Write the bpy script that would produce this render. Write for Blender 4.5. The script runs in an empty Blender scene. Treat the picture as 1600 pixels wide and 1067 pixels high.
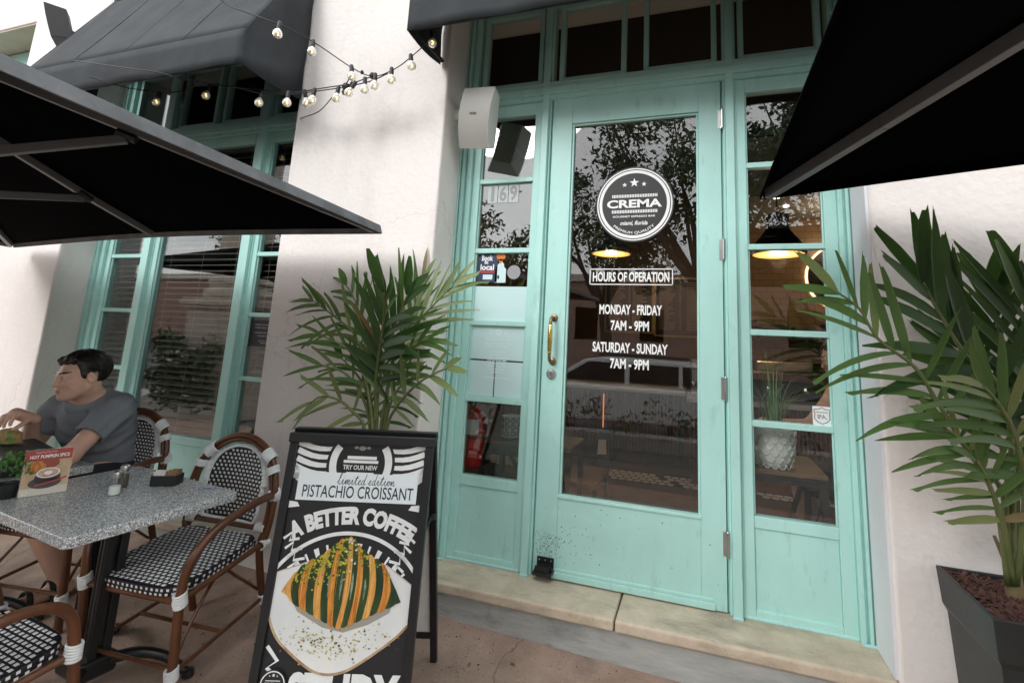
import bpy, bmesh, math, random
import numpy as np
from mathutils import Vector, Matrix, Quaternion
R = math.radians
SC = bpy.context.scene
COL = SC.collection
random.seed(7)

# ---------------------------------------------------------------- camera
cam_d = bpy.data.cameras.new('camera')
cam_d.sensor_width = 36.0
cam_d.lens = 740.0 / 1600.0 * 36.0
cam_d.shift_x = -60.95 / 1600.0
cam_d.shift_y = -123.6 / 1600.0
cam_d.clip_start = 0.02
cam_d.clip_end = 400
cam = bpy.data.objects.new('camera', cam_d)
COL.objects.link(cam)
cr = Vector((0.954834, 0.293966, 0.043315))
cu = Vector((0.005931, -0.164599, 0.986343))
cf = Vector((-0.297080, 0.941537, 0.158908))
cam.matrix_world = Matrix(((cr.x, cu.x, -cf.x, 0.79558), (cr.y, cu.y, -cf.y, -2.44172),
                           (cr.z, cu.z, -cf.z, 1.12733), (0, 0, 0, 1)))
SC.camera = cam

# ---------------------------------------------------------------- sky, sun, exposure
SUN_EL, SUN_AZ = R(32), R(204)
w = bpy.data.worlds.new('World')
SC.world = w
w.use_nodes = True
nt = w.node_tree
bg = nt.nodes['Background']
sky = nt.nodes.new('ShaderNodeTexSky')
sky.sky_type = 'NISHITA'
sky.sun_disc = False
sky.sun_elevation = SUN_EL
sky.sun_rotation = SUN_AZ
tc = nt.nodes.new('ShaderNodeTexCoord')
mp = nt.nodes.new('ShaderNodeMapping')
mp.inputs['Scale'].default_value = (1.3, 1.3, 3.0)
nz = nt.nodes.new('ShaderNodeTexNoise')
nz.inputs['Scale'].default_value = 2.2
nz.inputs['Detail'].default_value = 7
nz.inputs['Roughness'].default_value = 0.55
rp = nt.nodes.new('ShaderNodeValToRGB')
rp.color_ramp.elements[0].position = 0.26
rp.color_ramp.elements[1].position = 0.47
mx = nt.nodes.new('ShaderNodeMix')
mx.data_type = 'RGBA'
nt.links.new(tc.outputs['Generated'], mp.inputs['Vector'])
nt.links.new(mp.outputs['Vector'], nz.inputs['Vector'])
nt.links.new(nz.outputs['Fac'], rp.inputs['Fac'])
nt.links.new(rp.outputs['Color'], mx.inputs['Factor'])
nt.links.new(sky.outputs['Color'], mx.inputs['A'])
mx.inputs['B'].default_value = (12.5, 12.6, 12.7, 1)
nt.links.new(mx.outputs['Result'], bg.inputs['Color'])
bg.inputs['Strength'].default_value = 0.15
sd = bpy.data.lights.new('sun', 'SUN')
sd.energy = 1.4
sd.angle = R(22)
sd.color = (1.0, 0.98, 0.955)
so = bpy.data.objects.new('sun', sd)
COL.objects.link(so)
# light travels along -Z of the lamp; the sun stands over the street, a little to the left
sdir = Vector((math.sin(SUN_AZ) * math.cos(SUN_EL), math.cos(SUN_AZ) * math.cos(SUN_EL), math.sin(SUN_EL)))
so.rotation_euler = sdir.to_track_quat('Z', 'Y').to_euler()
SC.view_settings.view_transform = 'Standard'
SC.view_settings.look = 'None'
SC.view_settings.exposure = 0.38
SC.view_settings.gamma = 1.0
SC.cycles.use_denoising = True
SC.cycles.max_bounces = 10
SC.cycles.transparent_max_bounces = 24
SC.cycles.caustics_reflective = False
SC.cycles.caustics_refractive = False

# ---------------------------------------------------------------- materials
M = {}
def mat(name, col, rough=0.6, var=0.0, scale=8.0, bump=0.0, bscale=60.0, metal=0.0, spec=0.5, detail=6.0, col2=None, aniso=None, sheen=0.0, bdist=0.004, stains=()):
    """Principled material: base colour mottled by noise (var, or towards col2) and a noise bump."""
    m = bpy.data.materials.new(name)
    m.use_nodes = True
    n = m.node_tree
    b = n.nodes['Principled BSDF']
    b.inputs['Roughness'].default_value = rough
    b.inputs['Metallic'].default_value = metal
    b.inputs['Specular IOR Level'].default_value = spec
    if sheen: b.inputs['Sheen Weight'].default_value = sheen
    c = (col[0], col[1], col[2], 1)
    b.inputs['Base Color'].default_value = c
    t = n.nodes.new('ShaderNodeTexCoord')
    src = t.outputs['Object']
    if aniso:
        mpp = n.nodes.new('ShaderNodeMapping')
        mpp.inputs['Scale'].default_value = aniso
        n.links.new(src, mpp.inputs['Vector'])
        src = mpp.outputs['Vector']
    if var or col2:
        z = n.nodes.new('ShaderNodeTexNoise')
        z.inputs['Scale'].default_value = scale
        z.inputs['Detail'].default_value = detail
        z.inputs['Roughness'].default_value = 0.6
        n.links.new(src, z.inputs['Vector'])
        r_ = n.nodes.new('ShaderNodeValToRGB')
        r_.color_ramp.elements[0].position = 0.32
        r_.color_ramp.elements[1].position = 0.68
        if col2:
            r_.color_ramp.elements[0].color = c
            r_.color_ramp.elements[1].color = (col2[0], col2[1], col2[2], 1)
        else:
            r_.color_ramp.elements[0].color = tuple(max(0, x * (1 - var)) for x in col) + (1,)
            r_.color_ramp.elements[1].color = tuple(min(1, x * (1 + var)) for x in col) + (1,)
        n.links.new(z.outputs['Fac'], r_.inputs['Fac'])
        n.links.new(r_.outputs['Color'], b.inputs['Base Color'])
    # stains: (colour, scale per axis, low, high, strength): patches with a shape of their own
    for (sc_, s3, lo, hi, st) in stains:
        m3 = n.nodes.new('ShaderNodeMapping'); m3.inputs['Scale'].default_value = s3; m3.inputs['Location'].default_value = (s3[0] * 1.7, hi * 9, s3[2] * .3)
        z3 = n.nodes.new('ShaderNodeTexNoise'); z3.inputs['Scale'].default_value = 1.0; z3.inputs['Detail'].default_value = 9; z3.inputs['Roughness'].default_value = .65
        r3 = n.nodes.new('ShaderNodeValToRGB'); r3.color_ramp.elements[0].position = lo; r3.color_ramp.elements[1].position = hi
        r3.color_ramp.elements[1].color = (st, st, st, 1)
        x3 = n.nodes.new('ShaderNodeMix'); x3.data_type = 'RGBA'; x3.inputs['B'].default_value = (*sc_, 1)
        n.links.new(t.outputs['Object'], m3.inputs['Vector']); n.links.new(m3.outputs['Vector'], z3.inputs['Vector']); n.links.new(z3.outputs['Fac'], r3.inputs['Fac']); n.links.new(r3.outputs['Color'], x3.inputs['Factor'])
        if b.inputs['Base Color'].is_linked: n.links.new(b.inputs['Base Color'].links[0].from_socket, x3.inputs['A'])
        else: x3.inputs['A'].default_value = c
        n.links.new(x3.outputs['Result'], b.inputs['Base Color'])
    if bump:
        z2 = n.nodes.new('ShaderNodeTexNoise')
        z2.inputs['Scale'].default_value = bscale
        z2.inputs['Detail'].default_value = 5
        n.links.new(src, z2.inputs['Vector'])
        bp_ = n.nodes.new('ShaderNodeBump')
        bp_.inputs['Strength'].default_value = min(1, bump)
        bp_.inputs['Distance'].default_value = bdist
        n.links.new(z2.outputs['Fac'], bp_.inputs['Height'])
        n.links.new(bp_.outputs['Normal'], b.inputs['Normal'])
    M[name] = m
    return m

def emit(name, col, s):
    m = bpy.data.materials.new(name)
    m.use_nodes = True
    b = m.node_tree.nodes['Principled BSDF']
    b.inputs['Base Color'].default_value = (*col, 1)
    b.inputs['Emission Color'].default_value = (*col, 1)
    b.inputs['Emission Strength'].default_value = s
    M[name] = m
    return m

def glass(name, tint=(1, 1, 1), ior=1.5, extra=0.0):
    m = bpy.data.materials.new(name)
    m.use_nodes = True
    n = m.node_tree
    n.nodes.remove(n.nodes['Principled BSDF'])
    out = n.nodes['Material Output']
    tr = n.nodes.new('ShaderNodeBsdfTransparent')
    tr.inputs['Color'].default_value = (*tint, 1)
    gl = n.nodes.new('ShaderNodeBsdfGlossy')
    gl.inputs['Roughness'].default_value = 0.0
    t = n.nodes.new('ShaderNodeTexCoord')
    z = n.nodes.new('ShaderNodeTexNoise')
    z.inputs['Scale'].default_value = 3.0
    z.inputs['Detail'].default_value = 1
    bu = n.nodes.new('ShaderNodeBump')
    bu.inputs['Strength'].default_value = 0.035
    bu.inputs['Distance'].default_value = 0.01
    n.links.new(t.outputs['Object'], z.inputs['Vector'])
    n.links.new(z.outputs['Fac'], bu.inputs['Height'])
    n.links.new(bu.outputs['Normal'], gl.inputs['Normal'])
    fr = n.nodes.new('ShaderNodeFresnel')
    # from the inner side of a face the node inverts the index: feed it the reciprocal there, so both faces of the pane act alike
    ge = n.nodes.new('ShaderNodeNewGeometry')
    iv = n.nodes.new('ShaderNodeMath')
    iv.operation = 'MULTIPLY_ADD'
    iv.inputs[1].default_value = 1.0 / ior - ior
    iv.inputs[2].default_value = ior
    n.links.new(ge.outputs['Backfacing'], iv.inputs[0])
    n.links.new(iv.outputs[0], fr.inputs['IOR'])
    ad = n.nodes.new('ShaderNodeMath')
    ad.operation = 'ADD'
    ad.use_clamp = True
    ad.inputs[1].default_value = extra
    mi = n.nodes.new('ShaderNodeMixShader')
    n.links.new(fr.outputs['Fac'], ad.inputs[0])
    n.links.new(ad.outputs[0], mi.inputs['Fac'])
    n.links.new(tr.outputs[0], mi.inputs[1])
    n.links.new(gl.outputs[0], mi.inputs[2])
    n.links.new(mi.outputs[0], out.inputs['Surface'])
    M[name] = m
    return m

# ---------------------------------------------------------------- mesh helpers
class MB:
    """Collects geometry in world coordinates; build() links it as ONE mesh object."""
    def __init__(s):
        s.v = []; s.f = []; s.m = []; s.uv = {}
    def add(s, vs, fs, mi=0):
        k = len(s.v)
        s.v += [tuple(p) for p in vs]
        for f in fs:
            s.f.append(tuple(i + k for i in f)); s.m.append(mi)
        return s
    def box(s, x0, x1, y0, y1, z0, z1, mi=0, T=None):
        vs = [(x0, y0, z0), (x1, y0, z0), (x1, y1, z0), (x0, y1, z0), (x0, y0, z1), (x1, y0, z1), (x1, y1, z1), (x0, y1, z1)]
        if T is not None: vs = [T @ Vector(p) for p in vs]
        return s.add(vs, [(0, 3, 2, 1), (4, 5, 6, 7), (0, 1, 5, 4), (1, 2, 6, 5), (2, 3, 7, 6), (3, 0, 4, 7)], mi)
    def frame_rect(s, x0, x1, z0, z1, wd, y0, y1, mi=0):
        s.box(x0, x0 + wd, y0, y1, z0, z1, mi); s.box(x1 - wd, x1, y0, y1, z0, z1, mi)
        s.box(x0 + wd, x1 - wd, y0, y1, z0, z0 + wd, mi); s.box(x0 + wd, x1 - wd, y0, y1, z1 - wd, z1, mi)
        return s
    def prism(s, poly, d, mi=0):
        """poly: 3-D points of a planar outline; extruded along vector d."""
        n = len(poly); d = Vector(d)
        vs = [Vector(p) for p in poly] + [Vector(p) + d for p in poly]
        fs = [tuple(range(n))[::-1], tuple(range(n, 2 * n))] + [(i, (i + 1) % n, n + (i + 1) % n, n + i) for i in range(n)]
        return s.add(vs, fs, mi)
    def tube(s, pts, r, n=10, mi=0, closed=False, cap=True, squash=None):
        pts = [Vector(p) for p in pts]
        N = len(pts)
        rr = r if isinstance(r, (list, tuple)) else [r] * N
        up = None; rings = []
        for i in range(N):
            if closed: t = pts[(i + 1) % N] - pts[i - 1]
            else: t = pts[min(i + 1, N - 1)] - pts[max(i - 1, 0)]
            t.normalize()
            if up is None:
                up = Vector((0, 0, 1)) if abs(t.z) < 0.9 else Vector((0, 1, 0))
            a = t.cross(up)
            if a.length < 1e-5: a = t.cross(Vector((1, 0, 0)))
            a.normalize(); b = a.cross(t).normalized(); up = b
            rings.append([pts[i] + (a * math.cos(2 * math.pi * k / n) + b * math.sin(2 * math.pi * k / n) * (squash or 1)) * rr[i] for k in range(n)])
        vs = [p for ring in rings for p in ring]
        fs = []
        for i in range(N if closed else N - 1):
            j = (i + 1) % N
            for k in range(n):
                fs.append((i * n + k, i * n + (k + 1) % n, j * n + (k + 1) % n, j * n + k))
        if cap and not closed:
            fs.append(tuple(range(n))[::-1]); fs.append(tuple(range((N - 1) * n, N * n)))
        return s.add(vs, fs, mi)
    def lathe(s, prof, c, n=20, mi=0, T=None):
        """prof: list of (radius, z) about the point c."""
        vs = []; fs = []
        for (r, z) in prof:
            for k in range(n):
                a = 2 * math.pi * k / n
                p = Vector((r * math.cos(a), r * math.sin(a), z))
                if T is not None: p = T @ p
                vs.append(Vector(c) + p)
        for i in range(len(prof) - 1):
            for k in range(n):
                fs.append((i * n + k, i * n + (k + 1) % n, (i + 1) * n + (k + 1) % n, (i + 1) * n + k))
        fs.append(tuple(range(n))[::-1]); fs.append(tuple(range((len(prof) - 1) * n, len(prof) * n)))
        return s.add(vs, fs, mi)
    def build(s, name, mats, parent=None, smooth=False, bevel=0.0, seg=2, loc=None):
        me = bpy.data.meshes.new(name)
        off = Vector((0, 0, 0))
        if parent is not None: off = Vector(parent['_w'])
        elif loc is not None: off = Vector(loc)
        me.from_pydata([tuple(Vector(p) - off) for p in s.v], [], s.f)
        for m_ in (mats if isinstance(mats, (list, tuple)) else [mats]): me.materials.append(M[m_])
        if any(s.m): me.polygons.foreach_set('material_index', s.m)
        if smooth:
            me.polygons.foreach_set('use_smooth', [True] * len(me.polygons))
        me.update()
        o = bpy.data.objects.new(name, me)
        COL.objects.link(o)
        o['_w'] = (off.x, off.y, off.z)
        if parent is not None: o.parent = parent
        elif loc is not None: o.location = off
        if smooth == 'auto': me.set_sharp_from_angle(angle=R(40))
        if bevel:
            bv = o.modifiers.new('bevel', 'BEVEL')
            bv.width = bevel; bv.segments = seg; bv.limit_method = 'ANGLE'; bv.angle_limit = R(40)
        return o

def thing(name, loc, label, cat, group=None):
    o = bpy.data.objects.new(name, None)
    COL.objects.link(o)
    o.location = loc
    o['_w'] = tuple(loc)
    o.empty_display_size = 0.1
    return tag(o, label, cat, group)
def tag(o, label, cat, group=None):
    o['label'] = label; o['category'] = cat
    if group: o['group'] = group
    return o
def structure(o):
    o['kind'] = 'structure'
    return o
def copy_tree(o, parent=None):
    c = o.copy(); COL.objects.link(c)
    if parent is not None: c.parent = parent
    for ch in list(o.children): copy_tree(ch, c)
    return c

def arc_pts(c, r, a0, a1, n, ux=(1, 0, 0), uy=(0, 0, 1)):
    c = Vector(c); ux = Vector(ux); uy = Vector(uy)
    return [c + ux * r * math.cos(a0 + (a1 - a0) * i / n) + uy * r * math.sin(a0 + (a1 - a0) * i / n) for i in range(n + 1)]
def smooth_path(pts, k=6):
    """Catmull-Rom through pts."""
    P = [Vector(p) for p in pts]
    P = [P[0] * 2 - P[1]] + P + [P[-1] * 2 - P[-2]]
    out = []
    for i in range(1, len(P) - 2):
        for j in range(k):
            t = j / k
            a, b, c, d = P[i - 1], P[i], P[i + 1], P[i + 2]
            out.append(0.5 * ((2 * b) + (c - a) * t + (2 * a - 5 * b + 4 * c - d) * t * t + (3 * b - a - 3 * c + d) * t ** 3))
    out.append(P[-2])
    return out

# lettering: the built-in font, turned into flat mesh, placed on a plane (o, ux, uy); sx stretches it
def text_geo(txt, h, sx=1.0, bold=0.0, shear=0.0, spacing=1.0):
    cu_ = bpy.data.curves.new('lettering', 'FONT')
    cu_.body = txt; cu_.size = 1.0; cu_.offset = bold; cu_.shear = shear; cu_.space_character = spacing
    cu_.align_x = 'CENTER'; cu_.align_y = 'CENTER'; cu_.resolution_u = 3
    ob = bpy.data.objects.new('lettering', cu_)
    COL.objects.link(ob)
    dg = bpy.context.evaluated_depsgraph_get()
    me = bpy.data.meshes.new_from_object(ob.evaluated_get(dg))
    vs = [v.co.copy() for v in me.vertices]; fs = [tuple(p.vertices) for p in me.polygons]
    bpy.data.objects.remove(ob); bpy.data.curves.remove(cu_); bpy.data.meshes.remove(me)
    if vs:
        y0 = min(v.y for v in vs); y1 = max(v.y for v in vs); x0 = min(v.x for v in vs); x1 = max(v.x for v in vs)
        k = h / (y1 - y0)
        vs = [Vector(((v.x - (x0 + x1) / 2) * k * sx, (v.y - (y0 + y1) / 2) * k, 0)) for v in vs]
    return vs, fs
def put_text(mb, txt, c, ux, uy, h, mi=0, wid=None, bold=0.0, shear=0.0, lift=0.0, bend=None, spacing=1.0):
    """h: height of the lettering; wid: stretch to this width; bend(x, y) bends the flat letters."""
    vs, fs = text_geo(txt, h, 1.0, bold, shear, spacing)
    if not vs: return
    if wid:
        x1 = max(v.x for v in vs); vs = [Vector((v.x * wid / (2 * x1), v.y, 0)) for v in vs]
    ux = Vector(ux); uy = Vector(uy); nn = ux.cross(uy)
    out = []
    for v in vs:
        x, y = (v.x, v.y) if bend is None else bend(v.x, v.y)
        out.append(Vector(c) + ux * x + uy * y + nn * lift)
    mb.add(out, fs, mi)
class Flat:
    """Flat artwork on a plane: layers lifted a fraction of a millimetre above each other."""
    def __init__(s, o, ux, uy, mb, step=0.0004):
        s.o = Vector(o); s.ux = Vector(ux); s.uy = Vector(uy); s.n = s.ux.cross(s.uy).normalized(); s.mb = mb; s.l = 0; s.step = step
    def P(s, x, y): return s.o + s.ux * x + s.uy * y + s.n * (s.l * s.step)
    def up(s): s.l += 1; return s
    def poly(s, pts, mi=0):
        if len(pts) > 4:
            from mathutils.geometry import tessellate_polygon
            P3 = [Vector((p[0], p[1], 0)) for p in pts]
            tri = tessellate_polygon([P3])
            s.mb.add([s.P(*p) for p in pts], [t if (P3[t[1]] - P3[t[0]]).cross(P3[t[2]] - P3[t[0]]).z > 0 else t[::-1] for t in tri], mi)
        else: s.mb.add([s.P(*p) for p in pts], [tuple(range(len(pts)))], mi)
    def rect(s, x0, x1, y0, y1, mi=0): s.poly([(x0, y0), (x1, y0), (x1, y1), (x0, y1)], mi)
    def ell(s, cx, cy, rx, ry=None, mi=0, n=40):
        ry = ry or rx
        s.mb.add([s.P(cx + rx * math.cos(2 * math.pi * i / n), cy + ry * math.sin(2 * math.pi * i / n)) for i in range(n)], [tuple(range(n))], mi)
    def ring(s, cx, cy, r0, r1, mi=0, n=48, a0=0, a1=2 * math.pi, sq=1.0):
        vs = []
        for i in range(n + 1):
            a = a0 + (a1 - a0) * i / n
            vs += [s.P(cx + r0 * math.cos(a), cy + r0 * math.sin(a) * sq), s.P(cx + r1 * math.cos(a), cy + r1 * math.sin(a) * sq)]
        s.mb.add(vs, [(2 * i, 2 * i + 1, 2 * i + 3, 2 * i + 2) for i in range(n)], mi)
    def band(s, pts, wd, mi=0):
        """a stroke of width wd (number or list) along 2-D pts"""
        vs = []; N = len(pts)
        for i in range(N):
            a = pts[max(i - 1, 0)]; b = pts[min(i + 1, N - 1)]
            dx, dy = b[0] - a[0], b[1] - a[1]; L = math.hypot(dx, dy) or 1
            ww = (wd[i] if isinstance(wd, (list, tuple)) else wd) / 2
            nx, ny = -dy / L * ww, dx / L * ww
            vs += [s.P(pts[i][0] - nx, pts[i][1] - ny), s.P(pts[i][0] + nx, pts[i][1] + ny)]
        s.mb.add(vs, [(2 * i, 2 * i + 2, 2 * i + 3, 2 * i + 1) for i in range(N - 1)], mi)
    def star(s, cx, cy, r, mi=0, inner=0.42):
        pts = []
        for i in range(10):
            a = math.pi / 2 + i * math.pi / 5; q = r if i % 2 == 0 else r * inner
            pts.append((cx + q * math.cos(a), cy + q * math.sin(a)))
        s.poly(pts, mi)
    def text(s, txt, cx, cy, h, mi=0, **k):
        put_text(s.mb, txt, s.P(cx, cy), s.ux, s.uy, h, mi, **k)
X_, Y_, Z_ = Vector((1, 0, 0)), Vector((0, 1, 0)), Vector((0, 0, 1))
# ---------------------------------------------------------------- material library
mat('stucco', (0.80, 0.755, 0.73), 0.9, var=0.05, scale=1.6, bump=.65, bscale=30, bdist=.005, stains=[((.60, .545, .51), (3, 3, .9), .52, .75, .6), ((.42, .38, .34), (9, 9, 2.2), .63, .80, .45), ((.86, .83, .81), (25, 25, 22), .55, .8, .5)])
def cracks(name, sc, width, col, amount):
    """a few hairline cracks: the edges of a distorted cell pattern, showing only in patches"""
    m = M[name]; n = m.node_tree; b = n.nodes['Principled BSDF']; t = n.nodes.new('ShaderNodeTexCoord')
    dz = n.nodes.new('ShaderNodeTexNoise'); dz.inputs['Scale'].default_value = sc * 3; dz.inputs['Detail'].default_value = 6
    ad = n.nodes.new('ShaderNodeMixRGB'); ad.blend_type = 'ADD'; ad.inputs['Fac'].default_value = .35 / sc
    n.links.new(t.outputs['Object'], dz.inputs['Vector']); n.links.new(t.outputs['Object'], ad.inputs['Color1']); n.links.new(dz.outputs['Color'], ad.inputs['Color2'])
    v = n.nodes.new('ShaderNodeTexVoronoi'); v.feature = 'DISTANCE_TO_EDGE'; v.inputs['Scale'].default_value = sc
    n.links.new(ad.outputs['Color'], v.inputs['Vector'])
    r1 = n.nodes.new('ShaderNodeValToRGB'); r1.color_ramp.elements[0].color = (1, 1, 1, 1); r1.color_ramp.elements[1].color = (0, 0, 0, 1); r1.color_ramp.elements[0].position = 0; r1.color_ramp.elements[1].position = width
    n.links.new(v.outputs['Distance'], r1.inputs['Fac'])
    k = n.nodes.new('ShaderNodeTexNoise'); k.inputs['Scale'].default_value = sc * 1.1; r2 = n.nodes.new('ShaderNodeValToRGB'); r2.color_ramp.elements[0].position = .50; r2.color_ramp.elements[1].position = .62
    r2.color_ramp.elements[1].color = (amount,) * 3 + (1,)
    n.links.new(t.outputs['Object'], k.inputs['Vector']); n.links.new(k.outputs['Fac'], r2.inputs['Fac'])
    mu = n.nodes.new('ShaderNodeMath'); mu.operation = 'MULTIPLY'; n.links.new(r1.outputs['Color'], mu.inputs[0]); n.links.new(r2.outputs['Color'], mu.inputs[1])
    x = n.nodes.new('ShaderNodeMix'); x.data_type = 'RGBA'; x.inputs['B'].default_value = (*col, 1)
    n.links.new(b.inputs['Base Color'].links[0].from_socket, x.inputs['A']); n.links.new(mu.outputs[0], x.inputs['Factor']); n.links.new(x.outputs['Result'], b.inputs['Base Color'])
cracks('stucco', 1.6, .005, (.40, .36, .33), .45)
mat('reveal_paint', (0.76, 0.765, 0.80), 0.85, var=0.04, scale=2, bump=0.3, bscale=30)
mat('tan_soffit', (0.52, 0.46, 0.38), 0.9, var=0.1, scale=4, bump=0.3)
mat('teal', (0.43, 0.725, 0.675), 0.42, var=0.10, scale=2.2, bump=0.22, bscale=18, aniso=(1, 1, 0.35), stains=[((.50, .80, .76), (1.2, 3, 6), .50, .78, .5), ((.22, .36, .32), (16, 16, 5), .58, .78, .55), ((.10, .13, .11), (60, 60, 30), .70, .78, .5)])
mat('scuff', (0.07, 0.085, 0.075), 0.8)
mat('teal_seal', (0.42, 0.70, 0.68), 0.5, var=0.08, scale=9)
mat('sill_stone', (0.67, 0.57, 0.445), 0.85, bump=0.8, bscale=55, col2=(0.47, 0.39, 0.29), scale=7, detail=14, stains=[((.15, .14, .12), (2.2, 7, 7), .52, .74, .75), ((.16, .13, .10), (50, 50, 50), .62, .72, .6), ((.66, .60, .50), (14, 14, 14), .6, .8, .5)])
mat('concrete', (0.47, 0.475, 0.45), 0.9, bump=0.6, bscale=30, col2=(0.30, 0.32, 0.31), scale=6.0, detail=10, aniso=(0.6, 1, 2.4), stains=[((.12, .13, .12), (3, 3, 9), .52, .70, .75), ((.46, .46, .44), (4, 4, 14), .60, .80, .6), ((.05, .05, .05), (45, 45, 60), .66, .74, .5)])
cracks('concrete', 3.5, .012, (.12, .12, .11), .9)
mat('ground_concrete', (0.43, 0.31, 0.245), 0.9, bump=0.8, bscale=90, col2=(0.27, 0.185, 0.142), scale=5, detail=14, stains=[((.09, .075, .065), (1.3, 1.3, 1), .52, .72, .7), ((.42, .36, .31), (70, 70, 70), .60, .70, .8), ((.06, .045, .04), (95, 95, 95), .62, .70, .8), ((.36, .35, .31), (3, 9, 1), .62, .8, .5)])
mat('paving', (0.15, 0.135, 0.12), 0.9, var=0.25, scale=5, bump=0.3)
mat('asphalt', (0.06, 0.06, 0.062), 0.9, var=0.3, scale=30, bump=0.4)
mat('kerb', (0.40, 0.39, 0.37), 0.9, var=0.15, scale=6, bump=0.3)
mat('canvas_black', (0.030, 0.035, 0.040), 0.8, var=0.28, scale=4, bump=0.35, bscale=12, spec=.3)
mat('umbrella_black', (0.0022, 0.0022, 0.0028), 0.95, var=0.1, scale=4, spec=0.02)
mat('hem_grey', (0.13, 0.14, 0.15), 0.7, var=0.35, scale=7, bump=0.3, bscale=40)
mat('grey_metal', (0.22, 0.22, 0.225), 0.45, var=0.1, scale=5, metal=0.3)
mat('dark_metal', (0.022, 0.023, 0.025), 0.4, var=0.2, scale=8, metal=0.5)
mat('black_paint', (0.012, 0.013, 0.015), 0.38, var=0.15, scale=8)
mat('black_iron', (0.012, 0.0125, 0.014), 0.33, bump=0.25, bscale=50)
mat('black_plastic', (0.014, 0.015, 0.016), 0.5, var=0.2, scale=10)
mat('pot_black', (0.017, 0.020, 0.020), 0.42, var=0.25, scale=5, bump=0.1, bscale=80)
mat('steel', (0.55, 0.55, 0.54), 0.28, metal=1.0, var=0.1, scale=14)
mat('brass', (0.72, 0.50, 0.16), 0.22, metal=1.0, var=0.15, scale=20)
mat('brass_old', (0.26, 0.19, 0.11), 0.4, metal=0.8, var=0.35, scale=40)
mat('white_print', (0.86, 0.88, 0.88), 0.5)
mat('grey_print', (0.30, 0.31, 0.32), 0.5)
mat('black_print', (0.014, 0.014, 0.016), 0.45)
mat('decal_black', (0.022, 0.020, 0.022), 0.5)
mat('paper_cyan', (0.56, 0.76, 0.77), 0.7, var=0.02, scale=2)
mat('faint_print', (0.76, 0.90, 0.90), 0.6)
mat('navy_print', (0.012, 0.03, 0.09), 0.5)
mat('orange_print', (0.75, 0.20, 0.02), 0.5)
mat('pale_print', (0.62, 0.80, 0.84), 0.5)
mat('red_print', (0.45, 0.03, 0.03), 0.5)
mat('blind_slat', (0.15, 0.135, 0.12), 0.55, var=0.08, scale=6)
mat('blind_cord', (0.35, 0.27, 0.22), 0.8)
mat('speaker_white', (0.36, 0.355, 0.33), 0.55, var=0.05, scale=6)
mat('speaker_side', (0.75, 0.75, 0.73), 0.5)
mat('speaker_black', (0.03, 0.031, 0.033), 0.6, bump=0.3, bscale=300)
mat('wood_floor', (0.085, 0.05, 0.035), 0.5, col2=(0.07, 0.04, 0.028), scale=4, aniso=(0.6, 8, 1))
mat('slat_wood', (0.15, 0.05, 0.02), 0.45, col2=(0.08, 0.026, 0.012), scale=5, aniso=(8, 8, 0.5))
mat('interior_dark', (0.030, 0.024, 0.020), 0.9)
mat('interior_wall', (0.09, 0.055, 0.035), 0.8, var=0.15, scale=3)
mat('marble', (0.40, 0.40, 0.385), 0.25, var=0.12, scale=4)
mat('hex_white', (0.62, 0.60, 0.56), 0.35)
mat('hex_black', (0.02, 0.02, 0.02), 0.35)
mat('board_black', (0.014, 0.013, 0.012), 0.6)
mat('menu_print', (0.42, 0.34, 0.22), 0.6)
mat('red_enamel', (0.50, 0.012, 0.012), 0.25)
mat('label_white', (0.62, 0.63, 0.62), 0.5)
mat('pot_white', (0.72, 0.74, 0.71), 0.4)
mat('shelf_wood', (0.17, 0.105, 0.06), 0.5, col2=(0.10, 0.06, 0.035), scale=6, aniso=(1, 7, 1))
mat('terracotta_dirt', (0.06, 0.04, 0.03), 0.95)
glass('window_glass', (0.95, 0.965, 0.96), 1.5, 0.05)
glass('sidelight_glass', (0.94, 0.96, 0.955), 1.5, 0.10)
glass('clear_glass', (0.95, 0.97, 0.96), 1.4)
emit('warm_lamp', (1.0, 0.60, 0.20), .32)
emit('ring_light', (1.0, 0.72, 0.42), 2.0)
emit('led_orange', (1.0, 0.36, 0.14), .55)
emit('downlight', (1.0, 0.86, 0.66), 6.0)

def brickmat(name, c1, c2, mortar, sx, row, off=0.5, ms=0.02, rough=0.5, bump=0.0):
    m = mat(name, c1, rough)
    n = m.node_tree; b = n.nodes['Principled BSDF']
    uv = n.nodes.new('ShaderNodeTexCoord')
    br = n.nodes.new('ShaderNodeTexBrick')
    br.offset = off; br.squash = 1
    br.inputs['Color1'].default_value = (*c1, 1); br.inputs['Color2'].default_value = (*c2, 1); br.inputs['Mortar'].default_value = (*mortar, 1)
    br.inputs['Scale'].default_value = 1.0
    br.inputs['Mortar Size'].default_value = ms
    br.inputs['Mortar Smooth'].default_value = 0.15
    br.inputs['Brick Width'].default_value = sx
    br.inputs['Row Height'].default_value = row
    mp_ = n.nodes.new('ShaderNodeMapping')
    mp_.inputs['Rotation'].default_value = (R(90), 0, 0)
    n.links.new(uv.outputs['Object'], mp_.inputs['Vector'])
    n.links.new(mp_.outputs['Vector'], br.inputs['Vector'])
    n.links.new(br.outputs['Color'], b.inputs['Base Color'])
    return m
brickmat('tile_wall', (0.36, 0.235, 0.13), (0.32, 0.20, 0.11), (0.20, 0.13, 0.08), 0.15, 0.075, 0.5, 0.004, 0.3)

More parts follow.
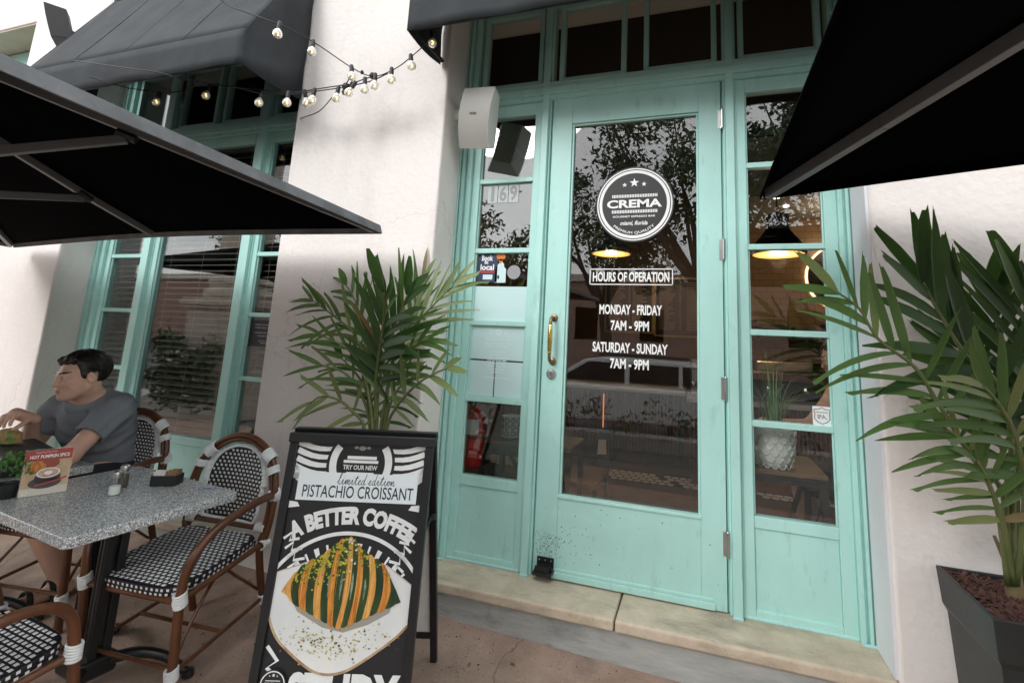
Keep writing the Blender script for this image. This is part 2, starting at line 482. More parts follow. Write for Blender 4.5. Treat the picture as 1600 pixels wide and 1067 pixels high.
# ---------------------------------------------------------------- ground
def ground_z(x, y):
    yy = max(y, -3.2)
    return -0.165 - 0.022 * (max(-6, min(6, x)) + 1.5) + 0.13 * (yy + 0.22)
g = MB()
xs_ = [-60, -20, -8, -6] + [-5 + 0.5 * i for i in range(21)] + [6, 8, 20, 60]
ys_ = [0.25, -0.2, -0.6, -1.0, -1.6, -2.2, -2.8, -3.2, -3.6]
for j in range(len(ys_)):
    for i in range(len(xs_)): g.v.append((xs_[i], ys_[j], ground_z(xs_[i], ys_[j])))
nx = len(xs_)
for j in range(len(ys_) - 1):
    for i in range(nx - 1):
        a = j * nx + i
        g.f.append((a, a + nx, a + nx + 1, a + 1)); g.m.append(0)
structure(g.build('ground', 'ground_concrete', smooth=True))
pv = MB(); random.seed(3)
pv.box(-60, 60, -6.4, -3.6, -0.95, -0.64, 1)
for i in range(-26, 20):
    for j in range(6):
        x = i * 0.46 + (0.23 if j % 2 else 0); y = -6.3 + j * 0.45
        pv.box(x + .006, x + .454, y + .006, y + .444, -0.64, -0.625 + random.uniform(-.002, .002), 0)
structure(pv.build('pavement', ['paving', 'kerb']))
rd = MB(); rd.box(-80, 80, -60, -6.6, -1.1, -0.78)
structure(rd.build('road', 'asphalt'))
kb = MB(); kb.box(-80, 80, -6.6, -6.4, -1.0, -0.63)
structure(kb.build('kerb', 'kerb', bevel=0.02))

cracks('ground_concrete', 1.1, .006, (.10, .08, .07), .8)
gr_ = MB(); rg_ = random.Random(77)
for i in range(2600):
    x = rg_.uniform(-2.2, 1.4); y = -.22 - abs(rg_.gauss(0, .35)) if i % 2 else rg_.uniform(-1.5, -.25)
    r_ = abs(rg_.gauss(0, .0016)) + .0009; z = ground_z(x, y) + .0015; a0 = rg_.random() * 6
    gr_.add([(x + r_ * math.cos(a0), y + r_ * math.sin(a0), z), (x + r_ * math.cos(a0 + 2.1), y + r_ * math.sin(a0 + 2.1), z), (x + r_ * math.cos(a0 + 4.2), y + r_ * math.sin(a0 + 4.2), z), (x, y, z + r_ * .9)], [(0, 1, 3), (1, 2, 3), (2, 0, 3)], rg_.choice((0, 0, 1)))
mat('grit_dark', (.09, .07, .06), .9); mat('grit_pale', (.50, .45, .40), .9)
gr_o = gr_.build('ground_grit', ['grit_dark', 'grit_pale']); gr_o['kind'] = 'stuff'; gr_o['label'] = 'fine grit and crumbs scattered over the brown paving'; gr_o['category'] = 'grit'
# ---------------------------------------------------------------- the cafe building
bld = thing('cafe_building', (0.45, 0, 0), 'cafe with pale stucco walls and mint green wooden door and window frames', 'building')
WY = -0.235
wl = MB()
wl.box(-4.66, -3.70, WY, 0.30, -0.6, 5.2)
wl.box(-9.0, -5.90, WY, 0.30, -0.6, 5.2)
wl.box(-5.90, -4.66, WY, 0.30, 3.635, 5.2)
wl.box(-5.90, -4.66, WY, 0.30, -0.6, 0.0)
wl.box(-1.64, -0.569, WY, 0.30, -0.6, 5.2)
wl.box(1.477, 7.0, WY, 0.30, -0.6, 5.2)
wl.box(-3.70, -1.64, WY, 0.30, 3.16, 5.2)
wl.box(-0.569, 1.477, WY, 0.30, 3.16, 5.2)
wl.build('wall', 'stucco', bld, bevel=0.012, seg=3)
so_ = MB(); so_.box(-5.896, -4.664, WY + .01, 0.02, 3.622, 3.633); so_.box(-4.674, -4.664, WY + .01, .02, .01, 3.622)
so_.build('lintel_soffit', 'tan_soffit', bld)
nb = MB(); nb.box(-5.88, -4.68, 0.02, 0.08, 0.02, 3.61); nb.build('shuttered_bay', 'teal', bld)
rv = MB(); rv.box(1.465, 1.4765, WY + 0.012, -0.03, -0.03, 3.155)
rv.build('painted_reveal', 'reveal_paint', bld)

def sash(x0, x1, zs, parent, name, glassm='window_glass', st0=None, st1=None, ztop=2.49, zbot=-0.03, ymun=0.0):
    """a glazed sash: stiles, rails, muntins at zs[1:-1]; opening x0..x1, zs[0]..zs[-1]; panel below"""
    st0 = x0 - 0.045 if st0 is None else st0; st1 = x1 + 0.045 if st1 is None else st1
    m = MB()
    m.box(st0, x0, 0.0, 0.05, zbot, ztop); m.box(x1, st1, 0.0, 0.05, zbot, ztop)
    m.box(x0, x1, 0.0, 0.05, zs[-1], ztop)
    m.box(x0, x1, 0.004, 0.05, zs[0] - 0.05, zs[0])
    m.box(x0, x1, 0.012, 0.05, zbot + 0.0, zs[0] - 0.05)
    m.box(x0, x1, 0.002, 0.05, zbot, zbot + 0.035)
    for z in zs[1:-1]:
        m.box(x0, x1, 0.004 + ymun, 0.046, z - 0.014, z + 0.014)
    # glazing beads round the opening
    m.box(x0, x0 + .008, .012, .024, zs[0], zs[-1]); m.box(x1 - .008, x1, .012, .024, zs[0], zs[-1])
    o = m.build(name, 'teal', parent, bevel=0.003)
    p = MB(); p.box(x0 + .001, x1 - .001, 0.026, 0.031, zs[0] + .001, zs[-1] - .001)
    p.build('pane', glassm, o)
    return o
ZS = [0.386, 0.784, 1.199, 1.610, 2.026, 2.416]

def casing(xl0, xl1, xr0, xr1, posts, name):
    """outer jamb mouldings, posts (x0, x1), transom bar and head"""
    m = MB()
    for (a, b, s) in ((xl0, xl1, 1), (xr1, xr0, -1)):
        w_ = abs(b - a)
        def jb(t0, t1, y): m.box(min(a + s * t0 * w_, a + s * t1 * w_), max(a + s * t0 * w_, a + s * t1 * w_), y, 0.08, -0.034, 3.15)
        jb(0, .16, -.030); jb(.16, .30, -.018); jb(.30, .52, -.034); jb(.52, .66, -.012); jb(.66, 1, -.022)
    for (a, b) in posts:
        m.box(a, b, -0.030, 0.08, -0.032, 3.12)
        m.box(a - .012, a, -0.008, 0.06, -0.032, 3.12); m.box(b, b + .012, -0.008, 0.06, -0.032, 3.12)
    xa, xb = xl1, xr0
    m.box(xa, xb, -0.020, 0.07, 2.492, 2.518); m.box(xa, xb, -0.036, 0.07, 2.519, 2.562); m.box(xa, xb, -0.024, 0.07, 2.563, 2.598)
    m.box(xa, xb, -0.02, 0.07, 3.10, 3.155)
    return m.build(name, 'teal', bld, bevel=0.003)
def transom(x0, x1, zb=2.629, zt=3.071):
    m = MB(); m.frame_rect(x0 - .028, x1 + .028, zb - .028, zt + .028, .028, 0.0, 0.045)
    o = m.build('transom_window', 'teal', bld, bevel=0.003)
    p = MB(); p.box(x0, x1, .022, .027, zb, zt); p.build('pane', 'window_glass', o)
    return o
# --- entrance
casing(-0.569, -0.486, 1.416, 1.477, [(-0.058, -0.020), (0.932, 0.972)], 'entrance_frame')
SL = sash(-0.440, -0.105, ZS, bld, 'sidelight', 'sidelight_glass', st0=-0.486, st1=-0.060)
SR = sash(1.027, 1.361, ZS, bld, 'sidelight', 'window_glass', st0=0.974, st1=1.416)
for a, b in ((-.440, -.105), (.053, .386), (.539, .867), (1.027, 1.361)): transom(a, b)
jm = MB()
jm.box(-.018, -.004, .018, .09, -.03, 2.515); jm.box(.914, .930, .018, .09, -.03, 2.515); jm.box(-.018, .93, .018, .09, 2.517, 2.531)
jm.build('door_jamb', 'teal', bld)

door = MB(); DZ = -.027
GL, GR, GB, GT = 0.117, 0.800, 0.353, 2.337
door.box(0.0, GL, 0, .045, DZ, 2.511); door.box(GR, .910, 0, .045, DZ, 2.511)
door.box(GL, GR, 0, .045, GT, 2.511); door.box(GL, GR, 0, .045, DZ, GB)
for (t, y) in ((.012, .010), (.006, .005)):
    pass
door.box(GL, GL + .012, .010, .03, GB, GT); door.box(GR - .012, GR, .010, .03, GB, GT); door.box(GL + .012, GR - .012, .010, .03, GT - .012, GT)
door.box(GL - .004, GR + .004, -.006, .03, GB - .012, GB + .004)
door.box(.012, .86, -.010, .004, -.026, .004); door.box(.03, .85, -.004, .002, .004, .020)
D = door.build('door', 'teal', bld, bevel=0.003)
p = MB(); p.box(GL + .002, GR - .002, .026, .032, GB + .002, GT - .002); p.build('pane', 'window_glass', D)
for z in (2.281, 1.598, 0.931, 0.253):
    h = MB(); h.tube([(.9155, -.010, z - .05), (.9155, -.010, z + .05)], .0075, 10)
    for q in (-.05, .05): h.lathe([(.004, -.006), (.007, 0), (.004, .006)], (.9155, -.010, z + q), 8)
    for q in (-.03, -.01, .01, .03): h.tube([(.9155, -.010, z + q - .0012), (.9155, -.010, z + q + .0012)], .0087, 10)
    h.box(.895, .91, -.003, .0, z - .05, z + .05)
    h.build('hinge', 'steel', D, smooth='auto')
hd = MB()
hd.tube(smooth_path([(.058, -.005, 1.238), (.055, -.035, 1.238), (.054, -.050, 1.218), (.054, -.052, 1.20)], 5), .0085, 10, 1)
hd.tube(smooth_path([(.058, -.005, 1.010), (.055, -.035, 1.010), (.054, -.050, 1.03), (.054, -.052, 1.05)], 5), .0085, 10, 1)
hd.tube([(.054, -.052, z) for z in (1.05, 1.056, 1.06, 1.066, 1.12, 1.18, 1.186, 1.19, 1.20)], [.008, .012, .009, .0105, .0135, .0115, .009, .0115, .008], 14, 0)
for z in (1.238, 1.010): hd.lathe([(.021, 0), (.019, .006), (.010, .010)], (.058, 0, z), 18, 1, Matrix.Rotation(R(90), 3, 'X'))
hd.build('door_handle', ['brass', 'brass_old'], D, smooth='auto')
lk = MB(); T = Matrix.Rotation(R(90), 3, 'X')
lk.lathe([(.026, 0), (.026, .006), (.022, .012), (.016, .013), (.016, .010), (.012, .010)], (.054, 0, .945), 24, 0, T)
lk.lathe([(.0115, .0), (.0115, .012)], (.054, 0, .945), 18, 1, T); lk.box(.0525, .0555, -.0135, -.011, .938, .952, 2)
lk.build('lock_cylinder', ['steel', 'grey_metal', 'black_print'], D, smooth='auto')
ds = MB()
ds.box(.022, .108, -.008, 0, .010, .062); ds.box(.016, .112, -.058, -.006, -.004, .012); ds.box(.03, .10, -.052, -.008, .012, .034); ds.box(.02, .11, -.035, -.028, .012, .028)
for x in (.035, .065, .095): ds.lathe([(.0045, 0), (.003, .004)], (x, -.008, .050), 8, 1, T)
ds.build('door_stop', ['black_iron', 'steel'], D, bevel=0.003)
sc_ = MB(); rs_ = random.Random(4); fl = Flat((0, -.0006, 0), X_, Z_, sc_)
for i in range(230):
    x = abs(rs_.gauss(.062, .035)) + .006; z = .115 + rs_.gauss(0, .030)
    if i % 4 == 0: x = rs_.uniform(.05, .30); z = rs_.gauss(.14, .05)
    if i % 9 == 0: x = rs_.uniform(.02, .88); z = rs_.uniform(.06, .32)
    r_ = rs_.uniform(.0008, .0032); a0 = rs_.random() * 6
    fl.poly([(x + r_ * rs_.uniform(.5, 1.2) * math.cos(a0 + k * 1.2566), z + r_ * rs_.uniform(.5, 1.6) * math.sin(a0 + k * 1.2566)) for k in range(5)], 0)
sc_.build('scuff_marks', 'scuff', D)['kind'] = 'stuff'
PY = .0245   # lettering stands just in front of the pane
dc = MB(); fl = Flat((0.4685, PY, 1.857), X_, Z_, dc)
fl.ell(0, 0, .2085, .2085, 0, 64); fl.up(); fl.ring(0, 0, .193, .200, 1, 72); fl.ring(0, 0, .172, .188, 1, 72)
fl.star(0, .118, .026, 1); fl.star(-.052, .108, .014, 1); fl.star(.052, .108, .014, 1)
for zz in (.045, -.041):
    for i in range(28): fl.rect(-.118 + i * .0087, -.118 + i * .0087 + .0055, zz - .0085, zz + .0085, 1)
fl.text('CREMA', 0, .002, .046, 1, wid=.292, bold=.035)
fl.text('GOURMET ESPRESSO BAR', 0, -.068, .0105, 1, wid=.225, bold=.02)
fl.text('miami, florida', 0, -.106, .027, 1, wid=.145, bold=.02, shear=.3)
def bendq(x, y):
    a = -math.pi / 2 + x / .160; r = .1585 - y
    return r * math.cos(a), r * math.sin(a)
fl.text('PREMIUM QUALITY', 0, 0, .0165, 1, wid=.235, bold=.012, bend=bendq)
dc.build('round_decal', ['decal_black', 'white_print'], D)
hr = MB(); fl = Flat((0, PY, 0), X_, Z_, hr)
fx0, fx1, fz0, fz1 = .238, .672, 1.421, 1.507
for (a, b, c, d) in ((fx0, fx1, fz0, fz0 + .005), (fx0, fx1, fz1 - .005, fz1), (fx0, fx0 + .005, fz0, fz1), (fx1 - .005, fx1, fz0, fz1)): fl.rect(a, b, c, d)
def cond(txt, cx, cz, wd_, h):
    global hr, fl
    fl.text(txt, cx, cz, h, 0, wid=wd_, bold=.03)
    hr.build('opening_hours_lettering', 'white_print', D); hr = MB(); fl = Flat((0, PY, 0), X_, Z_, hr)
cond('HOURS OF OPERATION', .455, 1.4635, .398, .052)
cond('MONDAY - FRIDAY', .457, 1.292, .322, .052)
cond('7AM - 9PM', .456, 1.210, .196, .052)
cond('SATURDAY - SUNDAY', .456, 1.097, .382, .052)
cond('7AM - 9PM', .457, 1.017, .196, .052)
hr.build('opening_hours_lettering', 'white_print', D)

def marks(fl, cx, cz, wd_, h, mi):
    """a line of print too small to read"""
    x = -wd_ / 2
    while x < wd_ / 2 - .003:
        q = random.uniform(.003, .006)
        fl.rect(cx + x, cx + x + q * .8, cz - h / 2 * random.uniform(.7, 1), cz + h / 2 * random.uniform(.7, 1), mi)
        x += q + (random.random() < .18) * .006
# --- left sidelight: number, papers, stickers
nm = MB(); fl = Flat((0, PY, 0), X_, Z_, nm)
for i, ch in enumerate('169'):
    cx = -.361 + i * .066
    fl.l = 0; fl.rect(cx - .031, cx + .031, 1.898, 2.008, 1); fl.up(); fl.text(ch, cx, 1.953, .092, 0, wid=.044 if ch != '1' else .021, bold=.03 if ch != '1' else .012)
mat('pale_backing', (0.50, 0.55, 0.56), 0.5)
nm.build('street_number', ['grey_print', 'pale_backing'], SL)
for (a, b, c, d) in ((-.452, -.108, 1.214, 1.406), (-.436, -.112, .999, 1.186), (-.436, -.284, .800, .990), (-.277, -.112, .800, .990)):
    pp = MB(); pp.box(max(a, -.436), min(b, -.108), .0236, .0256, c, d); pp.build('paper_sheet', 'paper_cyan', SL)
nt_ = MB(); fl = Flat((0, .0231, 0), X_, Z_, nt_)
for dx in (-.045, 0, .045): fl.ring(-.27 + dx, 1.150, .010, .0125 if dx else .0165, 0, 20)
nt_.build('small_white_icons', 'faint_print', SL); nt_ = MB(); fl = Flat((0, .0231, 0), X_, Z_, nt_)
fl.band([(-.347 + i * .0026, 1.108 + .008 * math.sin(i * 1.9) * (1 + .4 * math.sin(i * .37))) for i in range(60)], .0022, 0)
zz = 1.088
for wd_ in (.17, .14, 0, .10, .09, .15, .12, .10, .12, .11, .08, 0, .17):
    if wd_:
        marks(fl, -.27, zz, wd_, .006, 0)
    zz -= .0155
nt_.build('small_white_lettering', 'faint_print', SL)
bk = MB(); fl = Flat((0, PY, 0), X_, Z_, bk)
fl.poly([(-.425, 1.43), (-.302, 1.43), (-.302, 1.575), (-.33, 1.598), (-.39, 1.598), (-.425, 1.575)], 0); fl.up()
fl.text('Book', -.368, 1.570, .032, 1, wid=.07, bold=.03); fl.text('it', -.372, 1.545, .020, 1, wid=.024, bold=.03); fl.text('local', -.366, 1.517, .034, 1, wid=.085, bold=.03)
fl.rect(-.415, -.318, 1.484, 1.497, 3); fl.rect(-.39, -.33, 1.446, 1.474, 2)
fl.l = 0; fl.poly([(-.315, 1.428), (-.248, 1.428), (-.248, 1.505), (-.262, 1.52), (-.262, 1.535), (-.280, 1.552), (-.298, 1.535), (-.315, 1.505)], 2); fl.up()
fl.ell(-.283, 1.582, .028, .028, 4); fl.poly([(-.303, 1.564), (-.285, 1.535), (-.263, 1.564)], 4)
fl.rect(-.300, -.288, 1.45, 1.47, 0)
fl.l = 0; fl.ell(-.200, 1.488, .040, .040, 5)
bk.build('window_sticker', ['navy_print', 'white_print', 'pale_print', 'red_print', 'orange_print', 'grey_print'], SL)
ip = MB(); fl = Flat((1.3205, PY, .838), X_, Z_, ip)
fl.rect(-.038, .038, -.042, .042, 0); fl.up()
sh = [(-.032, .028), (-.012, .030), (0, .037), (.012, .030), (.032, .028), (.029, .004), (.031, -.012), (.018, -.026), (0, -.034), (-.018, -.026), (-.031, -.012), (-.029, .004), (-.032, .028)]
fl.band(sh, .0045, 1); fl.rect(-.026, .024, .0145, .018, 1); fl.text('IPA.', 0, -.003, .020, 1, wid=.040, bold=.03, shear=-.15)
ip.build('shield_sticker', ['white_print', 'grey_print'], SR)

# --- left window with blinds
casing(-3.70, -3.590, -1.727, -1.645, [(-3.163, -3.092), (-2.188, -2.128)], 'window_frame')
WL1 = sash(-3.544, -3.214, ZS, bld, 'window_sidelight', 'window_glass', st0=-3.590, st1=-3.165)
WL2 = sash(-2.081, -1.752, ZS, bld, 'window_sidelight', 'window_glass', st0=-2.126, st1=-1.727)
WC = sash(-3.040, -2.241, [0.374, 2.416], bld, 'window', 'window_glass', st0=-3.090, st1=-2.190)
for a, b in ((-3.544, -3.214), (-3.04, -2.70), (-2.58, -2.241), (-2.081, -1.752)): transom(a, b)
for (a, b, par, open_) in ((-3.535, -3.222, WL1, 0), (-3.03, -2.25, WC, 0), (-2.072, -1.757, WL2, 1)):
    bl = MB()
    for i in range(48):
        z = .40 + i * .0425 + random.uniform(-.001, .001)
        T = Matrix.Translation(((a + b) / 2, .080, z)) @ Matrix.Rotation(R(random.uniform(16, 22)), 4, 'X')
        bl.box((a - b) / 2, (b - a) / 2, -.0235, .0235, -.0013, .0013, 0, T)
    for x in ([a + .07, (a + b) / 2, b - .07] if b - a > .5 else [a + .06, b - .06]): bl.tube([(x, .052, .39), (x, .052, 2.41)], .0012, 5, 1)
    bl.box(a, b, .06, .10, 2.40, 2.45, 0)
    bl.build('venetian_blind', ['blind_slat', 'blind_cord'], par)
nw = MB(); fl = Flat((0, PY, 0), X_, Z_, nw)
fl.rect(-2.078, -1.760, .985, 1.172, 0); fl.up()
for (a, b, c, d) in ((-2.075, -1.763, 1.166, 1.169), (-2.075, -1.763, .988, .991), (-2.075, -2.072, .99, 1.168)): fl.rect(a, b, c, d, 1)
for i, (wd_, zz) in enumerate(((.20, 1.135), (.20, 1.115), (.19, 1.083), (.15, 1.062), (.11, 1.030), (.08, 1.016))):
    marks(fl, -1.93, zz, wd_, .008, 1)
nw.build('notice', ['decal_black', 'grey_print'], WL2)

# --- sills and risers
for (a, b) in ((-.569, .443), (.449, 1.477)):
    s_ = MB(); s_.box(a, b, -.232, .05, -.082, -.0335); s_.build('sill_stone', 'sill_stone', bld, bevel=0.011, seg=3)
s_ = MB(); s_.box(-3.70, -1.645, -.232, .05, -.082, -.0335); s_.build('sill_stone', 'sill_stone', bld, bevel=0.011, seg=3)
for (a, b) in ((-.569, 1.477), (-3.70, -1.64)): MB().box(a, b, -.215, .05, -.6, -.082).build('riser', 'concrete', bld)
for (a, b, y) in ((-.486, -.06, -.004), (.974, 1.416, -.004), (-.060, -.016, -.036), (.93, .974, -.036), (-.569, -.486, -.040), (1.416, 1.477, -.040)):
    MB().box(a, b, y, y + .012, -.0345, -.022).build('caulk_line', 'teal_seal', bld, bevel=.004)
# ---------------------------------------------------------------- inside the cafe
FZ = -0.14
structure(MB().box(-9, 7, .09, 6.0, FZ - .1, FZ).build('interior_floor', 'wood_floor'))
structure(MB().box(-9, 7, .31, 6.2, 3.5, 3.6).build('interior_ceiling', 'interior_dark'))
iw = MB(); iw.box(-9, 7, 5.2, 5.4, FZ, 3.5); iw.box(-9.1, -9, .3, 5.2, FZ, 3.5); iw.box(7, 7.1, .3, 5.2, FZ, 3.5); iw.box(-1.55, -1.45, .31, 5.2, FZ, 3.5)
structure(iw.build('interior_wall', 'interior_wall'))
tw = MB(); tw.box(1.00, 4.6, 3.92, 4.02, FZ, 2.72)
tag(tw.build('tiled_partition', 'tile_wall', loc=(2.8, 3.97, FZ)), 'warm brown tiled partition behind the right sidelight, carrying the round mirror', 'wall')
bh = MB(); bh.box(1.20, 4.6, 2.9, 4.5, 2.73, 3.4)
tag(bh.build('ceiling_bulkhead', 'speaker_white', loc=(2.9, 3.7, 2.73)), 'pale bulkhead under the ceiling above the tiled partition', 'bulkhead')
# hexagon tile strip
hx = MB(); hx.box(-1.4, 3.2, 2.22, 2.56, FZ + .001, FZ + .004, 1)
for j in range(4):
    for i in range(62):
        cx = -1.36 + i * .073 + (.0365 if j % 2 else 0); cy = 2.265 + j * .083
        if (i + j) % 9 == 0: continue
        hx.add([(cx + .037 * math.cos(math.pi / 6 + k * math.pi / 3), cy + .045 * math.sin(math.pi / 6 + k * math.pi / 3), FZ + .0055) for k in range(6)], [(0, 1, 2, 3, 4, 5)], 0)
hx = hx.build('hexagon_tile_strip', ['hex_white', 'hex_black']); structure(hx)
# counter
ct = thing('serving_counter', (-.3, 2.9, FZ), 'long counter with reddish wood slat front and pale stone top, seen through the door', 'counter')
b_ = MB(); b_.box(-1.4, .62, 2.88, 3.4, FZ + .12, .60); b_.build('counter_body', 'interior_dark', ct)
b_ = MB()
for i in range(58): b_.box(-1.38 + i * .034, -1.38 + i * .034 + .024, 2.855, 2.88, FZ + .13, .60)
b_.build('slat_front', 'slat_wood', ct, bevel=.004)
b_ = MB(); b_.box(-1.42, .66, 2.80, 3.45, .603, .645); b_.build('counter_top', 'marble', ct, bevel=.004)
b_ = MB(); b_.box(-1.4, .62, 2.90, 3.4, FZ + .006, FZ + .12); b_.build('plinth', 'interior_dark', ct)
ct2 = thing('serving_counter', (1.1, 2.7, FZ), 'nearer end of the counter with orange brown slats, seen through the door', 'counter')
b_ = MB(); b_.box(.70, 1.9, 2.36, 2.8, FZ + .17, .60); b_.build('counter_body', 'interior_dark', ct2)
b_ = MB()
for i in range(34): b_.box(.70 + i * .035, .70 + i * .035 + .025, 2.335, 2.36, FZ + .18, .60)
b_.build('slat_front', 'slat_wood', ct2, bevel=.004)
b_ = MB(); b_.box(.68, 1.95, 2.30, 2.85, .603, .645); b_.build('counter_top', 'marble', ct2, bevel=.004)
b_ = MB(); b_.box(.72, 1.9, 2.38, 2.8, FZ + .006, FZ + .17); b_.build('plinth', 'slat_wood', ct2)
tag(MB().box(-.205, -.193, 2.83, 2.842, .0, .56).build('light_strip', 'led_orange', loc=(-.2, 2.836, 0)), 'thin glowing orange light strip upright on the counter front', 'light')
ab = thing('small_floor_sign', (-.13, 2.5, FZ), 'small black folding board with a white square on it, standing on the floor inside', 'sign')
b_ = MB(); b_.prism([(-.20, 2.40, FZ), (-.05, 2.44, FZ), (-.085, 2.54, .26), (-.185, 2.52, .26)], (0, .012, 0)); b_.build('board', 'board_black', ab)
b_ = MB(); b_.prism([(-.172, 2.425, .02), (-.085, 2.447, .02), (-.10, 2.488, .15), (-.172, 2.470, .15)], (0, -.004, .002)); b_.build('white_panel', 'label_white', ab)
b_ = MB(); b_.prism([(-.06, 2.66, FZ), (-.045, 2.66, FZ), (-.083, 2.552, .26), (-.098, 2.552, .26)], (0, .01, 0)); b_.build('back_leg', 'board_black', ab)
# menu boards on the far wall
for k, (a, b, c, d, lb) in enumerate(((-.62, .10, 1.30, 2.12, 'left one of the two black menu boards with pale print on the far cafe wall'), (.16, .98, 1.26, 2.12, 'right one of the two black menu boards with pale print on the far cafe wall'))):
    t = thing('menu_board', ((a + b) / 2, 5.15, (c + d) / 2), lb, 'menu board', 'menu boards on the far wall')
    MB().box(a, b, 5.13, 5.19, c, d).build('board', 'board_black', t)
    fb = MB(); fb.frame_rect(a - .03, b + .03, c - .03, d + .03, .03, 5.11, 5.19); fb.build('frame', 'brass_old', t)
    q = MB(); fl = Flat((0, 5.128, 0), X_, Z_, q)
    random.seed(20 + k)
    for col in range(2):
        x0 = a + .05 + col * (b - a) / 2
        for i in range(22):
            L_ = random.uniform(.14, .26)
            zz = d - .06 - i * .034
            if zz < c + .05: break
            fl.rect(x0, x0 + L_, zz, zz + .013, 0); fl.rect(x0 + .30, x0 + .33, zz, zz + .013, 0); fl.rect(x0 + L_ + .004, x0 + .296, zz + .002, zz + .004, 0)
        q.build('menu_lettering', 'menu_print', t); q = MB(); fl.mb = q
# pendant lamps
def pendant(x, y, z, r, lb):
    t = thing('pendant_lamp', (x, y, z), lb, 'pendant lamp', 'black dome pendant lamps')
    q = MB(); k = r / .165
    q.lathe([(.165 * k, 0), (.168 * k, .03), (.150 * k, .075), (.105 * k, .14), (.075 * k, .19), (.068 * k, .31), (.02, .325)], (x, y, z), 32); q.build('lamp_shade', 'black_iron', t, smooth='auto')
    q = MB(); q.lathe([(.152 * k, .004), (.01, .0045)], (x, y, z - .006), 32); q.build('lamp_glow', 'warm_lamp', t)
    q = MB(); q.tube([(x, y, z + .32), (x, y, 3.5)], .006, 6); q.build('cable', 'black_iron', t)
    L = bpy.data.lights.new('lamp_bulb', 'POINT'); L.energy = 7; L.color = (1, .72, .42); L.shadow_soft_size = .06
    lo = bpy.data.objects.new('lamp_bulb', L); COL.objects.link(lo); lo.location = (x, y, z - .05)
pendant(1.384, 1.5, 1.842, .198, 'black dome pendant lamp glowing warm behind the right sidelight')
pendant(-.094, 2.5, 2.048, .215, 'black dome pendant lamp glowing yellow behind the glass door')
# round mirror with light behind
mr = thing('round_mirror', (2.33, 3.9, 2.0), 'round black framed wall mirror with a warm glowing ring behind it', 'mirror')
T = Matrix.Rotation(R(90), 3, 'X')
q = MB(); q.lathe([(.40, 0), (.40, .02)], (2.43, 3.915, 1.995), 48, 0, T); q.build('glowing_ring', 'ring_light', mr)
q = MB(); q.lathe([(.375, .02), (.375, .05), (.31, .05), (.31, .045), (.05, .044)], (2.43, 3.915, 1.995), 48, 0, T); q.build('mirror_frame', 'black_iron', mr, smooth='auto')
for (x, y, z, lb) in ((1.75, 3.3, 2.722, 'larger and upper of two ceiling spotlights seen in the right sidelight'), (1.60, 2.95, 2.722, 'smaller and lower of two ceiling spotlights seen in the right sidelight')):
    q = MB(); q.lathe([(.03, -.004), (.03, .01)], (x, y, z), 16); tag(q.build('spotlight', 'downlight', loc=(x, y, z)), lb, 'light')
for (x, y, z, e) in ((2.3, 3.3, 2.45, 5.5), (.3, 4.3, 2.2, 4), (.2, 1.9, 2.3, 1.2)):
    L = bpy.data.lights.new('room_light', 'POINT'); L.energy = e; L.color = (1, .70, .42); L.shadow_soft_size = .15
    lo = bpy.data.objects.new('room_light', L); COL.objects.link(lo); lo.location = (x, y, z)
# things on the counters
def lump(name, x, y, z, sx, sy, sz, mt, lb, cat):
    t = thing(name, (x, y, z), lb, cat)
    q = MB(); q.box(x - sx, x + sx, y - sy, y + sy, z, z + sz * .75); q.build('housing', mt, t, bevel=.02)
    q = MB(); q.box(x - sx * .8, x + sx * .8, y - sy * .7, y + sy * .7, z + sz * .752, z + sz); q.build('cup_tray', 'steel', t, bevel=.01)
    q = MB()
    for i in (-1, 1): q.lathe([(.03, 0), (.035, .03), (.03, .05)], (x + i * sx * .5, y - sy - .04, z + sz * .25), 12); q.tube([(x + i * sx * .5, y - sy - .07, z + sz * .31), (x + i * sx * .5, y - sy - .18, z + sz * .28)], .012, 8)
    q.build('brew_head', 'steel', t)
    return t
lump('espresso_machine', 1.55, 2.62, .648, .30, .2, .36, 'black_iron', 'black and steel espresso machine on the counter behind the right sidelight', 'coffee machine')
lump('coffee_grinder', .78, 2.6, .648, .07, .1, .34, 'steel', 'steel coffee grinder on the counter at the right edge of the door glass', 'grinder')
mk = thing('cafe_back_shelf', (1.9, 3.7, FZ), 'dark shelving with machines and dishes against the tiled partition', 'shelf')
q = MB(); q.box(1.1, 2.9, 3.55, 3.9, 1.20, 1.24); q.box(1.1, 2.9, 3.55, 3.9, .95, .98); q.box(1.1, 1.14, 3.55, 3.9, FZ, 1.2); q.box(2.86, 2.9, 3.55, 3.9, FZ, 1.2); q.build('shelf_board', 'dark_metal', mk)
for i, (x, w_, h_) in enumerate(((1.35, .10, .2), (1.62, .16, .16), (1.98, .13, .14), (2.25, .10, .18))):
    q = MB(); q.box(x - w_, x + w_, 3.6, 3.85, 1.242, 1.242 + h_); q.box(x - w_ * .7, x + w_ * .7, 3.595, 3.6, 1.242 + h_ * .3, 1.242 + h_ * .8)
    tag(q.build('coffee_appliance', 'black_plastic' if i != 2 else 'grey_metal', loc=(x, 3.7, 1.242), bevel=.015), ['black boxy appliance at the left end of the back shelf', 'wide black appliance second on the back shelf', 'grey appliance third on the back shelf', 'tall black appliance at the right end of the back shelf'][i], 'appliance', 'appliances on the back shelf')

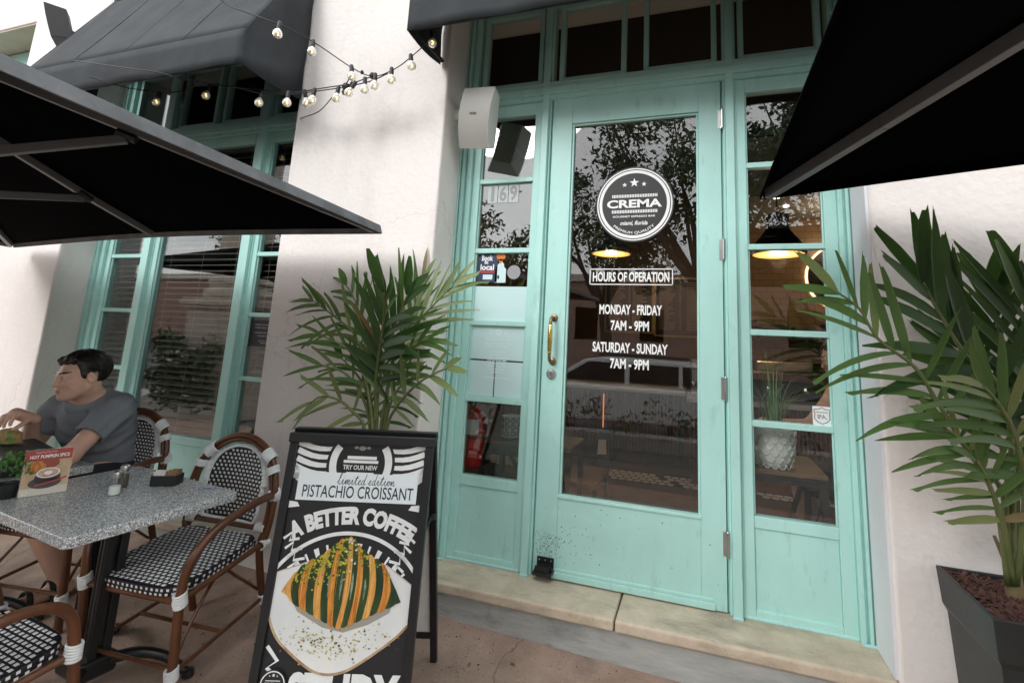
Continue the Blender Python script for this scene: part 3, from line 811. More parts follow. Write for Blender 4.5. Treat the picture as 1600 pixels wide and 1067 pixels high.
# shelf tables behind the sidelights
def shelf_table(x0, x1, y0, y1, zt, lb, flip=False):
    t = thing('shelf_table', ((x0 + x1) / 2, (y0 + y1) / 2, FZ), lb, 'table', 'metal framed shelf tables')
    q = MB(); q.box(x0, x1, y0, y1, zt - .02, zt); q.build('table_top', 'shelf_wood', t, bevel=.003)
    q = MB(); s = .016
    q.box(x0, x1, y0, y0 + .03, zt - .055, zt - .021); q.box(x0, x1, y1 - .03, y1, zt - .055, zt - .021); q.box(x0, x0 + .03, y0 + .03, y1 - .03, zt - .055, zt - .021); q.box(x1 - .03, x1, y0 + .03, y1 - .03, zt - .055, zt - .021)
    q.build('rail', 'dark_metal', t)
    for x in (x0, x1 - .03):
        for y in (y0, y1 - .03):
            MB().box(x, x + .03, y, y + .03, FZ + .001, zt - .056).build('leg', 'dark_metal', t)
    q = MB()
    xa, xb = (x1 - .02, x0 + .05) if not flip else (x0 + .02, x1 - .05)
    q.tube([(xa, y0 + .015, zt - .08), (xa + (xb - xa) * .62, y0 + .015, FZ + .12)], .014, 4)
    q.tube([(xb, y0 + .015, FZ + .3), (xb + (xa - xb) * .25, y0 + .015, FZ + .1)], .010, 4)
    q.tube([(xa, y1 - .015, zt - .08), (xa + (xb - xa) * .62, y1 - .015, FZ + .12)], .014, 4)
    q.build('brace', 'dark_metal', t)
    return t
shelf_table(.985, 1.345, .075, .475, .573, 'metal framed wood topped table behind the right sidelight, under the white scale pot')
shelf_table(-.455, .10, .28, .62, .520, 'metal framed wood topped table behind the left sidelight, under the patterned pot', True)
tw_ = thing('low_bench', (.05, 1.0, FZ), 'low wooden bench with dark metal legs inside, at the lower left of the door glass', 'bench')
q = MB(); q.box(-.5, .16, .75, 1.2, .18, .21); q.build('bench_top', 'shelf_wood', tw_)
for x in (-.48, .13):
    for y in (.77, 1.16): MB().box(x, x + .025, y, y + .025, FZ + .001, .179).build('leg', 'dark_metal', tw_)
# scale pot with grass
sp = thing('scale_patterned_pot', (1.140, .185, .573), 'white plant pot with raised fish scale pattern on the right shelf table', 'plant pot')
q = MB(); q.lathe([(.062, 0), (.075, .012), (.088, .06), (.094, .12), (.092, .178), (.086, .18), (.084, .15)], (1.140, .185, .574), 40); q.build('pot_body', 'pot_white', sp, smooth='auto')
q = MB()
for j in range(6):
    z = .580 + j * .029; rr = .078 + .017 * math.sin(min(1, j / 5) * 1.5)
    for i in range(15):
        a = (i + (.5 if j % 2 else 0)) * 2 * math.pi / 15
        c = Vector((1.140 + rr * math.cos(a), .185 + rr * math.sin(a), z + .016)); tx = Vector((-math.sin(a), math.cos(a), 0)); nn = Vector((math.cos(a), math.sin(a), 0))
        q.tube([c + tx * .0165 * math.cos(math.pi + math.pi * k / 8) + Z_ * .022 * math.sin(math.pi + math.pi * k / 8) + nn * (.004 - .002 * abs(k - 4) / 4) for k in range(9)], .0026, 5)
q.build('scale_relief', 'pot_white', sp, smooth=True)
q = MB(); q.lathe([(.084, .0), (.02, .008)], (1.140, .185, .725), 20); q.build('soil', 'terracotta_dirt', sp)
mat('grass_blade', (0.09, 0.25, 0.08), 0.45, col2=(0.30, 0.38, 0.15), scale=9)
def blade_ribbon(mb, pts, wd_, mi=0, side=None):
    P = [Vector(p) for p in pts]; N = len(P); vs = []; fs = []
    for i in range(N):
        t = (P[min(i + 1, N - 1)] - P[max(i - 1, 0)]).normalized()
        a = t.cross(side or Z_)
        if a.length < 1e-4: a = X_.copy()
        a.normalize(); nn = a.cross(t)
        ww = wd_ * (1 - (i / (N - 1)) ** 2 * .92) / 2
        vs += [P[i] - a * ww + nn * ww * .25, P[i], P[i] + a * ww + nn * ww * .25]
    for i in range(N - 1):
        for k in (0, 1): fs.append((3 * i + k, 3 * i + k + 1, 3 * i + k + 4, 3 * i + k + 3))
    mb.add(vs, fs, mi)
q = MB(); random.seed(11)
for i in range(85):
    a = random.uniform(0, 6.28); L_ = random.uniform(.16, .40); lean = random.uniform(.03, .55)
    if i < 12: L_ = random.uniform(.40, .50); lean = random.uniform(.05, .22)
    d = Vector((math.cos(a), math.sin(a) * .6, 0)); b0 = Vector((1.140, .185, .730)) + d * .05 * random.random()
    pts = [b0 + Z_ * L_ * t * (1 - lean * .55 * t * t) + d * L_ * lean * t * t * 1.2 + Z_ * (-L_ * lean * .55 * t ** 3) for t in (0, .2, .4, .6, .8, 1)]
    pts = [Vector((min(max(p.x, .99), 1.34), max(p.y, .045), p.z)) for p in pts]
    blade_ribbon(q, pts, random.uniform(.006, .011))
tag(q.build('spiky_grass_plant', 'grass_blade', loc=(1.140, .185, .725)), 'spiky green grass like plant growing from the white scale pot', 'plant')
# patterned pot on the left shelf
pp = thing('patterned_pot', (-.30, .40, .52), 'white plant pot with black geometric rings on the left shelf table', 'plant pot')
q = MB(); q.lathe([(.050, 0), (.062, .008), (.066, .03), (.068, .125), (.064, .127), (.062, .10)], (-.305, .40, .521), 40); q.build('pot_body', 'pot_white', pp, smooth='auto')
q = MB()
for j in range(3):
    for i in range(11):
        a = i * 2 * math.pi / 11; rr = .0692
        c = Vector((-.305 + rr * math.cos(a), .40 + rr * math.sin(a), .554 + j * .037)); tx = Vector((-math.sin(a), math.cos(a), 0))
        q.tube([c + tx * .011 * math.cos(k * math.pi / 5) + Z_ * .011 * math.sin(k * math.pi / 5) for k in range(10)], .0030, 5, closed=True)
        q.tube([c + tx * .0185 - Z_ * .014, c + tx * .0185 + Z_ * .014], .0024, 5)
        q.tube([c + Z_ * .0185 - tx * .013, c + Z_ * .0185 + tx * .013], .0022, 5)
q.build('ring_pattern', 'black_print', pp)
# extinguisher
ex = thing('fire_extinguisher', (-.46, .2, .36), 'red fire extinguisher with white label behind the left sidelight', 'fire extinguisher')
cx, cy, z0 = -.447, .17, .392
q = MB(); q.lathe([(.046, 0), (.052, .008), (.053, .02), (.053, .17), (.051, .21), (.047, .26), (.038, .30), (.018, .315), (.016, .33)], (cx, cy, z0), 30); q.build('cylinder', 'red_enamel', ex, smooth='auto')
q = MB()
for k in range(9):
    a0 = R(-150) + R(110) * k / 9; a1 = R(-150) + R(110) * (k + 1) / 9
    q.add([(cx + .0535 * math.cos(a), cy + .0535 * math.sin(a), z) for z in (z0 + .178, z0 + .262) for a in (a0, a1)], [(0, 1, 3, 2)])
q.build('label', 'label_white', ex)
q = MB(); q.tube([(cx, cy, z0 + .33), (cx, cy, z0 + .36)], .014, 10); q.box(cx - .012, cx + .055, cy - .01, cy + .01, z0 + .352, z0 + .362); q.box(cx - .012, cx + .06, cy - .01, cy + .01, z0 + .372, z0 + .38); q.build('valve_handle', 'black_iron', ex)
q = MB(); q.lathe([(.0545, 0), (.0545, .016)], (cx, cy, z0 + .155), 30); q.box(cx - .065, cx - .04, cy - .065, cy - .03, z0 + .10, z0 + .175); q.build('strap', 'black_iron', ex)
q = MB(); q.tube(smooth_path([(cx - .01, cy - .02, z0 + .35), (cx - .05, cy - .03, z0 + .34), (cx - .064, cy - .02, z0 + .25), (cx - .062, cy - .01, z0 + .12)], 5), .008, 8); q.build('hose', 'black_iron', ex)
# ---------------------------------------------------------------- awnings over the two openings
def awning(x0, x1, yf, zb, zv, yt, zt, lb, sag=0.01):
    t = thing('awning', ((x0 + x1) / 2, WY, zv), lb, 'awning', 'black canvas awnings')
    def sheet(nm, grid, th=.004):
        q = MB(); n = len(grid); m_ = len(grid[0])
        q.v = [tuple(p) for row in grid for p in row]
        for i in range(n - 1):
            for j in range(m_ - 1): q.f.append((i * m_ + j, i * m_ + j + 1, (i + 1) * m_ + j + 1, (i + 1) * m_ + j)); q.m.append(0)
        o = q.build(nm, 'canvas_black', t, smooth=True)
        so2 = o.modifiers.new('solid', 'SOLIDIFY'); so2.thickness = th
        return o
    NX = 36
    random.seed(int(abs(x0) * 100))
    top = []
    for i in range(13):
        v = i / 12
        row = []
        for j in range(NX + 1):
            u = j / NX
            y = yf + (yt - yf) * v; z = zv + (zt - zv) * v
            d = -sag * math.sin(math.pi * v) * (1 + .5 * math.sin(u * 7)) + .004 * math.sin(u * 40 + v * 3) * v * (1 - v) * 3
            row.append((x0 + (x1 - x0) * u, y, z + d))
        top.append(row)
    sheet('canopy_top', top)
    val = [[(x0 + (x1 - x0) * j / NX, yf - .003 + .006 * math.sin(j * .9) * (1 - i / 4), zb + (zv - zb) * i / 4 - .002 + .004 * math.sin(j * .45) * (1 - i / 4)) for j in range(NX + 1)] for i in range(5)]
    sheet('valance', val)
    for x in (x0, x1):
        side = []
        for i in range(9):
            v = i / 8; y = yf + (yt - yf) * v
            side.append([(x + .006 * math.sin(3 * k + 2 * v), y, zb + (zv + (zt - zv) * v - zb) * k / 5 - .02 * math.sin(math.pi * v) * (1 - k / 5)) for k in range(6)])
        sheet('side_panel', side)
    q = MB()
    q.tube([(x0 + .02, yt - .002, zb + .02), (x0 + .02, yf + .02, zb + .02), (x1 - .02, yf + .02, zb + .02), (x1 - .02, yt - .002, zb + .02)], .012, 8)
    q.tube([(x0 + .02, yf + .02, zv - .015), (x1 - .02, yf + .02, zv - .015)], .012, 8)
    for x in (x0 + .02, (x0 + x1) / 2, x1 - .02):
        q.tube([(x, yf + .02, zb + .02), (x, yf + .02, zv - .02)], .010, 8); q.tube([(x, yf + .02, zv - .02), (x, yt - .01, zt - .03)], .010, 8)
    q.build('frame', 'black_iron', t)
    for u in (.25, .5, .75):      # seams of the canvas
        q = MB(); xx = x0 + (x1 - x0) * u
        q.tube([(xx + .002 * math.sin(i), yf + (yt - yf) * i / 12, zv + (zt - zv) * i / 12 - sag * math.sin(math.pi * i / 12) * (1 + .5 * math.sin(u * 7)) + .0015) for i in range(13)], .0028, 6, squash=.6)
        q.build('seam', 'canvas_black', t)
    q = MB(); q.box(x0, x1, yt - .016, WY - .001, zt - .03, zt + .015); q.build('wall_batten', 'canvas_black', t)
    return t
awning(-3.62, -1.615, -.665, 2.555, 2.768, WY - .012, 3.64, 'faded black canvas awning over the left window with blinds')
awning(-.625, 1.60, -.565, 2.655, 2.86, WY - .012, 3.62, 'black canvas awning over the entrance, only its left corner showing')

# ---------------------------------------------------------------- umbrellas
def umbrella(P0, P1, P2, rise, lb, hemside, zg, ribs_to, ribw=.022, drop=-.15):
    """square canopy: corner P0, edges to P1 and P2; each edge bows a little in and sags"""
    P0, P1, P2 = Vector(P0), Vector(P1), Vector(P2); P3 = P1 + P2 - P0
    ctr = (P0 + P1 + P2 + P3) / 4; apex = ctr + Z_ * rise
    t = thing('patio_umbrella', (ctr.x, ctr.y, zg), lb, 'umbrella', 'large black patio umbrellas')
    cs = [P0, P1, P3, P2]
    q = MB(); q2 = MB(); N = 14
    def edge(a, b, u):
        m_ = a.lerp(b, u); inw = (ctr - m_); inw.z = 0; inw.normalize()
        return m_ + inw * .05 * math.sin(math.pi * u) + Z_ * .02 * math.sin(math.pi * u)
    for k in range(4):
        a, b = cs[k], cs[(k + 1) % 4]
        rows = []
        for i in range(N + 1):
            v = i / N
            rows.append([edge(a, b, j / 16).lerp(apex, v) - Z_ * .03 * math.sin(math.pi * v) * (1 - abs(2 * j / 16 - 1)) for j in range(17)])
        vs = [p for r_ in rows for p in r_]
        q.add(vs, [(i * 17 + j, i * 17 + j + 1, (i + 1) * 17 + j + 1, (i + 1) * 17 + j) for i in range(N) for j in range(16)])
        # hem: a narrow valance strip hanging from the edge
        out = (b - a).cross(Z_).normalized()
        if (ctr - a).dot(out) > 0: out = -out
        for (d0, d1) in ((.004, .0), ):
            e_ = [edge(a, b, j / 16) for j in range(17)]
            q2.add([p + out * .002 + Z_ * .012 for p in e_] + [p + out * .016 - Z_ * .030 for p in e_] + [p + out * .008 - Z_ * .030 for p in e_] + [p - out * .006 + Z_ * .008 for p in e_],
                   [(r0 * 17 + j, r0 * 17 + j + 1, r1 * 17 + j + 1, r1 * 17 + j) for (r0, r1) in ((0, 1), (1, 2), (2, 3), (3, 0)) for j in range(16)])
    o = q.build('canopy', 'umbrella_black', t, smooth=True)
    so2 = o.modifiers.new('solid', 'SOLIDIFY'); so2.thickness = .004
    q2.build('hem', hemside, t, smooth='auto')
    slider = ctr + Z_ * drop
    for (e, f, strut) in ribs_to:
        a = cs[e].lerp(cs[(e + 1) % 4], f)
        if f == .5: a = edge(cs[e], cs[(e + 1) % 4], .5)
        r0 = a.lerp(apex, .012) - Z_ * .022; r1 = apex - Z_ * .04
        d = (r1 - r0); side = d.cross(Z_).normalized() * ribw / 2; upv = side.cross(d).normalized() * ribw * .8
        def bar(p, q_, w_=1.0):
            mbb = MB(); sd_ = (q_ - p).cross(Z_).normalized() * ribw / 2 * w_; up_ = sd_.cross(q_ - p).normalized() * ribw * .7 * w_
            mbb.add([p - sd_ - up_, p + sd_ - up_, p + sd_ + up_, p - sd_ + up_, q_ - sd_ - up_, q_ + sd_ - up_, q_ + sd_ + up_, q_ - sd_ + up_], [(0, 1, 2, 3), (7, 6, 5, 4), (0, 4, 5, 1), (1, 5, 6, 2), (2, 6, 7, 3), (3, 7, 4, 0)])
            return mbb
        sag_ = [r0.lerp(r1, s_) - Z_ * (.03 * math.sin(math.pi * s_) * (1 if f == .5 else 0)) for s_ in (0, .25, .5, .75, 1)]
        rb = bar(sag_[0], sag_[1])
        for s_ in (1, 2, 3):
            m2 = bar(sag_[s_], sag_[s_ + 1]); rb.add(m2.v, m2.f)
        ro = rb.build('rib', 'grey_metal', t, bevel=.003)
        if strut:
            s0 = sag_[0].lerp(r1, strut) - Z_ * .045
            bar(s0, slider, 1.1).build('strut', 'grey_metal', ro, bevel=.003)
            bk_ = MB(); dd = (r1 - r0).normalized(); pz = sag_[0].lerp(r1, strut) - Z_ * .03
            bk_.tube([pz - dd * .035, pz + dd * .035], .02, 8); bk_.build('joint', 'black_plastic', ro)
    pl = MB(); pl.tube([(ctr.x, ctr.y, zg + .08), tuple(apex + Z_ * .06)], .028, 16); pl.build('pole', 'grey_metal', t, smooth='auto')
    pl = MB(); pl.lathe([(.055, -.06), (.06, 0), (.055, .05)], tuple(slider), 16); pl.lathe([(.05, -.05), (.05, .03)], tuple(apex - Z_ * .05), 16); pl.build('hub', 'black_plastic', t, smooth='auto')
    pl = MB(); pl.box(ctr.x - .35, ctr.x + .35, ctr.y - .35, ctr.y + .35, zg, zg + .08); pl.build('base', 'dark_metal', t, bevel=.02)
    return t
umbrella((-.755, -.452, 1.648), (-4.05, -.335, 1.650), (-.42, -3.42, 1.655), .60, 'black umbrella at the left with grey hem, its corner pointing at the wall', 'hem_grey', -.63,
         [(0, .5, .27), (1, 0, .42), (3, .5, .27), (0, 0, .50), (2, 0, .42), (3, 0, .42), (1, .5, .27), (2, .5, .27)], .024)
umbrella((1.059, -.334, 1.78), (3.56, -.93, 1.79), (.97, -2.95, 1.80), .42, 'black umbrella at the right with one grey rib running to its corner', 'umbrella_black', -.66,
         [(0, 0, 0), (0, .5, 0), (1, 0, .4), (2, 0, .4), (3, 0, .4), (1, .5, .4), (2, .5, .4), (3, .5, 0)], .034)

# ---------------------------------------------------------------- string lights
mat('bulb_glass_dummy', (0.8, 0.78, 0.7), 0.2)
def bulbglass():
    m = bpy.data.materials.new('bulb_glass'); m.use_nodes = True; b = m.node_tree.nodes['Principled BSDF']
    b.inputs['Base Color'].default_value = (.93, .91, .84, 1); b.inputs['Roughness'].default_value = .08
    b.inputs['Transmission Weight'].default_value = .55; b.inputs['IOR'].default_value = 1.3
    M['bulb_glass'] = m
bulbglass()
emit('filament', (1.0, .72, .32), 5.0)
def string(paths, bulbs, lb, extra=None):
    p0 = Vector(paths[0][0])
    t = thing('string_lights', tuple(p0), lb, 'string lights')
    q = MB()
    for pth in paths: q.tube(smooth_path(pth, 6), .0031, 6)
    if extra:
        for (p, r_) in extra: q.lathe([(r_ * .6, -r_), (r_, 0), (r_ * .6, r_)], p, 8)
    q.build('cord', 'black_plastic', t)
    for (p, d) in bulbs:
        p = Vector(p); d = Vector(d).normalized(); T = d.to_track_quat('-Z', 'Y').to_matrix()
        s_ = MB(); s_.lathe([(.009, .012), (.0115, .0), (.0115, -.028), (.010, -.034)], p, 12, 0, T); so3 = s_.build('socket', 'black_plastic', t, smooth='auto')
        b_ = MB(); b_.lathe([(.009, -.033), (.012, -.040), (.020, -.050), (.0235, -.063), (.0218, -.076), (.0135, -.086), (.004, -.0895)], p, 16, 0, T); b_.build('bulb', 'bulb_glass', t, smooth=True)
        f_ = MB(); f_.tube([p + T @ Vector((.006 * math.cos(k), .006 * math.sin(k), -.046 - .0055 * k)) for k in range(6)], .0028, 5); f_.build('filament', 'filament', so3)
YS = -.46
def W(x, z, y=YS): return (x, y, z)
dn = (0, -.1, -1)
# string A: from the upper left over the awning corner down to the tangle, and up again to the entrance awning
string([[W(-1.70, 2.90, -.86), W(-1.60, 2.81, -.80), W(-1.471, 2.752, -.78), W(-1.296, 2.690, -.72), W(-1.24, 2.695, -.55), W(-1.040, 2.566), W(-.895, 2.497), W(-.775, 2.515), W(-.667, 2.575), W(-.541, 2.690), W(-.44, 2.88, -.50), W(-.34, 3.05, -.55)]],
       [(W(-1.302, 2.700, -.72), (.05, -.1, -1)), (W(-1.245, 2.698, -.55), (.1, -.1, -1)), (W(-1.045, 2.572), (.25, -.1, -1)), (W(-.880, 2.500), (.1, -.1, -1)), (W(-.778, 2.520), (.15, -.1, -1)), (W(-.665, 2.582), (.25, -.1, -1)), (W(-.548, 2.698), (.2, -.1, -1)), (W(-.425, 2.905, -.51), (.3, -.1, -1))],
       'string of clear globe bulbs dipping from the left awning and rising to the entrance awning', [((-.90, YS, 2.50), .016), ((-.97, YS, 2.53), .010)])
# string B: from the left umbrella under the awning to the tangle on the pillar
string([[W(-2.75, 2.58, -.73), W(-2.60, 2.56, -.60), W(-2.45, 2.59), W(-2.22, 2.605), W(-1.95, 2.57), W(-1.68, 2.49), W(-1.46, 2.46), W(-1.27, 2.455), W(-1.125, 2.455), W(-1.04, 2.46)],
        [W(-2.95, 2.72, -.73), W(-2.4, 2.590, -.73), W(-2.20, 2.555, -.70), W(-2.05, 2.53, -.62), W(-1.70, 2.515), W(-1.45, 2.47), W(-1.25, 2.468), W(-1.05, 2.47)],
        [W(-1.085, 2.458), W(-.96, 2.485), W(-.88, 2.50)], [W(-1.07, 2.45), W(-1.00, 2.46), W(-.90, 2.47), W(-.80, 2.50)],
        [W(-1.07, 2.47), W(-1.05, 2.51), W(-1.04, 2.566)],
        [W(-1.12, 2.45), W(-1.19, 2.415, -.43), W(-1.36, 2.40, -.34), W(-1.60, 2.43, WY - .003)]],
       [(W(-2.565, 2.598), (-.02, -.1, -1)), (W(-2.12, 2.590), (-.12, -.1, -1)), (W(-1.68, 2.492), (-.02, -.1, -1)), (W(-1.475, 2.468), (.1, -.1, -1)), (W(-1.355, 2.462), (.1, .3, -1)), (W(-1.285, 2.462), (-.02, -.1, -1)), (W(-1.118, 2.455), (.0, -.1, -1)), (W(-.945, 2.485), (.15, -.1, -1)), (W(-1.01, 2.47), (-.4, -.2, -1))],
       'string of clear globe bulbs running under the left awning to the tangle on the pillar', [((-1.07, YS, 2.455), .020), ((-1.075, YS, 2.425), .014), ((-1.03, YS, 2.47), .011)])
tp = MB(); tp.box(-2.335, -2.305, -.473, -.470, 2.47, 2.65); tag(tp.build('tape_strip', 'canvas_black', loc=(-2.32, -.47, 2.6)), 'strip of dark tape dangling from the string lights under the left awning', 'tape')

# ---------------------------------------------------------------- wall speakers
def spk(P, fx, fy, up, w0, w1, h, dep, mats, lb, badge=False, bow=.03):
    """P centre of the front; fx right, fy out of the front, up; front bowed"""
    P, fx, fy, up = Vector(P), Vector(fx).normalized(), Vector(fy).normalized(), Vector(up).normalized()
    fy = (fy - fx * fx.dot(fy)).normalized(); up = fx.cross(fy) if fx.cross(fy).z > 0 else -fx.cross(fy)
    t = thing('wall_speaker', tuple(P), lb, 'speaker')
    N = 8; vs = []; fs = []
    def pt(x, y, z): return P + fx * x + fy * y + up * z
    f_ = MB(); g_ = []
    for i in range(N + 1):
        v = i / N - .5
        for j in range(N + 1):
            u = j / N - .5
            ww = w0 + (w1 - w0) * (v + .5)
            g_.append(pt(u * ww, -bow * (2 * v) ** 2, v * h))
    f_.add(g_, [(i * (N + 1) + j, i * (N + 1) + j + 1, (i + 1) * (N + 1) + j + 1, (i + 1) * (N + 1) + j) for i in range(N) for j in range(N)])
    f_.build('grille', mats[0], t, smooth=True)
    b_ = MB(); ring_ = []
    for i in range(N + 1):
        v = i / N - .5; ww = w0 + (w1 - w0) * (v + .5)
        ring_ += [pt(-ww / 2 - .004, -bow * (2 * v) ** 2 - .002, v * h), pt(ww / 2 + .004, -bow * (2 * v) ** 2 - .002, v * h), pt(ww * .30, -dep, v * h * .86), pt(-ww * .30, -dep, v * h * .86)]
    fs = []
    for i in range(N):
        for k in range(4): fs.append((4 * i + k, 4 * i + (k + 1) % 4, 4 * i + 4 + (k + 1) % 4, 4 * i + 4 + k))
    fs += [(3, 2, 1, 0), (4 * N, 4 * N + 1, 4 * N + 2, 4 * N + 3)]
    b_.add(ring_, fs); b_.build('cabinet', mats[1], t, bevel=.004)
    if badge:
        q = MB(); fl = Flat(pt(0, .0032, .02), fx, up, q); fl.text('BOSE', 0, 0, .011, 0, wid=.046, bold=.04, shear=.2); q.build('badge', 'black_print', t)
    return t
s_ = spk((-.385, -.245, 2.312), (.93, -.20, -.17), (.16, -.93, -.22), (.13, -.16, 1), .205, .215, .335, .14, ['speaker_white', 'speaker_side'], 'white wall speaker beside the entrance above the house number', True)
q = MB(); q.tube([(-.50, -.16, 2.40), (-.545, -.10, 2.40), (-.568, -.10, 2.40)], .018, 8); q.lathe([(.03, -.03), (.03, .03)], (-.555, -.10, 2.40), 12); q.build('bracket', 'speaker_side', s_)
s_ = spk((-4.015, -.42, 3.36), (.80, -.60, 0), (-.45, -.80, -.28), (.0, -.12, 1), .20, .20, .27, .12, ['speaker_black', 'speaker_black'], 'black wall speaker high on the wall left of the left awning', bow=.004)
q = MB(); q.tube([(-3.97, -.34, 3.36), (-3.93, -.236, 3.36)], .02, 8); q.box(-3.97, -3.90, -.262, -.236, 3.30, 3.42); q.build('bracket', 'black_iron', s_)
# ---------------------------------------------------------------- palms
mat('palm_dark', (0.022, 0.060, 0.017), 0.42, col2=(0.042, 0.092, 0.028), scale=5, bump=0.25, bscale=25, aniso=(1, 1, 1))
mat('palm_mid', (0.060, 0.135, 0.035), 0.42, col2=(0.105, 0.175, 0.055), scale=6, bump=0.25, bscale=25)
mat('palm_pale', (0.13, 0.20, 0.07), 0.45, col2=(0.22, 0.24, 0.10), scale=7, bump=0.2, bscale=25)
mat('palm_dry', (0.16, 0.15, 0.055), 0.6, col2=(0.17, 0.10, 0.045), scale=14)
for nm_, cc in (('palm_dark', (.09, .20, .03)), ('palm_mid', (.16, .30, .05)), ('palm_pale', (.30, .40, .10))):     # thin leaves let some light through
    n = M[nm_].node_tree; tl = n.nodes.new('ShaderNodeBsdfTranslucent'); tl.inputs['Color'].default_value = (*cc, 1); ms = n.nodes.new('ShaderNodeMixShader'); ms.inputs['Fac'].default_value = .28
    n.links.new(n.nodes['Principled BSDF'].outputs[0], ms.inputs[1]); n.links.new(tl.outputs[0], ms.inputs[2]); n.links.new(ms.outputs[0], n.nodes['Material Output'].inputs['Surface'])
mat('palm_stem', (0.10, 0.14, 0.045), 0.5, col2=(0.16, 0.17, 0.07), scale=9)
mat('palm_trunk', (0.12, 0.13, 0.06), 0.6, col2=(0.24, 0.13, 0.06), scale=7, bump=.4)
PALM_L = [
    ('A', [(-0.681, -0.42, 0.649), (-0.663, -0.46, 0.89), (-0.554, -0.55, 1.111), (-0.481, -0.6, 1.223), (-0.444, -0.62, 1.291)], 0.26, 0.034, 9, 0.45),
    ('A2', [(-0.691, -0.42, 0.648), (-0.667, -0.48, 0.909), (-0.585, -0.58, 1.117), (-0.525, -0.66, 1.244), (-0.506, -0.7, 1.291)], 0.25, 0.036, 9, 0.45),
    ('B', [(-0.713, -0.42, 0.646), (-0.796, -0.42, 0.953), (-0.878, -0.4, 1.101), (-1.058, -0.36, 1.195), (-1.239, -0.33, 1.277)], 0.24, 0.02, 9, 0.4),
    ('C', [(-0.702, -0.42, 0.647), (-0.809, -0.38, 0.988), (-0.909, -0.33, 1.181), (-0.999, -0.3, 1.305), (-1.076, -0.28, 1.375)], 0.2, 0.024, 7, 0.4),
    ('D', [(-0.638, -0.42, 0.653), (-0.616, -0.44, 0.964), (-0.541, -0.42, 1.141), (-0.438, -0.4, 1.266), (-0.352, -0.38, 1.364)], 0.24, 0.022, 10, 0.4),
    ('D2', [(-0.663, -0.4, 0.648), (-0.675, -0.36, 0.976), (-0.638, -0.31, 1.151), (-0.608, -0.29, 1.292), (-0.59, -0.28, 1.394)], 0.22, 0.022, 9, 0.4),
    ('E', [(-0.613, -0.44, 0.659), (-0.546, -0.48, 0.778), (-0.416, -0.54, 0.892), (-0.301, -0.58, 0.955), (-0.227, -0.6, 0.985)], 0.16, 0.022, 5, 0.55),
    ('F', [(-0.73, -0.44, 0.648), (-0.788, -0.48, 0.75), (-0.849, -0.52, 0.802), (-0.913, -0.55, 0.809), (-0.951, -0.57, 0.778)], 0.16, 0.022, 5, 0.6),
    ('G', [(-0.687, -0.44, 0.652), (-0.731, -0.48, 0.905), (-0.791, -0.52, 1.02), (-0.872, -0.55, 1.071), (-0.937, -0.57, 1.095)], 0.19, 0.018, 7, 0.45),
    ('H', [(-0.713, -0.42, 0.646), (-0.76, -0.46, 0.83), (-0.827, -0.5, 0.918), (-0.892, -0.52, 0.942), (-0.931, -0.54, 0.95)], 0.2, 0.014, 5, 0.5),
    ('I', [(-0.659, -0.42, 0.651), (-0.611, -0.46, 0.858), (-0.526, -0.5, 1.007), (-0.431, -0.53, 1.073), (-0.362, -0.55, 1.101)], 0.2, 0.02, 7, 0.45),
    ('J', [(-0.681, -0.42, 0.649), (-0.729, -0.44, 0.812), (-0.78, -0.46, 0.901), (-0.826, -0.48, 0.953), (-0.859, -0.5, 0.989)], 0.15, 0.022, 5, 0.5),
    ('K', [(-0.638, -0.42, 0.653), (-0.584, -0.46, 0.808), (-0.503, -0.5, 0.895), (-0.434, -0.52, 0.935)], 0.15, 0.018, 5, 0.5),
]
PALM_R = [
    ('1', [(1.75, -0.4, 0.411), (1.734, -0.44, 0.695), (1.644, -0.48, 0.804), (1.535, -0.54, 0.985), (1.467, -0.58, 1.089), (1.358, -0.62, 1.173), (1.303, -0.64, 1.27), (1.236, -0.66, 1.322)], 0.24, 0.028, 10, 0.5),
    ('2', [(1.757, -0.4, 0.412), (1.761, -0.46, 0.873), (1.721, -0.5, 1.047), (1.637, -0.52, 1.132), (1.581, -0.53, 1.238), (1.544, -0.54, 1.319), (1.528, -0.54, 1.371)], 0.29, 0.046, 8, 0.4),
    ('3', [(1.764, -0.4, 0.413), (1.805, -0.4, 0.866), (1.798, -0.4, 1.119), (1.786, -0.4, 1.25), (1.781, -0.4, 1.327)], 0.3, 0.046, 7, 0.42),
    ('4', [(1.772, -0.4, 0.415), (1.839, -0.42, 0.873), (1.854, -0.44, 1.141), (1.842, -0.46, 1.277), (1.842, -0.46, 1.36)], 0.3, 0.04, 8, 0.42),
    ('5', [(1.733, -0.42, 0.416), (1.697, -0.48, 0.66), (1.631, -0.54, 0.799), (1.57, -0.58, 0.875), (1.528, -0.6, 0.907)], 0.17, 0.026, 5, 0.55),
    ('6', [(1.767, -0.38, 0.405), (1.787, -0.36, 0.768), (1.77, -0.33, 0.944), (1.741, -0.31, 1.074), (1.715, -0.29, 1.161)], 0.24, 0.03, 8, 0.45),
    ('7', [(1.755, -0.42, 0.42), (1.762, -0.5, 0.715), (1.716, -0.58, 0.889), (1.655, -0.64, 0.989), (1.601, -0.68, 1.045)], 0.22, 0.03, 7, 0.5),
    ('8', [(1.779, -0.4, 0.416), (1.874, -0.42, 0.792), (1.927, -0.44, 1.014), (1.959, -0.46, 1.165), (1.989, -0.46, 1.254)], 0.3, 0.036, 8, 0.42),
    ('9', [(1.748, -0.42, 0.419), (1.708, -0.48, 0.621), (1.659, -0.53, 0.743), (1.623, -0.56, 0.811)], 0.16, 0.026, 5, 0.6),
]
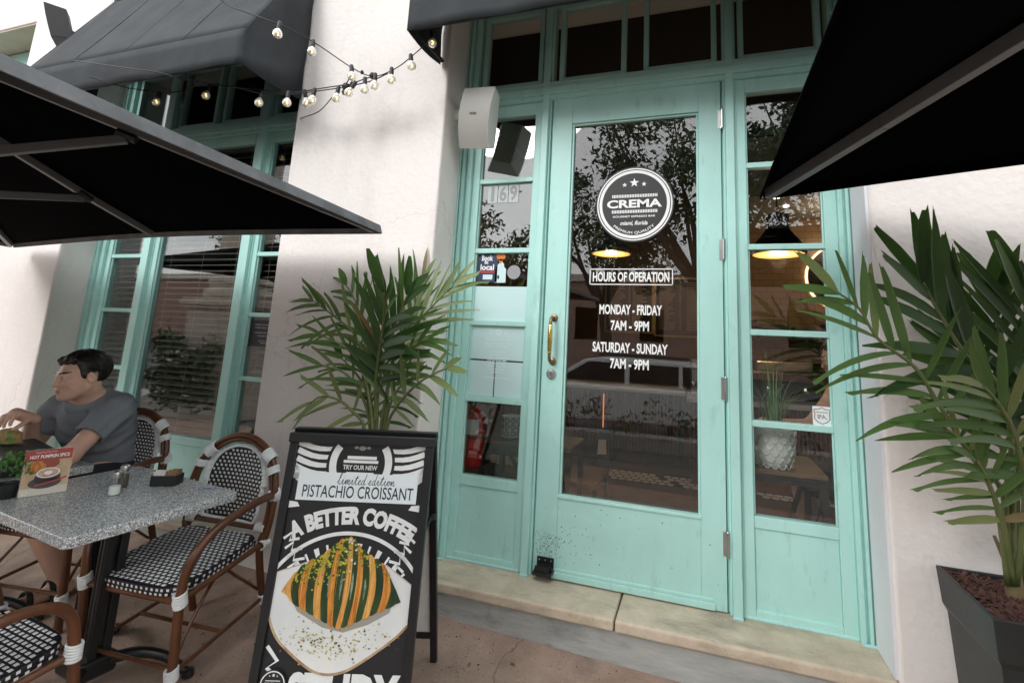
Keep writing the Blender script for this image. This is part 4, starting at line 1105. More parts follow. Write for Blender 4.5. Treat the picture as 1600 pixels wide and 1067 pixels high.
def frond(mb, stem_mb, pts, L_, wd_, n, spread, rnd, mi=0, base=.42, up=None, wk=.85, lk=1.12, dn=0):
    n = n + dn
    P = smooth_path(pts, 5); N = len(P)
    ln = [0]
    for i in range(1, N): ln.append(ln[-1] + (P[i] - P[i - 1]).length)
    tot = ln[-1]
    def S(t):
        d = t * tot
        for i in range(1, N):
            if ln[i] >= d:
                f = (d - ln[i - 1]) / max(1e-6, ln[i] - ln[i - 1]); return P[i - 1].lerp(P[i], f), (P[i] - P[i - 1]).normalized()
        return P[-1], (P[-1] - P[-2]).normalized()
    stem_mb.tube(P, [.0075 * (1 - .75 * i / (N - 1)) + .0015 for i in range(N)], 7)
    # the blade's plane: leaflets go to both sides of the rachis, mostly across the view from the street
    for sgn in (-1, 1):
        for k in range(n + 1):
            t = base + (1 - base) * (k + rnd.uniform(-.2, .2)) / n
            t = max(base, min(1, t))
            p, tg = S(t)
            side = tg.cross(Vector((rnd.uniform(-.15, .15), -1, rnd.uniform(-.1, .25)))).normalized() * sgn
            f = (t - base) / (1 - base)
            ang = R(56 - 40 * f) * rnd.uniform(.9, 1.1) * (spread / .45)
            d = (tg * math.cos(ang) + side * math.sin(ang) + Vector((0, rnd.uniform(-.20, .16), 0))).normalized()
            L2 = L_ * lk * (.55 + .6 * math.sin(math.pi * (.15 + .75 * f))) * rnd.uniform(.8, 1.12)
            w2 = wd_ * wk * rnd.uniform(.65, 1.3) * (1.25 if k == n else 1)
            droop = rnd.uniform(.10, .42) * L2
            q = []
            for i in range(8):
                s = i / 7
                q.append(p + d * L2 * s - Z_ * droop * s * s * abs(d.x) * .9)
            q = [Vector((v.x, min(v.y, WY - .008), v.z)) for v in q]
            a0 = d.cross(Vector((0, -1, .25))).normalized(); vs = []; fs = []
            tw = rnd.uniform(-.4, .4)
            tip = rnd.uniform(.12, .5)
            for i in range(8):
                s = i / 7
                prof = min(1, .35 + s * 3.2) * (1 if s < .55 else 1 - (1 - tip) * ((s - .55) / .45) ** 1.3)
                ax = (a0 * math.cos(tw * s) + Vector((0, -1, 0)) * math.sin(tw * s)) * w2 / 2 * prof
                nn = Vector((0, -1, 0)) * w2 * .10 * prof
                jag = d * (rnd.uniform(-.02, .02) if i == 7 else 0)
                vs += [q[i] - ax + jag, q[i] - ax * .45 - nn, q[i] - nn * .2, q[i] + ax * .5 - nn, q[i] + ax - jag]
            vs = [Vector((v.x, min(v.y, WY - .004), v.z)) for v in vs]
            for i in range(7):
                for c in range(4): fs.append((5 * i + c, 5 * i + c + 1, 5 * i + c + 6, 5 * i + c + 5))
            m_ = mi if rnd.random() > .2 else min(2, mi + 1)
            if rnd.random() < .02: m_ = 3
            mb.add(vs, fs, m_)
def planter(cx, cy, zt, w_, zg, lb, parent_label=None):
    t = thing('square_planter', (cx, cy, zg), lb, 'planter', 'black square planters')
    def ringz(h, z, inner=False): return [(cx - h, cy - h, z), (cx + h, cy - h, z), (cx + h, cy + h, z), (cx - h, cy + h, z)]
    h = w_ / 2; q = MB(); lv = [ringz(h * .76, zg + .001), ringz(h * .90, zt - .135), ringz(h * .955, zt - .115), ringz(h, zt), ringz(h - .012, zt), ringz(h - .014, zt - .05)]
    vs = [p for r_ in lv for p in r_]; fs = [(3, 2, 1, 0)] + [(4 * i + k, 4 * i + (k + 1) % 4, 4 * i + 4 + (k + 1) % 4, 4 * i + 4 + k) for i in range(5) for k in range(4)]
    q.add(vs, fs); q.build('planter_body', 'pot_black', t, bevel=.004)
    return t, h
mat('mulch', (0.050, 0.020, 0.015), 0.9, col2=(0.10, 0.045, 0.035), scale=30)
def mulch(t, cx, cy, h, z, n, seed):
    rnd = random.Random(seed); q = MB(); NN = 10
    q.add([(cx - h + 2 * h * i / NN, cy - h + 2 * h * j / NN, z + rnd.uniform(-.008, .006)) for j in range(NN + 1) for i in range(NN + 1)], [(j * 11 + i, j * 11 + i + 1, j * 11 + i + 12, j * 11 + i + 11) for j in range(NN) for i in range(NN)])
    for i in range(n):
        c = Vector((cx + rnd.uniform(-h, h) * .96, cy + rnd.uniform(-h, h) * .96, z + rnd.uniform(.002, .014)))
        T = Matrix.Translation(c) @ Quaternion((rnd.uniform(-.35, .35), rnd.uniform(-.35, .35), rnd.uniform(-1, 1), rnd.uniform(-1, 1))).normalized().to_matrix().to_4x4()
        a, b, d = rnd.uniform(.008, .026), rnd.uniform(.003, .007), rnd.uniform(.001, .003)
        q.box(-a, a, -b, b, -d, d, 0, T)
    q.build('bark_mulch', 'mulch', t)
t, h = planter(1.785, -.425, .385, .36, ground_z(1.8, -.5), 'black square planter full of bark mulch against the right wall')
mulch(t, 1.785, -.425, h - .016, .362, 700, 5)
pt = thing('palm_plant', (1.757, -.40, .36), 'dark green palm with broad leaflets in the black planter by the right wall', 'palm', 'potted palms')
fo = MB(); st = MB(); rnd = random.Random(41)
for (nm_, p, l, w_, n, s) in PALM_R: frond(fo, st, p, l, w_, n, s, rnd, 0 if nm_ in '23468' else 1, .40 if nm_ in '1' else .5)
fo.build('fronds', ['palm_dark', 'palm_mid', 'palm_pale', 'palm_dry'], pt, smooth=True)
st.build('stems', 'palm_stem', pt, smooth=True)
q = MB(); q.tube([(1.757, -.40, .350), (1.757, -.402, .45), (1.755, -.40, .55), (1.757, -.40, .64)], [.024, .022, .019, .014], 12); q.tube([(1.742, -.41, .47), (1.722, -.425, .515), (1.705, -.43, .56)], [.009, .007, .005], 7); q.tube([(1.775, -.40, .40), (1.787, -.39, .48), (1.79, -.39, .54)], [.012, .010, .006], 7); q.build('trunk', 'palm_trunk', pt, smooth='auto')
t, h = planter(-.672, -.425, .31, .34, ground_z(-.67, -.45), 'black square planter behind the folding sign, hidden by it')
mulch(t, -.672, -.425, h - .016, .287, 60, 6)
pt = thing('palm_plant', (-.672, -.42, .29), 'bright leafy palm fanning out behind the croissant sign against the pillar', 'palm', 'potted palms')
fo = MB(); st = MB(); rnd = random.Random(17)
for (nm_, p, l, w_, n, s) in PALM_L:
    p2 = [(-.672 + (p[0][0] + .672) * .4, p[0][1], .30)] + p
    frond(fo, st, p2, l, w_ * 1.05, n, s, rnd, {'A': 0, 'A2': 0, 'F': 2, 'D': 2, 'E': 2, 'B': 1, 'C': 1, 'D2': 1, 'H': 1, 'I': 1}.get(nm_, random.Random(nm_).choice((0, 1))), .55, None, .95, 1.1, -1)
fo.build('fronds', ['palm_dark', 'palm_mid', 'palm_pale', 'palm_dry'], pt, smooth=True)
st.build('stems', 'palm_stem', pt, smooth=True)

# ---------------------------------------------------------------- the street opposite (seen in the glass)
mat('leaf_dark', (0.022, 0.045, 0.016), 0.5, col2=(0.05, 0.085, 0.028), scale=1.5)
mat('leaf_light', (0.06, 0.105, 0.035), 0.5, col2=(0.09, 0.14, 0.05), scale=1.5)
mat('bark', (0.09, 0.07, 0.055), 0.9, var=.3, scale=6, bump=.5)
def leafy(name, clumps, per, size, seed, mats, parent, flat=1.0):
    """leaf-sized faces in clumps (x, y, z, r) given round the parent's origin"""
    rg = np.random.default_rng(seed); C_ = []
    for (x, y, z, r) in clumps:
        n = int(per * (r / .6) ** 2)
        d = rg.normal(size=(n, 3)); d /= np.linalg.norm(d, axis=1)[:, None]
        C_.append(np.array([x, y, z]) + d * (r * rg.random((n, 1)) ** .45) * np.array([1, 1, .8 * flat]))
    C_ = np.concatenate(C_); n = len(C_)
    a = rg.normal(size=(n, 3)); a /= np.linalg.norm(a, axis=1)[:, None]
    b = np.cross(a, rg.normal(size=(n, 3))); b /= np.linalg.norm(b, axis=1)[:, None]
    s = size * (.6 + .8 * rg.random((n, 1)))
    V = np.stack([C_ - a * s, C_ + b * s * .42, C_ + a * s, C_ - b * s * .42], 1).reshape(-1, 3)
    me = bpy.data.meshes.new(name); me.vertices.add(4 * n); me.vertices.foreach_set('co', V.ravel())
    me.loops.add(4 * n); me.loops.foreach_set('vertex_index', np.arange(4 * n)); me.polygons.add(n); me.polygons.foreach_set('loop_start', np.arange(n) * 4); me.polygons.foreach_set('loop_total', np.full(n, 4))
    for m_ in mats: me.materials.append(M[m_])
    me.polygons.foreach_set('material_index', (rg.random(n) > .7).astype(int)); me.update(calc_edges=True)
    o = bpy.data.objects.new(name, me); COL.objects.link(o)
    if parent is not None: o.parent = parent
    o['_w'] = (0, 0, 0)
    return o
def tree(x, y, z, H, rad, seed, lb, tall=1.0):
    t = thing('street_tree', (x, y, z), lb, 'tree', 'street trees reflected in the glass')
    rn = random.Random(seed); q = MB(); cl = []
    q.tube(smooth_path([(x, y, z), (x + .1, y, z + H * .2), (x - .05, y + .05, z + H * .36)], 4), [.22, .21, .20, .19, .18, .17, .16, .15, .15], 10)
    for k in range(9):
        a = k * 2.4 + rn.random(); r_ = rad * rn.uniform(.5, .95); zt = z + H * rn.uniform(.5, .95)
        e_ = Vector((x + r_ * math.cos(a), y + r_ * math.sin(a), zt)); m_ = Vector((x + r_ * .4 * math.cos(a), y + r_ * .4 * math.sin(a), z + H * .5))
        q.tube(smooth_path([(x - .05, y + .05, z + H * .34), tuple(m_), tuple(e_)], 4), [.12, .10, .085, .07, .06, .05, .04, .03, .015], 7)
        for j in range(9):
            f = rn.uniform(.35, 1.15); c = m_.lerp(e_, f)
            cl.append((c.x - x + rn.gauss(0, .45), c.y - y + rn.gauss(0, .45), c.z - z + rn.gauss(0, .4), rn.uniform(.35, .75)))
    q.build('trunk', 'bark', t, smooth=True)
    leafy('crown', cl, 130, .085, seed, ['leaf_dark', 'leaf_light'], t)
tree(.9, -9.6, -.8, 9.5, 3.2, 1, 'broad dark street tree across the pavement, filling the door glass reflection')
tree(4.6, -10.5, -.8, 9.0, 3.1, 2, 'street tree right of the broad one, reflected in the right sidelight')
tree(-2.0, -12.0, -.8, 8.5, 2.4, 3, 'street tree behind the white car, reflected at the left of the door glass')
tree(-5.6, -10.2, -.8, 5.4, 2.0, 4, 'low loose street tree reflected in the house number pane')
tree(9.5, -10.0, -.8, 9.0, 3.2, 6, 'tree added far right across the road to block low sky')  # added flank tree: its crown keeps low sky light off the facade
tree(-13.5, -11.0, -.8, 8.5, 3.2, 8, 'tree added far left across the road to block low sky, beyond the stone column')  # likewise added on the left flank to shut out low sky light
hg = thing('clipped_hedge', (-1.0, -5.9, -.64), 'low clipped hedge along the pavement, reflected under the white car', 'hedge')
rn = random.Random(9); leafy('foliage', [(-2.0 + i * .28 + rn.uniform(-.1, .1), rn.uniform(-.12, .12), .30 + rn.uniform(0, .42), .30) for i in range(26)], 260, .04, 10, ['leaf_dark', 'leaf_light'], hg)
q = MB(); q.box(-3.1, 4.4, -6.05, -5.72, -.63, -.40); q.build('planting_box', 'concrete', hg)
ph = thing('flowering_bush', (-8.0, -3.9, -.6), 'leafy bush with white flecked leaves before the stone column, reflected in the window', 'bush')
rn = random.Random(12); leafy('foliage', [(rn.uniform(-.55, .55), rn.uniform(-.25, .25), rn.uniform(.35, 1.42), .28) for i in range(40)], 260, .055, 13, ['leaf_dark', 'leaf_light'], ph)
leafy('white_leaves', [(rn.uniform(-.5, .5), rn.uniform(-.3, .3), rn.uniform(.5, 1.3), .2) for i in range(10)], 40, .05, 14, ['white_print', 'leaf_light'], ph)
# stone pedestal with a round column base
mat('limestone', (0.50, 0.44, 0.38), 0.85, var=.1, scale=3, bump=.3)
pc = thing('stone_column', (-7.9, -4.75, -.62), 'pale stone column on a square moulded pedestal, reflected in the left window', 'column')
q = MB(); cx, cy = -8.0, -4.75
for (h_, z0, z1) in ((.72, -.62, -.30), (.66, -.30, -.18), (.58, -.18, 1.40), (.63, 1.40, 1.47), (.70, 1.47, 1.56), (.66, 1.56, 1.62)): q.box(cx - h_, cx + h_, cy - h_, cy + h_, z0, z1)
q.build('pedestal', 'limestone', pc, bevel=.015)
q = MB(); q.lathe([(.60, 1.621), (.63, 1.70), (.60, 1.78), (.53, 1.82), (.52, 1.88), (.57, 1.93), (.55, 2.0), (.48, 2.05), (.46, 2.2), (.42, 6.5)], (cx, cy, 0), 40); q.build('shaft', 'limestone', pc, smooth='auto')
# white estate car parked at the kerb
mat('car_paint', (0.72, 0.73, 0.74), 0.25, spec=.6); mat('car_window', (0.02, 0.022, 0.025), 0.08); mat('tyre', (0.02, 0.02, 0.02), 0.8)
car = thing('parked_car', (-1.0, -8.0, -.78), 'white estate car parked at the kerb, reflected in the door glass', 'car')
q = MB(); y0, y1 = -8.75, -7.05; zr = -.78
prof = [(-3.2, .35), (-3.25, .75), (-3.1, .95), (-2.2, 1.06), (1.15, 1.04), (1.3, .8), (1.3, .35)]
q.prism([(x, y0, zr + z) for x, z in prof], (0, y1 - y0, 0)); q.build('body', 'car_paint', car, bevel=.06)
gp = [(-2.25, 1.05), (-1.45, 1.52), (-1.1, 1.58), (.5, 1.56), (.9, 1.45), (1.14, 1.05)]
q = MB(); q.prism([(x, y0 + .12, zr + z) for x, z in gp], (0, y1 - y0 - .24, 0)); q.build('cabin_roof', 'car_paint', car, bevel=.04)
for (a, b) in ((( -2.02, -1.35), (-.62, -.62)), ((-.52, -.52), (.42, .42)), ((.50, .50), (.98, .78))):
    q = MB()
    for y in (y1 - .121, y0 + .113): q.add([(a[0], y, zr + 1.08), (b[0], y, zr + 1.08), (b[1], y, zr + 1.48), (a[1], y, zr + 1.48), (a[0], y + .008, zr + 1.08), (b[0], y + .008, zr + 1.08), (b[1], y + .008, zr + 1.48), (a[1], y + .008, zr + 1.48)], [(0, 1, 2, 3), (7, 6, 5, 4), (0, 4, 5, 1), (1, 5, 6, 2), (2, 6, 7, 3), (3, 7, 4, 0)])
    q.build('window', 'car_window', car)
q = MB()
for y in (y1 - .3, y0 + .3): q.tube([(-1.2, y, zr + 1.62), (.6, y, zr + 1.60)], .02, 6)
q.build('roof_rail', 'black_plastic', car)
for x in (-2.35, .55):
    for y in (y1 - .12, y0 + .12):
        q = MB(); T = Matrix.Rotation(R(90), 3, 'X'); q.lathe([(.24, -.11), (.34, -.10), (.34, .10), (.24, .11)], (x, y, zr + .341), 28, 0, T); wh = q.build('wheel', 'tyre', car, smooth='auto')
        q = MB(); q.lathe([(.22, -.115), (.22, .115)], (x, y, zr + .341), 20, 0, T); q.build('rim', 'steel', wh, smooth='auto')
q = MB(); q.lathe([(.08, 0), (.02, .05)], (1.27, y1 - .2, zr + .75), 12); q.build('tail_light', 'red_enamel', car)
# pale building opposite, standing back from the road
ob = thing('opposite_building', (0, -30, -.8), 'long brick and stucco building across the street beyond the trees', 'building')
mat('brick_pale', (0.30, 0.19, 0.15), .9, var=.15, scale=3)
q = MB(); q.box(-60, 60, -38, -30, -.8, 5.2); q.build('wall', 'brick_pale', ob)
q = MB(); q.box(-60.3, 60.3, -38.2, -29.8, 5.2, 5.7); q.build('cornice', 'limestone', ob)
for i in range(14):
    for j in range(1):
        q = MB(); x = -30 + i * 4.5; z = 1.2 + j * 3.6; q.box(x, x + 1.6, -30.06, -30, z, z + 2.2); fw_ = q.build('window', 'limestone', ob)
        q = MB(); q.box(x + .12, x + 1.48, -30.08, -30.062, z + .12, z + 2.08); q.build('pane', 'car_window', fw_)
# ---------------------------------------------------------------- folding croissant sign
mat('poster_black', (0.018, 0.020, 0.023), 0.4); mat('poster_white', (0.82, 0.86, 0.86), 0.45, var=.06, scale=20); mat('poster_panel', (0.80, 0.89, 0.92), 0.45); mat('poster_text', (0.02, 0.035, 0.05), .45)
mat('plate_white', (0.84, 0.86, 0.85), 0.4, col2=(0.70, 0.74, 0.75), scale=4); mat('plate_rim', (0.30, 0.13, 0.04), .4, col2=(0.62, 0.50, 0.34), scale=18)
mat('pastry_gold', (0.80, 0.35, 0.055), 0.45, col2=(0.42, 0.11, 0.012), scale=30, detail=8, aniso=(1, 1, .3)); mat('pastry_light', (0.86, 0.52, 0.16), .45, col2=(0.62, 0.27, 0.05), scale=50, aniso=(1, 1, .25))
mat('pastry_green', (0.012, 0.035, 0.014), .35, col2=(0.045, 0.095, 0.03), scale=26, aniso=(1, 1, .3)); mat('pastry_shine', (0.36, 0.48, 0.36), .3, col2=(0.05, 0.10, 0.05), scale=60)
mat('pistachio', (0.62, 0.55, 0.06), .6, col2=(0.30, 0.34, 0.03), scale=60); mat('crumb_brown', (0.30, 0.13, 0.02), .6); mat('plate_shade', (0.36, 0.35, 0.30), .5)
sg_ux = Vector((.949, .316, 0)).normalized()
sg_dn = Vector((.034, -.103, -.993)); sg_dn = (sg_dn - sg_ux * sg_dn.dot(sg_ux)).normalized(); sg_uy = -sg_dn
sg_n = sg_ux.cross(sg_uy).normalized()
ST = Vector((-.372, -.918, .752))      # middle of the top edge, front face
gz = ground_z(-.36, -1.05)
Lh = (ST.z - gz - .012) / -sg_dn.z
sgn = thing('folding_sign', (ST.x, ST.y - .0, gz), 'black framed pavement sign with a croissant poster reading pistachio croissant', 'sign')
def SP(x, v, d=0.0): return ST + sg_ux * x + sg_dn * v + sg_n * d
def sbar(q, x0, x1, v0, v1, d0, d1, mi=0):
    q.add([SP(x, v, d) for d in (d0, d1) for (x, v) in ((x0, v1), (x1, v1), (x1, v0), (x0, v0))], [(3, 2, 1, 0), (4, 5, 6, 7), (0, 1, 5, 4), (1, 2, 6, 5), (2, 3, 7, 6), (3, 0, 4, 7)], mi)
HW = .2585
q = MB()
sbar(q, -HW, -HW + .029, .032, Lh, -.026, 0); sbar(q, HW - .029, HW, .032, Lh, -.026, 0); sbar(q, -HW + .029, HW - .029, Lh - .06, Lh - .03, -.026, -.001)
sbar(q, -HW - .003, HW + .003, 0, .032, -.028, .006)
q.build('front_frame', 'black_paint', sgn, bevel=.003)
q = MB(); sbar(q, -HW + .028, HW - .028, .031, Lh - .06, -.018, -.012); q.build('backing_panel', 'poster_black', sgn)
# back frame leaning the other way
q = MB(); nh = Vector((-.316, .949, 0)); topb = ST - sg_n * .028 + Z_ * .004
def bk_pt(x, t, d=0): return topb + sg_ux * x + (nh * .385 + Z_ * (gz + .055 - topb.z)).normalized() * t + nh * d
tb = (gz + .065 - topb.z) / (nh * .385 + Z_ * (gz + .055 - topb.z)).normalized().z
def bbar(x0, x1, t0, t1, d0, d1):
    q.add([bk_pt(x, t, d) for d in (d0, d1) for (x, t) in ((x0, t1), (x1, t1), (x1, t0), (x0, t0))], [(0, 1, 2, 3), (7, 6, 5, 4), (4, 5, 1, 0), (5, 6, 2, 1), (6, 7, 3, 2), (7, 4, 0, 3)])
bbar(-HW, -HW + .028, 0, tb, 0, .026); bbar(HW - .028, HW, 0, tb, 0, .026); bbar(-HW + .028, HW - .028, tb - .16, tb - .13, .002, .024)
bbar(-HW - .002, HW + .002, -.012, .018, -.002, .03)
q.build('back_frame', 'black_paint', sgn, bevel=.003)
q = MB(); bbar2 = q
q.add([bk_pt(x, t, d) for d in (.010, .016) for (x, t) in ((-HW + .028, tb - .16), (HW - .028, tb - .16), (HW - .028, .02), (-HW + .028, .02))], [(0, 1, 2, 3), (7, 6, 5, 4), (4, 5, 1, 0), (5, 6, 2, 1), (6, 7, 3, 2), (7, 4, 0, 3)])
q.build('back_panel', 'poster_white', sgn)
q = MB()
for s_ in (-1, 1): q.tube([SP(s_ * (HW - .02), .34, -.03), bk_pt(s_ * (HW - .02), .34, 0)], .008, 6); q.lathe([(.014, -.012), (.014, .012)], bk_pt(s_ * (HW - .014), .34, .0), 10)
q.build('hinge_stay', 'black_plastic', sgn)
# the poster: flat print in thin layers, x across, y up (negative down from the top)
pm = MB(); A = Flat(SP(0, 0, -.0115), sg_ux, sg_uy, pm, .00025)
mats_p = ['poster_black', 'poster_white', 'poster_panel', 'poster_text', 'plate_white', 'plate_rim', 'pastry_gold', 'pastry_light', 'pastry_green', 'pastry_shine', 'pistachio', 'crumb_brown', 'plate_shade', 'grey_print']
PW = HW - .030; PB = -(Lh - .062); PTp = -.033
A.rect(-PW, PW, PB, PTp, 0); A.up()
cxk, cyk = .002, -.100
# wing stripes both sides of the round badge
for s_ in (-1, 1):
    for i in range(5):
        y0 = PTp - .006 - i * .0275
        pts = [(s_ * (.100 + .128 * u), y0 + (.020 if True else 0) * u * (1 if s_ > 0 else 1) - (.010 * math.sin(math.pi * u))) for u in (0, .2, .4, .6, .8, 1)]
        pts = [(x, min(PTp - .001, y - .012)) for x, y in pts]
        A.band(pts, [.013, .015, .0165, .0175, .0185, .0195], 1)
    A.poly([(s_ * .228, -.10), (s_ * .228, -.150), (s_ * .196, -.175), (s_ * .21, -.13)][::s_], 1)
A.up(); A.ring(cxk, cyk, .080, .122, 0, 48, R(148), R(392)); A.up(); A.ring(cxk, cyk, .086, .112, 1, 48, R(144), R(396)); A.up(); A.ell(cxk, cyk, .070, .070, 0); A.ring(cxk, cyk, .068, .0865, 0, 48, R(140), R(400))
A.up()
for (x, r_) in ((-.022, .008), (0, .013), (.022, .008)): A.ell(cxk + x, -.044 if x else -.046, r_, r_ * .6, 13, 12)
for k, (x0, x1, y) in enumerate(((-.05, .055, -.078), (-.062, .062, -.092), (-.048, .05, -.132), (-.05, .05, -.146))): A.band([(cxk + x0, y), (cxk + x1, y)], .011, 1)
A.up(); A.rect(cxk - .066, cxk + .066, -.125, -.096, 0); A.up(); A.text('TRY OUR NEW', cxk, -.1105, .0155, 1, wid=.122, bold=.02)
# banner
A.up(); A.poly([(-.21, -.222), (.214, -.224), (.214, -.131), (-.21, -.129)], 2); A.up()
def script(txt, cx, cy, h, wd_, lw):
    """flowing pen lettering from strokes"""
    G = {'l': [[(0, .1), (.25, .6), (.35, 1), (.22, 1), (.18, .3), (.3, 0), (.5, .12)]], 'i': [[(0, .1), (.2, .45), (.2, .08), (.3, 0), (.45, .12)], [(.24, .66), (.26, .70)]],
         'm': [[(0, .1), (.12, .42), (.12, 0), (.28, .42), (.36, .38), (.34, 0), (.52, .42), (.6, .36), (.58, .05), (.66, 0), (.78, .12)]], 't': [[(0, .1), (.28, .85), (.18, .15), (.28, 0), (.45, .12)], [(.05, .58), (.42, .64)]],
         'e': [[(0, .1), (.28, .25), (.3, .42), (.18, .4), (.12, .15), (.25, 0), (.48, .12)]], 'd': [[(.36, .36), (.2, .42), (.06, .2), (.16, 0), (.34, .2), (.48, 1), (.38, .2), (.46, 0), (.6, .12)]],
         'o': [[(0, .12), (.1, .36), (.24, .4), (.34, .2), (.22, 0), (.1, .12), (.2, .38), (.48, .34)]], 'n': [[(0, .1), (.12, .42), (.12, 0), (.3, .42), (.4, .34), (.38, .05), (.48, 0), (.62, .12)]], ' ': []}
    x = 0; st_ = []
    for ch in txt:
        for s_ in G[ch]: st_.append([(x + a + .22 * b, b) for a, b in s_])
        x += max([p[0] for s_ in G[ch] for p in s_] or [.30])
    for s_ in st_:
        P3 = smooth_path([(a, b, 0) for a, b in s_], 5) if len(s_) > 2 else [Vector((a, b, 0)) for a, b in s_]
        A.band([(cx + (p.x / x - .5) * wd_, cy + (p.y - .4) * h) for p in P3], lw, 3)
script('limited edition', .03, -.153, .036, .205, .0021)
A.text('PISTACHIO CROISSANT', .006, -.192, .040, 3, wid=.390, bold=.008)
# arched line of big soft letters
def arch(R_, x00=0):
    def f(x, y):
        a = x / R_; r = R_ + y
        return r * math.sin(a), r * math.cos(a) - R_
    return f
A.up(); A.text('A BETTER COFFEE', .004, -.266, .058, 1, wid=.45, bold=.06, bend=arch(.42))
A.l += 1
# ribbons, sunburst
A.l -= 1
for s_ in (-1, 1):
    A.poly([(s_ * .228, -.226), (s_ * .228, -.248), (s_ * .19, -.243), (s_ * .20, -.229)][::s_], 1)
    for k in range(4): A.band([(s_ * (.226 - .01 * k), -.345 - .030 * k), (s_ * (.20 - .01 * k), -.325 - .030 * k), (s_ * (.205 - .012 * k), -.350 - .030 * k), (s_ * (.172 - .014 * k), -.343 - .03 * k)], .009, 1)
A.ring(.0, -.62, .292, .304, 1, 40, R(38), R(142))
for k in range(13):
    a = R(42 + k * 8); A.band([((.19) * math.cos(a), -.62 + .19 * math.sin(a)), (.270 * math.cos(a), -.62 + .270 * math.sin(a))], [.009, .017] if k % 2 else [.004, .008], 1)
# lower soft lettering
A.text('STUDY', .045, -.790, .125, 1, wid=.36, bold=.045)
A.band([(-.22, -.66), (-.18, -.70), (-.21, -.72), (-.15, -.76)], .012, 1)
# plate
A.l += 3
pl_ = [(-.2285, -.445), (-.12, -.408), (-.03, -.390), (.06, -.390), (.14, -.415), (.2285, -.470), (.2285, -.592), (.205, -.618), (.165, -.650), (.10, -.694), (.05, -.722), (.0, -.735), (-.05, -.731), (-.10, -.708), (-.178, -.655), (-.21, -.618), (-.2285, -.582)]
A.poly(pl_[::-1], 4); A.up()
A.band([(p.x, p.y) for p in smooth_path([(-.2285, -.581, 0), (-.21, -.616, 0), (-.178, -.652, 0), (-.10, -.705, 0), (-.05, -.728, 0), (0, -.732, 0), (.05, -.719, 0), (.10, -.691, 0), (.165, -.647, 0), (.205, -.615, 0), (.2285, -.590, 0)], 4)], .0075, 5)
A.band([(-.2285, -.447), (-.12, -.410), (-.03, -.392), (.06, -.392), (.14, -.417), (.2285, -.472)], .0018, 5)
A.up(); A.poly([(-.175, -.515), (-.14, -.56), (-.05, -.603), (.02, -.615), (.10, -.59), (.165, -.555), (.17, -.53), (0, -.55)][::-1], 12)
# croissant
def lerp_tab(tab, s):
    for i in range(len(tab) - 1):
        if tab[i][0] <= s <= tab[i + 1][0]:
            f = (s - tab[i][0]) / (tab[i + 1][0] - tab[i][0]); f = f * f * (3 - 2 * f) * .5 + f * .5
            return tab[i][1] + (tab[i + 1][1] - tab[i][1]) * f
UP = [(-1, -.497), (-.92, -.456), (-.80, -.428), (-.62, -.406), (-.50, -.394), (-.36, -.376), (-.22, -.352), (-.05, -.336), (.12, -.338), (.28, -.368), (.42, -.384), (.55, -.396), (.68, -.408), (.80, -.432), (.92, -.478), (1, -.515)]
LO = [(-1, -.510), (-.85, -.536), (-.6, -.558), (-.3, -.582), (-.1, -.598), (.05, -.602), (.2, -.594), (.45, -.574), (.7, -.552), (.88, -.538), (1, -.528)]
bd = [-1, -.86, -.73, -.60, -.46, -.33, -.20, -.095, .0, .09, .20, .31, .44, .56, .69, .82, 1]
A.up()
for k in range(len(bd) - 1):
    n_ = 9; g_ = []
    for i in range(n_):
        v = i / (n_ - 1)
        for j in range(4):
            s = bd[k] + (bd[k + 1] - bd[k]) * j / 3
            lean = (.055 * s) * math.sin(math.pi * v) + .02 * v * (1 if s < 0 else -1)
            x = .190 * s * (1 - .13 * (1 - v) * (1 - s * s)) + lean * .25 - .012 * math.sin(math.pi * v) * (1 - abs(s)) * (1 if s < 0 else -1)
            u_, l_ = lerp_tab(UP, s) + .007 * math.sin(math.pi * j / 3), lerp_tab(LO, s) - .004 * math.sin(math.pi * j / 3)
            g_.append(A.P(x - .002, u_ + (l_ - u_) * (1 - v) if False else u_ + (l_ - u_) * v))
    mi_ = (8 if k % 2 else (6 if k % 4 else 7))
    pm.add(g_, [(i * 4 + j, i * 4 + 4 + j, i * 4 + 5 + j, i * 4 + j + 1) for i in range(n_ - 1) for j in range(3)], mi_)
    A.l += .5
    if k % 2 and 3 < k < 13:
        s = (bd[k] * .4 + bd[k + 1] * .6); A.band([(.190 * s * .97, lerp_tab(UP, s) * .62 + lerp_tab(LO, s) * .38), (.192 * s, lerp_tab(UP, s) * .5 + lerp_tab(LO, s) * .5), (.188 * s, lerp_tab(UP, s) * .3 + lerp_tab(LO, s) * .7)], [.002, .009, .002], 9)
    if not k % 2:
        for jj in (0.15, .85):
            s = bd[k] + (bd[k + 1] - bd[k]) * jj
            A.band([(.190 * s, lerp_tab(UP, s)), (.190 * s - .003 * (1 if s < 0 else -1), lerp_tab(UP, s) * .5 + lerp_tab(LO, s) * .5), (.19 * s, lerp_tab(LO, s))], [.001, .003, .001], 6 if k % 4 == 0 else 7)
A.l += 1; rnd = random.Random(5)
def crumb(x, y, r_, mi_):
    n_ = rnd.randint(4, 6); a0 = rnd.random() * 6
    A.poly([(x + r_ * rnd.uniform(.6, 1.2) * math.cos(a0 + i * 6.283 / n_), y + r_ * rnd.uniform(.5, 1) * math.sin(a0 + i * 6.283 / n_)) for i in range(n_)], mi_)
